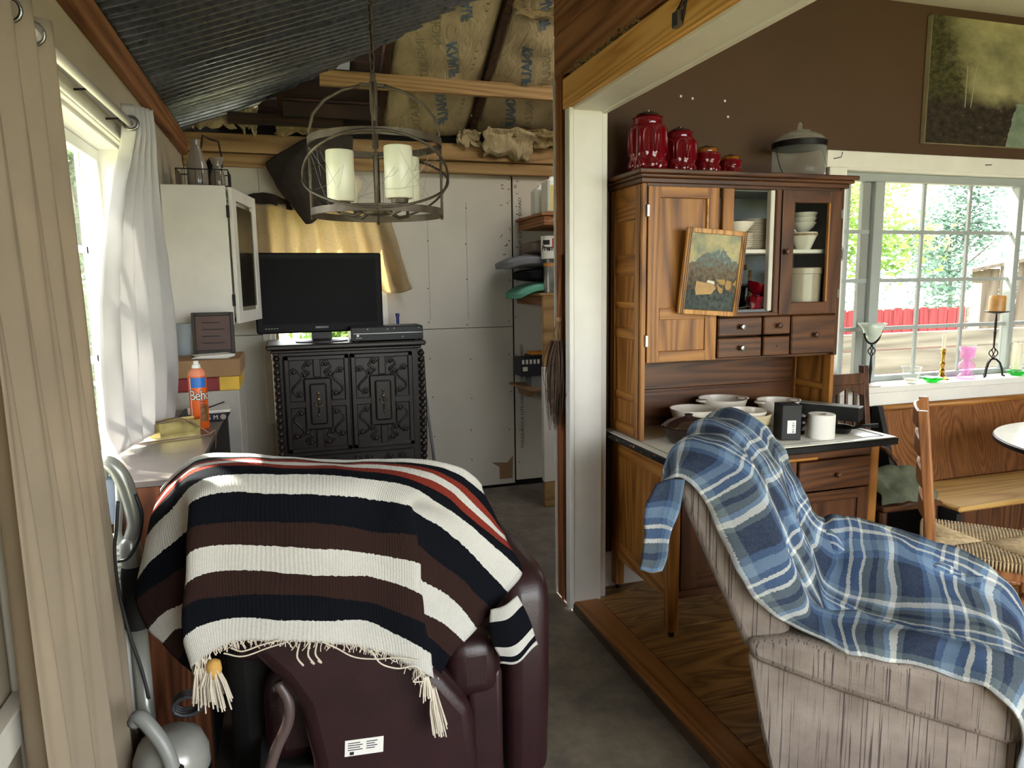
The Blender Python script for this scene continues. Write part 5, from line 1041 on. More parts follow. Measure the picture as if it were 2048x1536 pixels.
# ================================================================== ARMCHAIRS, BLANKETS, VACUUM
PONCHO = [
 [(-0.310, 1.870, 0.755), (-0.277, 1.870, 0.789), (-0.250, 1.870, 0.812), (-0.221, 1.870, 0.828), (-0.149, 1.870, 0.828), (0.043, 1.870, 0.795), (0.217, 1.870, 0.778), (0.345, 1.870, 0.764), (0.405, 1.880, 0.741), (0.450, 1.900, 0.708), (0.481, 1.930, 0.670)],
 [(-0.310, 1.850, 0.915), (-0.277, 1.850, 0.949), (-0.250, 1.850, 0.972), (-0.221, 1.850, 0.988), (-0.149, 1.850, 0.988), (0.043, 1.850, 0.955), (0.217, 1.850, 0.938), (0.345, 1.850, 0.924), (0.405, 1.860, 0.901), (0.450, 1.880, 0.868), (0.481, 1.910, 0.830)],
 [(-0.310, 1.800, 0.975), (-0.277, 1.800, 1.009), (-0.250, 1.800, 1.032), (-0.221, 1.800, 1.048), (-0.149, 1.800, 1.048), (0.043, 1.800, 1.015), (0.217, 1.800, 0.998), (0.345, 1.800, 0.984), (0.405, 1.810, 0.961), (0.450, 1.830, 0.928), (0.481, 1.860, 0.890)],
 [(-0.315, 1.797, 0.967), (-0.279, 1.792, 1.003), (-0.248, 1.785, 1.029), (-0.216, 1.778, 1.046), (-0.148, 1.773, 1.048), (0.042, 1.773, 1.019), (0.214, 1.773, 1.000), (0.338, 1.777, 0.979), (0.389, 1.792, 0.956), (0.437, 1.815, 0.918), (0.487, 1.847, 0.871)],
 [(-0.318, 1.793, 0.960), (-0.280, 1.783, 0.998), (-0.248, 1.770, 1.025), (-0.214, 1.757, 1.043), (-0.146, 1.747, 1.049), (0.041, 1.747, 1.023), (0.211, 1.747, 1.002), (0.325, 1.753, 0.977), (0.384, 1.773, 0.941), (0.453, 1.800, 0.876), (0.536, 1.833, 0.759)],
 [(-0.323, 1.790, 0.946), (-0.287, 1.775, 0.988), (-0.251, 1.755, 1.020), (-0.214, 1.735, 1.043), (-0.144, 1.720, 1.050), (0.041, 1.720, 1.026), (0.207, 1.720, 1.004), (0.312, 1.730, 0.976), (0.374, 1.755, 0.935), (0.440, 1.785, 0.867), (0.538, 1.820, 0.748)],
 [(-0.328, 1.787, 0.932), (-0.292, 1.767, 0.978), (-0.253, 1.740, 1.016), (-0.214, 1.713, 1.042), (-0.142, 1.693, 1.050), (0.040, 1.693, 1.027), (0.196, 1.693, 1.003), (0.297, 1.707, 0.971), (0.364, 1.737, 0.924), (0.433, 1.770, 0.852), (0.540, 1.807, 0.737)],
 [(-0.333, 1.783, 0.918), (-0.297, 1.758, 0.966), (-0.255, 1.725, 1.010), (-0.213, 1.692, 1.040), (-0.140, 1.667, 1.049), (0.039, 1.667, 1.026), (0.190, 1.667, 1.001), (0.284, 1.683, 0.966), (0.354, 1.718, 0.911), (0.423, 1.755, 0.837), (0.551, 1.793, 0.712)],
 [(-0.343, 1.775, 0.875), (-0.318, 1.745, 0.908), (-0.261, 1.690, 0.972), (-0.220, 1.655, 1.018), (-0.139, 1.640, 1.037), (0.037, 1.640, 1.019), (0.172, 1.640, 0.994), (0.265, 1.650, 0.964), (0.334, 1.685, 0.906), (0.424, 1.735, 0.818), (0.573, 1.775, 0.661)],
 [(-0.371, 1.775, 0.772), (-0.335, 1.740, 0.825), (-0.243, 1.690, 0.913), (-0.222, 1.606, 0.992), (-0.139, 1.612, 1.008), (0.034, 1.600, 0.986), (0.157, 1.614, 0.961), (0.238, 1.602, 0.941), (0.273, 1.680, 0.895), (0.396, 1.720, 0.780), (0.525, 1.755, 0.615)],
 [(-0.374, 1.758, 0.732), (-0.330, 1.727, 0.775), (-0.243, 1.682, 0.840), (-0.230, 1.606, 0.937), (-0.144, 1.612, 0.939), (0.031, 1.600, 0.922), (0.154, 1.614, 0.885), (0.251, 1.602, 0.865), (0.265, 1.673, 0.819), (0.381, 1.712, 0.698), (0.478, 1.738, 0.579)],
 [(-0.354, 1.742, 0.663), (-0.308, 1.713, 0.713), (-0.245, 1.673, 0.763), (-0.235, 1.606, 0.882), (-0.147, 1.612, 0.888), (0.028, 1.600, 0.863), (0.152, 1.614, 0.831), (0.257, 1.602, 0.793), (0.261, 1.667, 0.739), (0.355, 1.703, 0.651), (0.426, 1.722, 0.548)],
 [(-0.322, 1.725, 0.634), (-0.290, 1.700, 0.670), (-0.249, 1.665, 0.700), (-0.241, 1.606, 0.816), (-0.151, 1.612, 0.832), (0.025, 1.600, 0.799), (0.150, 1.614, 0.771), (0.259, 1.602, 0.718), (0.262, 1.660, 0.653), (0.335, 1.695, 0.585), (0.389, 1.705, 0.523)],
 [(-0.289, 1.708, 0.592), (-0.273, 1.687, 0.624), (-0.251, 1.657, 0.654), (-0.248, 1.606, 0.760), (-0.155, 1.612, 0.773), (0.022, 1.600, 0.749), (0.147, 1.614, 0.705), (0.263, 1.602, 0.649), (0.267, 1.653, 0.594), (0.315, 1.687, 0.537), (0.351, 1.688, 0.495)],
 [(-0.253, 1.660, 0.582), (-0.251, 1.660, 0.595), (-0.250, 1.660, 0.610), (-0.254, 1.606, 0.697), (-0.158, 1.612, 0.719), (0.019, 1.600, 0.688), (0.145, 1.614, 0.658), (0.271, 1.602, 0.569), (0.278, 1.647, 0.521), (0.301, 1.678, 0.483), (0.316, 1.672, 0.457)],
 [(-0.243, 1.630, 0.584), (-0.244, 1.630, 0.592), (-0.244, 1.630, 0.597), (-0.241, 1.606, 0.627), (-0.162, 1.612, 0.663), (0.016, 1.600, 0.638), (0.152, 1.614, 0.586), (0.276, 1.602, 0.502), (0.283, 1.640, 0.477), (0.299, 1.670, 0.455), (0.309, 1.655, 0.459)],
]
def stripes(name, cols):
    m = N(name).set(Roughness=.95); m.p.inputs['Specular IOR Level'].default_value = .08
    c = m.n('ShaderNodeUVMap'); s_ = m.n('ShaderNodeSeparateXYZ'); m.l(c.outputs[0], s_.inputs[0])
    mp = m.n('ShaderNodeMapping'); mp.inputs['Scale'].default_value = (150, 150, 1); m.l(c.outputs[0], mp.inputs['Vector'])
    v = m.math('ADD', s_.outputs[1], m.math('MULTIPLY', m.math('SUBTRACT', m.noise(mp.outputs[0], 1.0, 2), .5), .010))
    n = len(cols); base_ = m.ramp(v, [(i/n, c_) for i, c_ in enumerate(cols)], 'CONSTANT')
    o = m.coord(rnd=False); fz = m.noise(o, 160, 3, .7); bl = m.noise(o, 9, 4)
    f = m.math('ADD', .72, m.math('ADD', m.math('MULTIPLY', fz, .3), m.math('MULTIPLY', bl, .22)))
    g = m.n('ShaderNodeMix', data_type='RGBA', blend_type='MULTIPLY'); g.inputs[0].default_value = 1; m.l(base_, g.inputs[6]); cb = m.n('ShaderNodeCombineColor')
    for k in range(3): m.l(f, cb.inputs[k])
    m.l(cb.outputs[0], g.inputs[7]); m.color(g.outputs[2])
    wv = m.n('ShaderNodeTexWave', wave_type='BANDS', bands_direction='X'); wv.inputs['Scale'].default_value = 60; wv.inputs['Distortion'].default_value = .6; m.l(c.outputs[0], wv.inputs['Vector'])
    m.bump(m.math('ADD', m.math('MULTIPLY', wv.outputs['Fac'], .5), m.math('MULTIPLY', fz, .9)), .35, .004); return m.m
cW, cK, cB, cR = S(198, 196, 190), S(15, 17, 23), S(48, 33, 30), S(124, 48, 38)
# one stripe per gap between the rows of PONCHO (rows are the woven colour changes)
M['poncho'] = stripes('striped_wool', [cK, cK, cW, cK, cR, cW, cR, cK, cW, cK, cB, cW, cB, cK, cW])
po = thing('striped_blanket', 'black brown and white striped wool blanket draped over the maroon recliner', 'blanket', (0, 1.65, .5))
nr = len(PONCHO); sheet(PONCHO, 8, 7, vs=[i/(nr-1) for i in range(nr)], wob=.0045, wsc=13).build('cloth', M['poncho'], po, smooth=True, solid=.006, off=0)
M['yarn'] = plain('off_white_yarn', S(214, 204, 188), .9, var=.1)
hem = [Vector(p) for p in PONCHO[-1][3:8]]; rr = random.Random(12); mb = MB()
for k in range(150):
    q = rr.random(); p = catmull(hem, q*4)+Vector((0, -.003, .004)); L = rr.uniform(.008, .022) if .12 < q < .93 else rr.uniform(.015, .05); d = Vector((rr.gauss(0, .006), rr.gauss(0, .004)-.003, -L))
    mb.tube([p, p+d*.5+Vector((rr.gauss(0, .003), 0, 0)), p+d], .0013, 4)
mb.build('fringe', M['yarn'], po, kind='stuff')
def strand(pts, r=.0018): return MB().tube([catmull([Vector(p) for p in pts], k*(len(pts)-1)/30) for k in range(31)], r, 5)
strand([(-.165, 1.600, .655), (-.14, 1.59, .648), (-.10, 1.592, .655), (-.06, 1.592, .660)]).build('loose_strand', M['yarn'], po); strand([(-.18, 1.60, .645), (-.14, 1.59, .636), (-.09, 1.592, .645), (-.05, 1.592, .652)]).build('loose_strand', M['yarn'], po)
strand([(.03, 1.592, .640), (.06, 1.588, .622), (.10, 1.588, .592), (.15, 1.588, .578), (.20, 1.588, .572), (.25, 1.59, .555)]).build('loose_strand', M['yarn'], po); strand([(.14, 1.596, .598), (.16, 1.586, .566), (.20, 1.586, .546), (.24, 1.586, .545), (.255, 1.59, .520), (.235, 1.588, .505), (.26, 1.588, .50)]).build('loose_strand', M['yarn'], po)
for x in (-.02, .004, .02): strand([(x, 1.594, .642), (x-.006, 1.588, .615), (x+.006, 1.588, .592), (x+rr.uniform(-.004, .012), 1.588, .598)], .0022).build('loose_strand', M['yarn'], po)
def tassel(name, top, L, w, n, seed, sx=0.0):
    r_ = random.Random(seed); mb = MB()
    for k in range(n):
        a, b_ = r_.gauss(0, .5), r_.gauss(0, .5); l = L*r_.uniform(.7, 1.05)
        mb.tube([Vector(top)+Vector((a*.006, b_*.006, 0)), Vector(top)+Vector((a*w*.8+sx*.3, b_*w*.6-.004, -l*.5)), Vector(top)+Vector((a*w+sx, b_*w*.8-.004, -l))], .0019, 4)
    return mb.build(name, M['yarn'], po, kind='stuff')
tassel('tassel', (-.205, 1.60, .625), .105, .030, 70, 1, .008); tassel('tassel', (-.235, 1.605, .618), .085, .018, 26, 2, -.004); tassel('tassel', (.285, 1.605, .470), .125, .018, 50, 3, .012); tassel('tassel', (.268, 1.60, .505), .06, .018, 24, 4)
MB().lathe([(.014, -.03), (.017, -.012), (.015, .004), (.008, .010), (0, .012)], (-.203, 1.603, .622), 14).build('knot', cloth_mat('yellow_yarn', S(220, 172, 96), 0), po, smooth=True)
flap = [[(.462, 1.70, .60), (.50, 1.69, .612), (.535, 1.70, .628)], [(.452, 1.685, .555), (.50, 1.672, .565), (.552, 1.69, .59)], [(.462, 1.675, .51), (.51, 1.66, .515), (.565, 1.68, .545)], [(.478, 1.675, .472), (.52, 1.662, .478), (.575, 1.68, .512)], [(.478, 1.68, .458), (.52, 1.665, .462), (.583, 1.682, .492)]]
sheet(flap, 6, 8, wob=.004, wsc=16).build('corner_flap', stripes('striped_wool_corner', [cW, cK, cK, cW, cK, cW]), po, smooth=True, solid=.008)

# ---- maroon recliner (its back is turned to us)
mr = thing('leather_recliner', 'maroon leather recliner seen from behind under the striped blanket', 'recliner', (.15, 1.9, -.045)); LE = M['leather']
def slab(pts, y0, y1, bev=.02): return MB().prism([(x, z) for x, z in pts], y1-y0, Matrix.Translation((0, y1, 0)) @ Matrix.Rotation(R(90), 4, 'X'))
def soft(mb, name, mat, parent, bev=.03, seg=3, local=False):
    o = mb.build(name, mat, parent, smooth=50, local=local); q = o.modifiers.new('round', 'BEVEL'); q.width = bev; q.segments = seg; q.limit_method = 'ANGLE'; q.angle_limit = R(25); return o
soft(slab([(-.17, .95), (-.165, .72), (-.135, .60), (-.07, .52), (-.028, .44), (-.004, .29), (.005, .02), (.40, .02), (.415, .20), (.40, .36), (.33, .46), (.245, .54), (.215, .90), (.05, .95)], 1.655, 1.80), 'back_shell', LE, mr, .035)
soft(MB().box(-.18, .28, 1.69, 1.82, .55, .955), 'back_cushion', LE, mr, .05)
def sidearm(x0, x1, nm, dy=0, mt=None):
    pts = [(1.775, .02), (1.755, .30), (1.75, .58), (1.775, .645), (1.84, .665), (2.42, .66), (2.50, .58), (2.50, .05)]
    mb = MB().prism([(min(y+dy, 2.5), z) for y, z in pts], x1-x0, Matrix(((0, 0, 1, x0), (1, 0, 0, 0), (0, 1, 0, 0), (0, 0, 0, 1)))); return soft(mb, nm, mt or LE, mr, .045, 4)
sidearm(.520, .655, 'arm'); sidearm(-.215, -.09, 'arm', .18, M['matteblack'])  # left arm is leather too; matte black paints in the shade it stands in
soft(MB().box(.345, .50, 1.71, 1.86, .34, .52), 'side_bolster', LE, mr, .05, 4); soft(MB().box(.40, .50, 1.72, 1.80, .0, .42), 'side_post', LE, mr, .02)
soft(MB().box(-.12, .47, 1.80, 2.45, .20, .42), 'seat_cushion', LE, mr, .05); soft(MB().box(-.14, .48, 1.76, 2.44, .02, .22), 'base', M['matteblack'], mr, .01); soft(MB().box(-.12, .47, 2.45, 2.52, .06, .40), 'footrest', LE, mr, .03)
for x in (-.10, .42):
    for y in (1.80, 2.38): part('foot', M['matteblack'], mr, x, x+.05, y, y+.05, -.045, .025)
MB().tube([catmull([Vector(p) for p in ((-.075, 1.70, .50), (-.055, 1.69, .455), (-.058, 1.685, .40), (-.09, 1.68, .335), (-.115, 1.68, .25), (-.12, 1.69, .12))], k*5/24) for k in range(25)], .014, 10).build('side_welt', plain('greyed_leather_edge', S(88, 72, 70), .4), mr, smooth=True)
tg = MB().box(-.047, .047, -.0012, .0, -.021, .021, Matrix.Translation((.118, 1.654, .318)) @ Matrix.Rotation(R(4), 4, 'Y')).build('paper_tag', M['paper'], mr); mb = MB()
for k in range(4): mb.box(-.040, -.010+.006*(k % 2), -.0018, -.001, .012-k*.006, .014-k*.006, Matrix.Translation((.118, 1.654, .318)) @ Matrix.Rotation(R(4), 4, 'Y')).box(.005, .032-.006*(k % 2), -.0018, -.001, .012-k*.006, .014-k*.006, Matrix.Translation((.118, 1.654, .318)) @ Matrix.Rotation(R(4), 4, 'Y'))
mb.box(-.035, -.025, -.0018, -.001, -.018, -.010, Matrix.Translation((.118, 1.654, .318)) @ Matrix.Rotation(R(4), 4, 'Y')); mb.build('tag_print', M['ink'], tg, kind='stuff')
t = thing('power_plug', 'black cord with a plug end lying on the concrete beside the maroon recliner', 'cord', (.66, 1.72, -.045)); MB().tube([(.60, 1.95, -.037), (.62, 1.82, -.038), (.655, 1.75, -.038), (.662, 1.70, -.038)], .005, 6).build('wire', M['black'], t, smooth=True); MB().bbox(.650, .676, 1.655, 1.70, -.0448, -.025, .004).build('plug', M['black'], t)

# ---- grey plaid-covered armchair; local frame: x = forward, y = towards its far side
gc = thing('armchair', 'grey striped upholstered armchair under the blue plaid blanket', 'armchair', (1.065, 1.452, 0), math.atan2(-.692, .722))
m = N('grey_striped_upholstery').set(Roughness=.9); m.p.inputs['Specular IOR Level'].default_value = .15; o = m.coord(rnd=False)
mp = m.n('ShaderNodeMapping'); mp.inputs['Scale'].default_value = (46, 30, .5); tc = m.n('ShaderNodeTexCoord'); m.l(tc.outputs['Object'], mp.inputs['Vector'])
ln = m.noise(mp.outputs[0], 4.2, 2, .8); mott = m.noise(o, 7, 5); c = m.ramp(mott, [(.3, S(120, 108, 100)), (.7, S(164, 152, 142))])
c = m.mix(m.ramp(ln, [(.57, (0, 0, 0, 1)), (.63, (.85, .85, .85, 1))]), c, S(66, 56, 58)); m.color(c); m.bump(m.noise(o, 220, 3), .3, .003); M['greyup'] = m.m; GU = M['greyup']
def fz(pts, w0, w1): return MB().prism(pts, w1-w0, Matrix(((1, 0, 0, 0), (0, 0, 1, w0), (0, 1, 0, 0), (0, 0, 0, 1))))
for w0, w1 in ((.0, .12), (.60, .72)):
    soft(fz([(.005, .50), (.045, .30), (.105, .06), (.58, .06), (.595, .45), (.10, .52)], w0, w1), 'side_panel', GU, gc, .012, 2, True)
for w0, w1 in ((-.02, .135), (.585, .74)):
    soft(fz([(.0, .545), (.02, .49), (.22, .455), (.575, .415), (.612, .45), (.608, .53), (.56, .565), (.10, .575)], w0, w1), 'arm_pad', GU, gc, .035, 4, True)
soft(fz([(.0, .50), (.10, .53), (.105, .60), (-.075, .95), (-.12, .985), (-.175, .990), (-.212, .955)], .005, .62), 'backrest', GU, gc, .035, 4, True)
soft(MB().box(.07, .61, .135, .585, .26, .445), 'seat_cushion', GU, gc, .05, 4, True); soft(MB().box(.10, .60, .03, .69, .04, .26), 'base', GU, gc, .01, 2, True); soft(MB().box(.59, .632, .14, .58, .07, .40), 'footrest', GU, gc, .025, 3, True)
for f_ in (.12, .55):
    for w_ in (.04, .64): MB().box(f_, f_+.04, w_, w_+.04, 0, .06).build('foot', M['matteblack'], gc, local=True)
# plaid blanket
def plaid(name):
    m = N(name).set(Roughness=.95); m.p.inputs['Specular IOR Level'].default_value = .08; c = m.n('ShaderNodeUVMap'); s_ = m.n('ShaderNodeSeparateXYZ'); m.l(c.outputs[0], s_.inputs[0])
    nv, bl, lt, wh, gy = S(26, 34, 56), S(64, 88, 124), S(112, 136, 162), S(214, 214, 206), S(88, 98, 100)
    st = [(0, nv), (.20, bl), (.26, lt), (.36, bl), (.42, wh), (.455, bl), (.54, wh), (.575, gy), (.66, nv), (.72, gy), (.80, lt), (.84, wh), (.90, gy), (.95, nv)]
    nz = m.n('ShaderNodeMapping'); nz.inputs['Scale'].default_value = (220, 220, 1); m.l(c.outputs[0], nz.inputs['Vector']); jit = m.math('MULTIPLY', m.math('SUBTRACT', m.noise(nz.outputs[0], 1, 2), .5), .03)
    A = m.ramp(m.math('FRACT', m.math('ADD', m.math('MULTIPLY', s_.outputs[0], 3.6), jit)), st, 'CONSTANT'); B_ = m.ramp(m.math('FRACT', m.math('ADD', m.math('MULTIPLY', s_.outputs[1], 3.6), jit)), st, 'CONSTANT')
    tw = m.math('FRACT', m.math('MULTIPLY', m.math('ADD', s_.outputs[0], s_.outputs[1]), 260)); f = m.math('ADD', .35, m.math('MULTIPLY', m.math('GREATER_THAN', tw, .5), .30))
    cc_ = m.mix(f, A, B_); o = m.coord(rnd=False); fu = m.noise(o, 130, 3, .7); cc_ = m.mix(m.math('MULTIPLY', fu, .22), cc_, S(120, 134, 150)); m.color(cc_); m.bump(fu, .5, .004); return m.m
M['plaid'] = plaid('blue_plaid_fleece'); bl_ = thing('plaid_blanket', 'blue and white plaid blanket draped over the grey armchair', 'blanket', (1.065, 1.452, 0), math.atan2(-.692, .722))
CW = [-.03, .03, .10, .17, .26, .36, .46, .55, .62, .68, .75]
bz = [.0]*11
PL = [  # (forward, heights per column, width scale)
 (-.236, [.90, .86, .82, .80, .80, .80, .82, .84, .86, .88, .90], .62), (-.230, [.92, .925, .935, .94, .945, .95, .95, .945, .94, .935, .93], .62), (-.185, [.94, .995, 1.015, 1.020, 1.024, 1.028, 1.03, 1.025, 1.015, 1.005, .99], .63),
 (-.085, [.93, .985, 1.005, 1.012, 1.016, 1.018, 1.02, 1.015, 1.005, 1.0, .985], .64), (-.005, [.86, .93, .94, .94, .935, .94, .935, .94, .93, .92, .91], .65), (.045, [.765, .83, .84, .84, .835, .84, .835, .84, .83, .82, .80], .67), (.092, [.665, .72, .73, .725, .72, .73, .725, .72, .73, .72, .70], .70),
 (.135, [.598, .632, .645, .635, .62, .63, .62, .63, .66, .66, .64], .75), (.175, [.578, .603, .600, .56, .515, .52, .53, .59, .665, .67, .62], .78), (.250, [.572, .602, .594, .52, .482, .488, .50, .60, .675, .665, .55], .78), (.350, [.566, .598, .588, .51, .480, .482, .50, .60, .660, .635, .53], .78),
 (.460, [.556, .590, .582, .505, .482, .480, .50, .58, .625, .60, .50], .78), (.570, [.525, .580, .574, .50, .480, .478, .49, .55, .585, .565, .46], .78), (.665, [.44, .50, .50, .46, .44, .44, .45, .48, .50, .49, .40], .78), (.700, [.33, .38, .38, .36, .34, .33, .34, .36, .37, .36, .30], .78), (.705, [.18, .21, .20, .20, .19, .18, .19, .2, .2, .2, .2], .78), (.70, [.05, .07, .06, .06, .06, .06, .06, .06, .06, .06, .06], .78)]
F0 = {2: .0, 3: -.065, 4: -.085, 5: -.085, 6: -.075, 7: -.05, 12: -.01, 13: -.085, 14: -.125, 15: -.13, 16: -.13}; F1 = {13: -.015, 14: -.03, 15: -.035, 16: -.035}
rows = []; wrk = random.Random(31)
for i, (f_, zs_, wm) in enumerate(PL):
    r = []
    for j, (w_, z_) in enumerate(zip(CW, zs_)):
        k = w_/.75*wm if w_ > 0 else w_-.012*(1 if 3 < i < 8 else 0)
        ru = .016*math.sin(j*2.3+i*1.1) if i > 7 else .012*math.sin(j*2.9+i*.3); ru = max(ru, -.004)
        if j == 0 and 2 <= i <= 7: k = -.022
        if j == 0 and i >= 12: k = -.045
        r.append((f_+.010*math.sin(j*1.7+i)+(F0.get(i, 0) if j == 0 else F1.get(i, 0) if j == 1 else 0), k+(.012*math.sin(i*1.9) if j == 0 else 0), z_+ru+(.010 if i > 8 else .006)))
    rows.append(r)
cum = [0]
for i in range(1, len(rows)): cum.append(cum[-1]+(Vector(rows[i][5])-Vector(rows[i-1][5])).length)
sheet(rows, 6, 6, vs=cum, us=[w_*1.15 for w_ in CW], wob=.009, wsc=17).build('cloth', M['plaid'], bl_, smooth=True, solid=.006, off=1, local=True)
tl = [[(-0.220, -0.060, 0.935), (-0.193, -0.035, 0.945), (-0.153, -0.030, 0.950)], [(-0.243, -0.075, 0.880), (-0.203, -0.045, 0.880), (-0.163, -0.040, 0.870)], [(-0.243, -0.075, 0.810), (-0.213, -0.050, 0.805), (-0.188, -0.045, 0.800)], [(-0.250, -0.080, 0.745), (-0.220, -0.055, 0.738), (-0.193, -0.050, 0.745)], [(-0.253, -0.083, 0.715), (-0.226, -0.062, 0.702), (-0.200, -0.055, 0.710)]]
sheet(tl, 6, 6, vs=[0, .07, .14, .2, .235], us=[0, .05, .10], wob=.005, wsc=18).build('hanging_corner', M['plaid'], bl_, smooth=True, solid=.006, local=True)
pile = [[(.13+.44*i/8, .56+.012*math.sin(i), .47) for i in range(9)], [(.13+.45*i/8, .575, .58+.015*math.sin(i*1.6)) for i in range(9)], [(.11+.47*i/8, .60, .645-.07*(i/8)+.018*math.sin(i*2.2)) for i in range(9)], [(.10+.48*i/8, .665, .665-.09*(i/8)+.016*math.sin(i*1.3+1)) for i in range(9)], [(.10+.48*i/8, .73, .62-.08*(i/8)+.012*math.sin(i*2)) for i in range(9)], [(.10+.48*i/8, .76, .50-.05*(i/8)) for i in range(9)]]
sheet(pile, 6, 6, vs=[0, .09, .17, .25, .33, .43], us=[.06*i for i in range(9)], wob=.010, wsc=13).build('bunched_fold', M['plaid'], bl_, smooth=True, solid=.006, local=True)

# ---- upright vacuum and its canister at the end of the low cabinet
vc = thing('upright_vacuum', 'grey and black upright vacuum cleaner standing behind the cream curtain', 'vacuum', (-.43, 1.86, -.045)); gm = plain('silvery_plastic', S(170, 172, 164), .28, .3, var=.1)
hp = [(-.466, 1.86, .985), (-.463, 1.86, 1.012), (-.448, 1.86, 1.022), (-.428, 1.86, 1.0), (-.413, 1.86, .96), (-.402, 1.86, .90), (-.400, 1.86, .86), (-.412, 1.86, .825), (-.424, 1.86, .80)]
MB().tube([catmull([Vector(p) for p in hp], k*8/32) for k in range(33)], [.016+.004*math.sin(math.pi*k/32) for k in range(33)], 10).build('handle_loop', gm, vc, smooth=True)
MB().tube([catmull([Vector(p) for p in ((-.428, 1.86, .985), (-.432, 1.86, .90), (-.440, 1.86, .84), (-.428, 1.86, .80))], k*3/16) for k in range(17)], .009, 8).build('handle_brace', gm, vc, smooth=True)
MB().bbox(-.478, -.432, 1.868, 1.892, .86, .985, .008).build('dust_screen', plain('blue_grey_plastic', S(116, 128, 148), .3), vc); mb = MB()
for k in range(16): mb.box(-.474, -.440, 1.872, 1.888, .60+k*.015, .608+k*.015)
mb.build('filter_slats', M['vinyl'], vc, kind='stuff')
MB().lathe([(.024, 0), (.026, .04), (.024, .065), (.016, .075)], (-.415, 1.86, .752), 20).build('collar', gm, vc, smooth=40); MB().lathe([(.029, 0), (.030, .01), (.029, .14), (.025, .165)], (-.415, 1.86, .588), 20).build('grip', M['matteblack'], vc, smooth=40)
MB().lathe([(.021, -.045), (.021, .59)], (-.415, 1.862, 0), 20).build('tube', gm, vc, smooth=True); MB().bbox(-.476, -.437, 1.868, 1.90, .20, .60, .006).build('body_panel', M['vinyl'], vc); MB().bbox(-.50, -.38, 1.84, 1.98, -.045, .05, .012).build('floor_head', M['dkgrey'], vc)
MB().tube([catmull([Vector(p) for p in ((-.428, 1.835, .93), (-.437, 1.835, .86), (-.446, 1.835, .80), (-.445, 1.835, .70), (-.43, 1.835, .58), (-.41, 1.835, .48), (-.40, 1.835, .40))], k*6/40) for k in range(41)], .0045, 6).build('power_cord', M['dkgrey'], vc, smooth=True); MB().tube([catmull([Vector(p) for p in ((-.44, 1.838, .775), (-.415, 1.832, .785), (-.39, 1.84, .83), (-.380, 1.845, .89), (-.392, 1.85, .94))], k*4/24) for k in range(25)], .0045, 6).build('cord_loop', M['dkgrey'], vc, smooth=True); MB().tube([catmull([Vector(p) for p in ((-.388, 1.85, .77), (-.376, 1.848, .72), (-.378, 1.85, .66), (-.388, 1.85, .63))], k*3/18) for k in range(19)], .0045, 6).build('cord_loop', M['dkgrey'], vc, smooth=True)
vc.location.y += .07
cn_ = thing('canister_vacuum', 'grey canister vacuum with a pale carrying handle in front of the low cabinet', 'vacuum', (-.345, 1.72, -.045)); cx, cy = -.330, 1.75
MB().lathe([(.075, 0), (.082, .01), (.082, .33), (.078, .335)], (cx, cy, -.045), 36).build('tank', M['dkgrey'], cn_, smooth=30); MB().lathe([(.083, 0), (.086, .004), (.084, .05), (.070, .085), (.045, .10), (0, .104)], (cx, cy, .288), 36).build('lid', plain('pale_grey_plastic', S(164, 164, 158), .25, .2), cn_, smooth=50); MB().lathe([(.0845, 0), (.087, .004), (.087, .02), (.0845, .024)], (cx, cy, .275), 36).build('seal_ring', M['black'], cn_, smooth=40)
hp = [(cx-.062, cy-.05, .46), (cx-.048, cy-.06, .478), (cx-.025, cy-.072, .455), (cx+.004, cy-.085, .405), (cx+.018, cy-.092, .345), (cx+.016, cy-.092, .27)]
MB().tube([catmull([Vector(p) for p in hp], k*5/24) for k in range(25)], [.017]*25, 10).build('carry_handle', M['grey'], cn_, smooth=True); MB().bbox(cx-.008, cx+.040, cy-.105, cy-.08, .20, .36, .006).build('latch', M['matteblack'], cn_)
for k in range(4): MB().tube([(cx+.045+.008*math.cos(a/3), cy+.10, .34+.02*k+.006*math.sin(a/3)) if False else (cx+.03+.035*math.cos(a*math.pi/6), cy+.085+.010*k, .40+.025*math.sin(a*math.pi/6)) for a in range(12)], .006, 6, closed=True).build('hose_loop', M['dkgrey'], cn_, smooth=True)
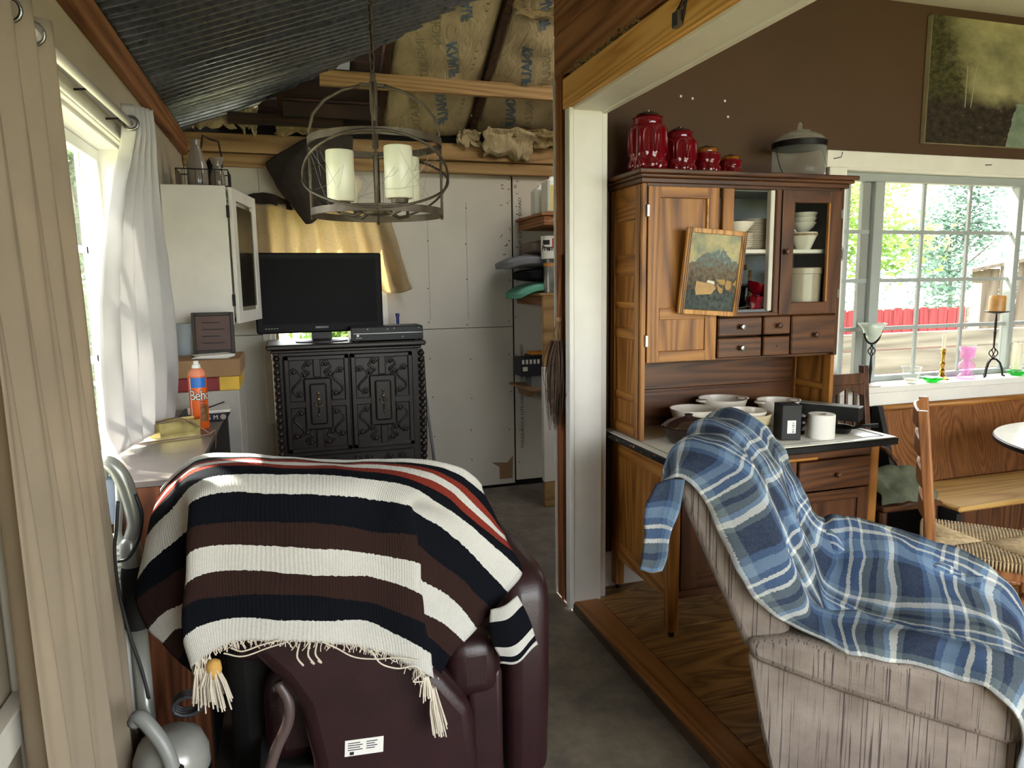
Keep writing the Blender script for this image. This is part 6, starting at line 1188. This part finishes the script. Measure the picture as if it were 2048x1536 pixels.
# ================================================================== DINING CORNER
# ---- oil painting
def art2(m, uv, u, v):
    n0 = m.noise(uv, 2.2, 4, .55); n1 = m.noise(uv, 7, 6, .65); n2 = m.noise(uv, 22, 6, .7)
    sky = m.ramp(m.math('ADD', m.math('MULTIPLY', n0, .7), m.math('MULTIPLY', n1, .3)), [(.35, S(112, 110, 82)), (.6, S(176, 168, 126))])
    d = m.math('ABSOLUTE', m.math('SUBTRACT', u, .62)); tree = m.math('ADD', m.math('ADD', d, m.math('MULTIPLY', m.math('SUBTRACT', n1, .5), .55)), m.math('MULTIPLY', m.math('SUBTRACT', .8, v), .28))
    fol = m.ramp(n2, [(.35, S(34, 34, 24)), (.62, S(82, 78, 48)), (.75, S(112, 104, 66))]); c = m.mix(m.ramp(tree, [(.30, (0, 0, 0, 1)), (.52, (1, 1, 1, 1))]), sky, fol)
    low = m.ramp(m.math('ADD', v, m.math('MULTIPLY', m.math('SUBTRACT', n1, .5), .16)), [(.30, (1, 1, 1, 1)), (.44, (0, 0, 0, 1))]); bank = m.ramp(n2, [(.35, S(28, 26, 24)), (.6, S(62, 52, 42)), (.78, S(120, 100, 82))]); c = m.mix(low, c, bank)
    riv = m.math('ABSOLUTE', m.math('SUBTRACT', u, m.math('ADD', .70, m.math('MULTIPLY', v, -.06)))); wid = m.math('ADD', .035, m.math('MULTIPLY', m.math('SUBTRACT', .36, v), .22)); wat = m.ramp(n1, [(.3, S(96, 112, 98)), (.7, S(138, 150, 128))])
    c = m.mix(m.math('MULTIPLY', m.math('LESS_THAN', riv, m.math('ADD', wid, m.math('MULTIPLY', m.math('SUBTRACT', n1, .5), .06))), m.math('LESS_THAN', v, .36)), c, wat)
    for x0, sl in ((.265, .0), (.285, .07)):
        tr = m.math('ABSOLUTE', m.math('SUBTRACT', u, m.math('ADD', x0, m.math('MULTIPLY', v, sl)))); c = m.mix(m.math('MULTIPLY', m.math('LESS_THAN', tr, .003), m.math('MULTIPLY', m.math('GREATER_THAN', v, .30), m.math('LESS_THAN', v, .63))), c, S(158, 150, 122))
    return c
t = thing('landscape_painting', 'unframed oil painting of a misty forest river above the dining window', 'painting', (3.5, 2.95, 2.12)); px0, px1, pz0, pz1 = 3.122, 4.05, 2.122, 2.735
B(px0, px1, 2.937, 2.968, pz0, pz1, b=.002).build('canvas_sides', plain('canvas_edge', S(172, 160, 130), .8), t)
MB().grid(lambda u, v: (px0+.001+u*(px1-px0-.002), 2.9362, pz0+.001+v*(pz1-pz0-.002)), 1, 1).build('painted_canvas', art('forest_painting', art2), t)
# ---- bench
be = thing('corner_bench', 'long oak bench with a tall panelled back under the dining window', 'bench', (3.7, 2.6, 0))
def back(u, v): return (2.84+2.0*u, 2.835-.13*(1-v), .40+.385*v)
MB().add([(2.84, 2.700, .38), (4.85, 2.700, .38), (4.85, 2.828, .785), (2.84, 2.828, .785), (2.84, 2.722, .38), (4.85, 2.722, .38), (4.85, 2.850, .785), (2.84, 2.850, .785)], [(0, 1, 2, 3), (7, 6, 5, 4), (0, 4, 5, 1), (1, 5, 6, 2), (2, 6, 7, 3), (3, 7, 4, 0)]).build('backrest', M['bench'], be)
MB().tube([(2.835, 2.834, .788), (4.85, 2.834, .788)], .017, 12).build('top_roll', M['oakx'], be, smooth=True); part('seat', M['benchseat'], be, 2.815, 4.85, 2.33, 2.70, .398, .424, b=.008)
part('front_panel', M['chaird'], be, 2.90, 4.85, 2.44, 2.46, .0, .397)
MB().prism([(2.34, 0), (2.84, 0), (2.86, .80), (2.82, .805), (2.69, .43), (2.34, .39)], .03, Matrix(((0, 0, 1, 2.81), (1, 0, 0, 0), (0, 1, 0, 0), (0, 0, 0, 1)))).build('end_panel', M['matteblack'], be)
# ---- round table
tb = thing('round_table', 'round dining table with white top and black edge', 'table', (3.45, 2.0, 0)); MB().lathe([(0, .700), (.545, .700), (.555, .705), (.555, .722), (.548, .726), (0, .726)], (3.45, 2.0, 0), 72).build('edge_band', M['black'], tb, smooth=30); MB().lathe([(0, 0), (.550, 0), (.550, .003), (0, .003)], (3.45, 2.0, .7245), 72).build('table_top', M['enamel'], tb, smooth=30)
MB().lathe([(.035, .04), (.035, .69), (.12, .70)], (3.45, 2.0, 0), 24).build('pedestal', M['chaird'], tb, smooth=30); MB().lathe([(.26, 0), (.26, .015), (.06, .06), (.03, .08)], (3.45, 2.0, 0), 32).build('base', M['chaird'], tb, smooth=40)
# ---- ladder-back chair; local x = forward
lch = thing('ladder_back_chair', 'pine ladder-back chair with a woven rush seat', 'chair', (2.43, 2.135, 0), math.atan2(-.24, .22))
sw, sd = .185, .35
def lp(*a, **k): return MB().tube(*a, **k)
for s_ in (-1, 1):
    MB().add([(x+ (-.055 if z > .5 else 0)*(z-.45)/.5, s_*sw+y, z) for z in (0, .45, .95) for x, y in ((-.018, -.018), (.018, -.018), (.018, .018), (-.018, .018))], [(0, 3, 2, 1), (0, 1, 5, 4), (1, 2, 6, 5), (2, 3, 7, 6), (3, 0, 4, 7), (4, 5, 9, 8), (5, 6, 10, 9), (6, 7, 11, 10), (7, 4, 8, 11), (8, 9, 10, 11)]).build('back_post', M['chairw'], lch, local=True, bev=.005)
    MB().lathe([(.016, 0), (.020, .02), (.018, .08), (.024, .10), (.019, .13), (.022, .28), (.026, .31), (.022, .34), (.026, .36), (.026, .43), (.020, .435)], (sd, s_*(sw+.012), 0), 16).build('leg', M['chairw'], lch, smooth=30, local=True)
    MB().tube([(0, s_*sw, .20), (sd, s_*(sw+.012), .20)], .011, 8).build('stretcher', M['chairw'], lch, local=True); MB().box(.0, sd, s_*sw-.012, s_*sw+.012, .345, .395, b=.003).build('seat_rail', M['chairw'], lch, local=True)
MB().tube([(sd, -sw-.012, .16), (sd, sw+.012, .16)], .011, 8).build('stretcher', M['chairw'], lch, local=True); MB().box(sd-.012, sd+.012, -sw, sw, .345, .395, b=.003).build('seat_rail', M['chairw'], lch, local=True); MB().box(-.012, .012, -sw, sw, .345, .395, b=.003).build('seat_rail', M['chairw'], lch, local=True)
for z in (.56, .68, .80, .91):
    MB().grid(lambda u, v, z=z: (-.012-.055*(z-.45)/.5-.022*math.sin(math.pi*u), -sw+2*sw*u, z-.028+(.056+.012*math.sin(math.pi*u))*v), 12, 2).build('ladder_slat', M['chairw'], lch, local=True, solid=.010)
mb = MB(); hw = sw+.018; nl = 34; x0, x1 = -.02, sd+.03; xc, zc_ = (x0+x1)/2, .412
def rope(a, b_, r=.0042): mb.tube([a, ((a[0]+b_[0])/2, (a[1]+b_[1])/2, a[2]+.002), b_], r, 5)
for i in range(nl):   # four triangles of cord meeting along an X
    q = (i+.5)/nl; y = -hw+2*hw*q; d = min(q, 1-q)
    for sx in (0, 1):
        xe = x0 if sx == 0 else x1; xi = xe+(xc-xe)*2*d; rope((xe, y, .420), (xi, y, .414)); mb.tube([(xe-(.006 if sx == 0 else -.006), y, .418), (xe-(.012 if sx == 0 else -.012), y, .40), (xe-(.006 if sx == 0 else -.006), y, .382)], .0045, 5)
    x = x0+(x1-x0)*q
    for sy in (-1, 1):
        ye = sy*hw; yi = ye*(1-2*d); rope((x, ye, .420), (x, yi, .414)); mb.tube([(x, ye+sy*.006, .418), (x, ye+sy*.012, .40), (x, ye+sy*.006, .382)], .0045, 5)
mb.build('rush_seat', M['rush'], lch, smooth=True, local=True, kind='stuff'); MB().box(x0, x1, -hw, hw, .385, .412).build('seat_core', M['rush'], lch, local=True)
# ---- dark wooden chair beside the cupboard, with clothes on its seat
dc = thing('dark_wooden_chair', 'dark oak chair with carved back standing between cupboard and bench', 'chair', (2.64, 2.66, 0), 0)
for x in (2.475, 2.700):
    MB().add([(x+a, y+b_, z) for z, y in ((0, 2.76), (.44, 2.74), (.86, 2.80), (1.02, 2.815)) for a, b_ in ((-.016, -.018), (.016, -.018), (.016, .018), (-.016, .018))], [(0, 3, 2, 1)]+[(i*4+k, i*4+(k+1) % 4, i*4+4+(k+1) % 4, i*4+4+k) for i in range(3) for k in range(4)]+[(12, 13, 14, 15)]).build('back_post', M['chaird'], dc, bev=.004)
part('crest_rail', M['chaird'], dc, 2.488, 2.686, 2.785, 2.807, .93, .985); part('lower_rail', M['chaird'], dc, 2.488, 2.686, 2.772, 2.79, .60, .635)
MB().prism([(2.488, .90), (2.488, .875), (2.52, .885), (2.585, .915), (2.65, .885), (2.686, .875), (2.686, .93), (2.488, .93)], .016, Matrix.Translation((0, 2.803, 0)) @ Matrix.Rotation(R(90), 4, 'X')).build('arched_rail', M['chaird'], dc)
for x in (2.535, 2.585, 2.635): MB().tube([(x, 2.782, .62), (x, 2.797, .91)], .008, 8).build('spindle', M['chaird'], dc)
part('seat', M['oakdx'], dc, 2.46, 2.80, 2.40, 2.76, .412, .436, b=.008)
for x, y in ((2.48, 2.43), (2.77, 2.43)): MB().lathe([(.015, 0), (.02, .05), (.018, .2), (.024, .3), (.02, .412)], (x, y, 0), 14).build('leg', M['chaird'], dc, smooth=40)
for x in (2.48, 2.77): MB().tube([(x, 2.43, .15), (x, 2.75, .15)], .010, 8).build('stretcher', M['chaird'], dc)
MB().tube([(2.71, 2.76, .64), (2.735, 2.68, .62), (2.75, 2.62, .56), (2.755, 2.60, .44)], .012, 8).build('arm_bracket', M['chaird'], dc, smooth=True)
t = thing('folded_jacket', 'olive green jacket folded on the seat of the dark oak chair', 'jacket', (2.64, 2.56, .436)); gj = cloth_mat('olive_green_cloth', S(92, 96, 78), 0, var=.18, sc=14)
rows = [[(2.49+.30*i/6, 2.43, .438+.006*math.sin(i)) for i in range(7)], [(2.485+.31*i/6, 2.44, .475+.015*math.sin(i*1.7)) for i in range(7)], [(2.48+.31*i/6, 2.50, .50+.02*math.sin(i*2.1)) for i in range(7)], [(2.49+.30*i/6, 2.57, .535+.02*math.sin(i*1.3+1)) for i in range(7)], [(2.50+.28*i/6, 2.64, .545+.012*math.sin(i*2.0)) for i in range(7)], [(2.50+.28*i/6, 2.70, .49) for i in range(7)], [(2.50+.28*i/6, 2.72, .44) for i in range(7)]]
sheet(rows, 6, 6, wob=.014, wsc=14).build('cloth', gj, t, smooth=True, solid=.006)
# ---- on the window sill
zs = .9005
def twist(mb, c, z0, z1, r=.016, n=4, rr_=.0028):
    for k in range(n):
        mb.tube([(c[0]+r*math.sin(math.pi*j/14)*math.cos(2*math.pi*k/n+1.6*j/14), c[1]+r*math.sin(math.pi*j/14)*math.sin(2*math.pi*k/n+1.6*j/14), z0+(z1-z0)*j/14) for j in range(15)], rr_, 5)
t = thing('candle_stand', 'black iron candle stand holding a ruffled white glass flower', 'candle holder', (2.815, 2.89, zs)); c = (2.812, 2.885)
MB().lathe([(0, 0), (.052, 0), (.050, .006), (.012, .012), (.004, .014)], (*c, zs), 28).build('foot', plain('white_foot', S(190, 184, 176), .5), t, smooth=40); MB().lathe([(.003, .01), (.005, .05), (.009, .085), (.005, .13), (.004, .155)], (*c, zs), 12).build('stem', M['iron'], t, smooth=True)
mb = MB(); twist(mb, c, zs+.152, zs+.205); mb.build('twisted_cage', M['iron'], t, smooth=True); MB().tube([(c[0]+.052*math.sin(a), c[1], zs+.278-.062*math.cos(a)) for a in [R(-84+168*k/16) for k in range(17)]], .0055, 8).build('cradle', M['iron'], t, smooth=True); MB().tube([(c[0], c[1], zs+.2), (c[0], c[1], zs+.218)], .006, 8).build('neck', M['iron'], t)
MB().shell([(.004, .0), (.022, .004), (.038, .03), (.046, .06), (.062, .088), (.058, .088), (.040, .058), (.032, .03), (.012, .010)], (*c, zs+.232), 48, Matrix.Identity(4), lambda a, q, z: q*(1+(.16*math.cos(5*a)*max(0, z-.05)/.04))).build('glass_flower', cutglass('milky_glass', S(214, 224, 214), .12, .4), t, smooth=True)
t = thing('glass_votive', 'small clear cut glass votive cup on the window sill', 'votive', (3.08, 2.88, zs)); MB().shell([(0, .001), (.022, 0), (.030, .01), (.040, .035), (.043, .075), (.050, .084), (.046, .082), (.038, .06), (.028, .014), (0, .008)], (3.08, 2.885, zs), 32, None, lambda a, q, z: q*(1+.05*math.cos(8*a+z*40))).build('cup', M['clear'], t, smooth=True); MB().lathe([(0, 0), (.026, 0), (.028, .014), (0, .014)], (3.08, 2.885, zs+.010), 20).build('wax', M['wax'], t)
def leafdish(x, y, r, label):
    t = thing('green_dish', label, 'dish', (x, y, zs), 0, 'green glass dishes'); MB().shell([(0, .001), (r*.4, 0), (r*.7, .010), (r, .024), (r*.95, .026), (r*.6, .014), (0, .006)], (x, y, zs), 40, None, lambda a, q, z: q*(1+.16*math.cos(5*a)*(q/r))).build('dish', M['greeng'], t, smooth=True)
leafdish(3.21, 2.875, .05, 'bright green glass leaf dish beside the brass candlestick'); leafdish(3.84, 2.90, .052, 'pale green glass dish at the foot of the tall white candle')
t = thing('brass_candlestick', 'slim brass candlestick with an ivory taper on the window sill', 'candlestick', (3.345, 2.935, zs)); c = (3.343, 2.935); MB().lathe([(0, 0), (.036, 0), (.036, .006), (.018, .016), (.010, .035), (.014, .045), (.007, .06), (.010, .075), (.015, .083), (.008, .095), (.008, .13), (.013, .14), (.009, .15), (.017, .160), (.013, .164), (0, .164)], (*c, zs), 24).build('stick', M['brass'], t, smooth=30); MB().lathe([(.010, .16), (.010, .232), (.008, .240), (0, .240)], (*c, zs), 16).build('taper', M['wax'], t, smooth=40)
t = thing('pink_glass_vase', 'pink glass candle vase with a bulbous base on the window sill', 'vase', (3.478, 2.905, zs)); MB().shell([(0, .001), (.046, 0), (.048, .006), (.034, .022), (.024, .034), (.036, .050), (.042, .070), (.034, .088), (.020, .100), (.022, .106), (.036, .112), (.034, .14), (.042, .172), (.039, .172), (.030, .14), (.028, .118), (.012, .108), (.010, .03), (0, .01)], (3.478, 2.905, zs), 36, None, lambda a, q, z: q*(1+.03*math.cos(9*a))).build('glass', M['pinkg'], t, smooth=True)
t = thing('tripod_candle_stand', 'tall three-legged iron stand with an amber pillar candle', 'candle holder', (3.66, 2.915, zs)); c = (3.662, 2.905)
for k, a in enumerate((R(200), R(-20), R(90))): MB().tube([(c[0]+r_*math.cos(a), c[1]+r_*math.sin(a)*.6, zs+z_) for r_, z_ in ((.0, .098), (.02, .096), (.045, .075), (.060, .04), (.066, .006), (.078, .004))], .0052, 8).build('leg', M['iron'], t, smooth=True)
mb = MB(); twist(mb, c, zs+.10, zs+.162, .020); mb.build('twisted_cage', M['iron'], t, smooth=True); MB().lathe([(.004, .16), (.0045, .20), (.007, .235), (.008, .245), (.005, .25), (.007, .29), (.003, .345)], (*c, zs), 12).build('stem', M['iron'], t, smooth=True)
MB().lathe([(0, 0), (.02, .004), (.058, .012), (.060, .016), (0, .012)], (*c, zs+.342), 28).build('drip_pan', M['iron'], t, smooth=40); MB().lathe([(.038, 0), (.040, .002), (.040, .078), (.036, .086), (.03, .07), (0, .068)], (*c, zs+.356), 28).build('pillar_candle', plain('amber_wax', S(196, 142, 76), .4, var=.3, sc=10), t, smooth=40)
t = thing('pillar_candle', 'tall white candle standing on the far end of the window sill', 'candle', (3.90, 2.97, zs)); MB().lathe([(.026, 0), (.027, .004), (.026, .165), (.022, .172), (.01, .165), (0, .168)], (3.905, 2.955, zs), 24).build('wax', M['wax'], t, smooth=40); MB().tube([(3.905, 2.955, zs+.165), (3.907, 2.955, zs+.18)], .0012, 5).build('wick', M['ink'], t)
# ================================================================== OUTSIDE
def leafmat(name, a, b):
    m = N(name).set(Roughness=.6); v = m.coord(rnd=False); f = m.noise(v, 2.5, 3); c = m.ramp(f, [(.3, a), (.7, b)]); m.color(c)
    tl = m.n('ShaderNodeBsdfTranslucent'); m.l(c, tl.inputs[0]); mx = m.n('ShaderNodeMixShader'); mx.inputs[0].default_value = .4
    m.l(m.p.outputs[0], mx.inputs[1]); m.l(tl.outputs[0], mx.inputs[2]); m.l(mx.outputs[0], m.t.nodes['Material Output'].inputs[0]); return m.m
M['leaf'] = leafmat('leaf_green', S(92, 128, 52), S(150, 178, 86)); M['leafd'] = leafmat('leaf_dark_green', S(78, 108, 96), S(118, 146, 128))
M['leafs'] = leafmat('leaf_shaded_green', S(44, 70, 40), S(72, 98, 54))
M['bark'] = plain('pale_bark', S(120, 112, 100), .9, var=.2, sc=12)
g = N('yard_ground').set(Roughness=.95); v = g.coord(rnd=False); f = g.noise(v, .9, 5)
g.color(g.ramp(f, [(.38, S(96, 112, 62)), (.6, S(150, 142, 116))]))
struct(B(-30, 40, 5.02, 40, -.5, -.35).build('ground', g.m)); struct(MB().box(-30, -.72, -12, 5.02, -.5, -.35).box(5.05, 40, -12, 5.02, -.5, -.35).box(-30, 40, -30, -12, -.5, -.35).box(-.72, 5.05, -12, -1.46, -.5, -.35).box(2.59, 5.05, 3.09, 5.02, -.5, -.35).build('ground_yard', g.m))
def tree(label, c, rx, rz, th, n, leaf, mat, seed, group='trees outside the windows', tr=.09):
    t = thing('garden_tree', label, 'tree', (c[0], c[1], -.35), 0, group); r_ = random.Random(seed)
    mb = MB(); mb.tube([(c[0], c[1], -.38), (c[0]+.05, c[1], th*.5), (c[0]-.05, c[1]+.1, c[2])], [tr, tr*.8, tr*.4], 8)
    for k in range(6):
        a = r_.uniform(0, 6.28); mb.tube([(c[0], c[1], th*.6+k*.1), (c[0]+math.cos(a)*rx*.4, c[1]+math.sin(a)*rx*.4, c[2]+r_.uniform(-.3, .3)*rz), (c[0]+math.cos(a)*rx*.8, c[1]+math.sin(a)*rx*.8, c[2]+r_.uniform(-.2, .6)*rz)], [tr*.4, tr*.25, tr*.1], 5)
    mb.build('trunk', M['bark'], t, smooth=True)
    vs, fs = [], []
    cl_ = [(r_.gauss(0, .45), r_.gauss(0, .45), r_.gauss(0, .45)) for _ in range(26)]
    for i in range(n):
        q = r_.choice(cl_); p = Vector((c[0]+rx*(q[0]+r_.gauss(0, .16)), c[1]+rx*(q[1]+r_.gauss(0, .16)), c[2]+rz*(q[2]+r_.gauss(0, .16))))
        if p.z < -.3: continue
        a = Vector((r_.gauss(0, 1), r_.gauss(0, 1), r_.gauss(0, 1))).normalized(); b = a.orthogonal().normalized(); s = leaf*r_.uniform(.6, 1.3)
        k = len(vs); vs += [p-a*s, p+b*s*.45, p+a*s, p-b*s*.45]; fs.append((k, k+1, k+2, k+3))
    MB().add(vs, fs).build('foliage', mat, t, kind='stuff')
tree('bright green leafy tree filling the middle of the dining window', (9.4, 12.5, 2.6), 3.2, 2.4, 2.0, 16000, .085, M['leaf'], 1)
tree('pale green tree at the left edge of the dining window', (4.6, 17.5, 3.0), 2.6, 2.6, 2.0, 11000, .085, M['leaf'], 2)
tree('bluish dark green tree behind the weathered shed', (20.0, 17.5, 2.4), 2.4, 2.2, 1.6, 11000, .085, M['leafd'], 3)
tree('tall green tree high in the right panes of the dining window', (15.5, 18.0, 4.4), 3.0, 2.2, 2.0, 11000, .09, M['leaf'], 4)
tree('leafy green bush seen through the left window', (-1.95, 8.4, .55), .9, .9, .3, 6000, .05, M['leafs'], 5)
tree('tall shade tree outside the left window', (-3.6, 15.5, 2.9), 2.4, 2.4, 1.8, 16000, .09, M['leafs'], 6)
tree('bushy tree beyond the window behind the television', (.9, 13.5, 1.2), 1.4, 1.2, .8, 5000, .09, M['leaf'], 8)
tree('shade tree close beside the house dappling the sunlight', (-2.9, 4.2, 4.3), 1.2, .9, 3.6, 420, .10, M['leaf'], 9, tr=.07)
# red board fence, weathered plank wall, shed
M['redp'] = wood('red_fence_paint', S(76, 12, 18), S(116, 26, 32), S(134, 44, 46), 'z', .6, .8); M['plank'] = wood('weathered_plank', S(74, 68, 60), S(104, 98, 88), S(124, 118, 108), 'x', .5, .9)
M['shedw'] = wood('weathered_shed_board', S(58, 50, 42), S(88, 78, 68), S(106, 96, 86), 'z', .5, .9)
fe = thing('board_fence', 'red painted board fence beyond the dining window', 'fence', (10, 9.4, -.35))
x = 8.2; k = 0; rr = random.Random(4)
while x < 10.95:
    w = rr.choice([.14, .19, .19, .22]); h = .93+rr.uniform(-.015, .015); c = .03
    MB().prism([(0, 0), (w, 0), (w, h+.35-c), (w-c, h+.35), (c, h+.35), (0, h+.35-c)], .02, Matrix.Translation((x, 9.42, -.35)) @ Matrix.Rotation(R(90), 4, 'X')).build('picket', M['redp'] if not (k == 99) else M['plank'], fe); x += w+.012; k += 1
MB().box(8.2, 11.08, 9.42, 9.46, .0, .09).build('rail', M['redp'], fe); MB().box(8.2, 11.08, 9.42, 9.46, .55, .64).build('rail', M['redp'], fe)
f2 = thing('picket_fence', 'pale bare board fence between the red fence and the shed', 'fence', (11.6, 9.4, -.35)); x = 11.16
while x < 12.5:
    MB().prism([(0, 0), (.12, 0), (.12, 1.25), (.06, 1.30), (0, 1.25)], .02, Matrix.Translation((x, 9.42, -.35)) @ Matrix.Rotation(R(90), 4, 'X')).build('picket', M['plank'], f2); x += .15
MB().box(11.15, 12.5, 9.42, 9.45, .3, .38).build('rail', M['plank'], f2)
pw = thing('plank_wall', 'low grey weathered plank wall just outside the dining window', 'wall', (4.9, 4.6, -.35))
for i, (z0, z1) in enumerate(((-.35, .10), (.105, .40), (.405, .66), (.665, .86), (.865, 1.0))):
    B(3.6, 6.35, 4.6, 4.65, z0, z1-.004, b=.004).build('plank', M['plank'], pw)
sh = thing('garden_shed', 'weathered grey wooden shed with sloping roof outside the dining window', 'shed', (7.78, 6.38, -.35), R(-45))
for i in range(10):
    x0 = i*.17; MB().box(x0, x0+.165, 0, .03, 0, 1.86+(i+.5)*.17*.22).build('wall_board', M['shedw'], sh, local=True)
for i in range(6):
    y0 = .03+i*.2; MB().box(0, .03, y0, y0+.195, 0, 1.86).build('wall_board', M['shedw'], sh, local=True)
MB().add([(-.12, -.12, 1.84), (1.8, -.12, 2.26), (1.8, 1.3, 2.26), (-.12, 1.3, 1.84), (-.12, -.12, 1.88), (1.8, -.12, 2.30), (1.8, 1.3, 2.30), (-.12, 1.3, 1.88)], [(0, 3, 2, 1), (4, 5, 6, 7), (0, 1, 5, 4), (1, 2, 6, 5), (2, 3, 7, 6), (3, 0, 4, 7)]).build('roof', M['shedw'], sh, local=True)
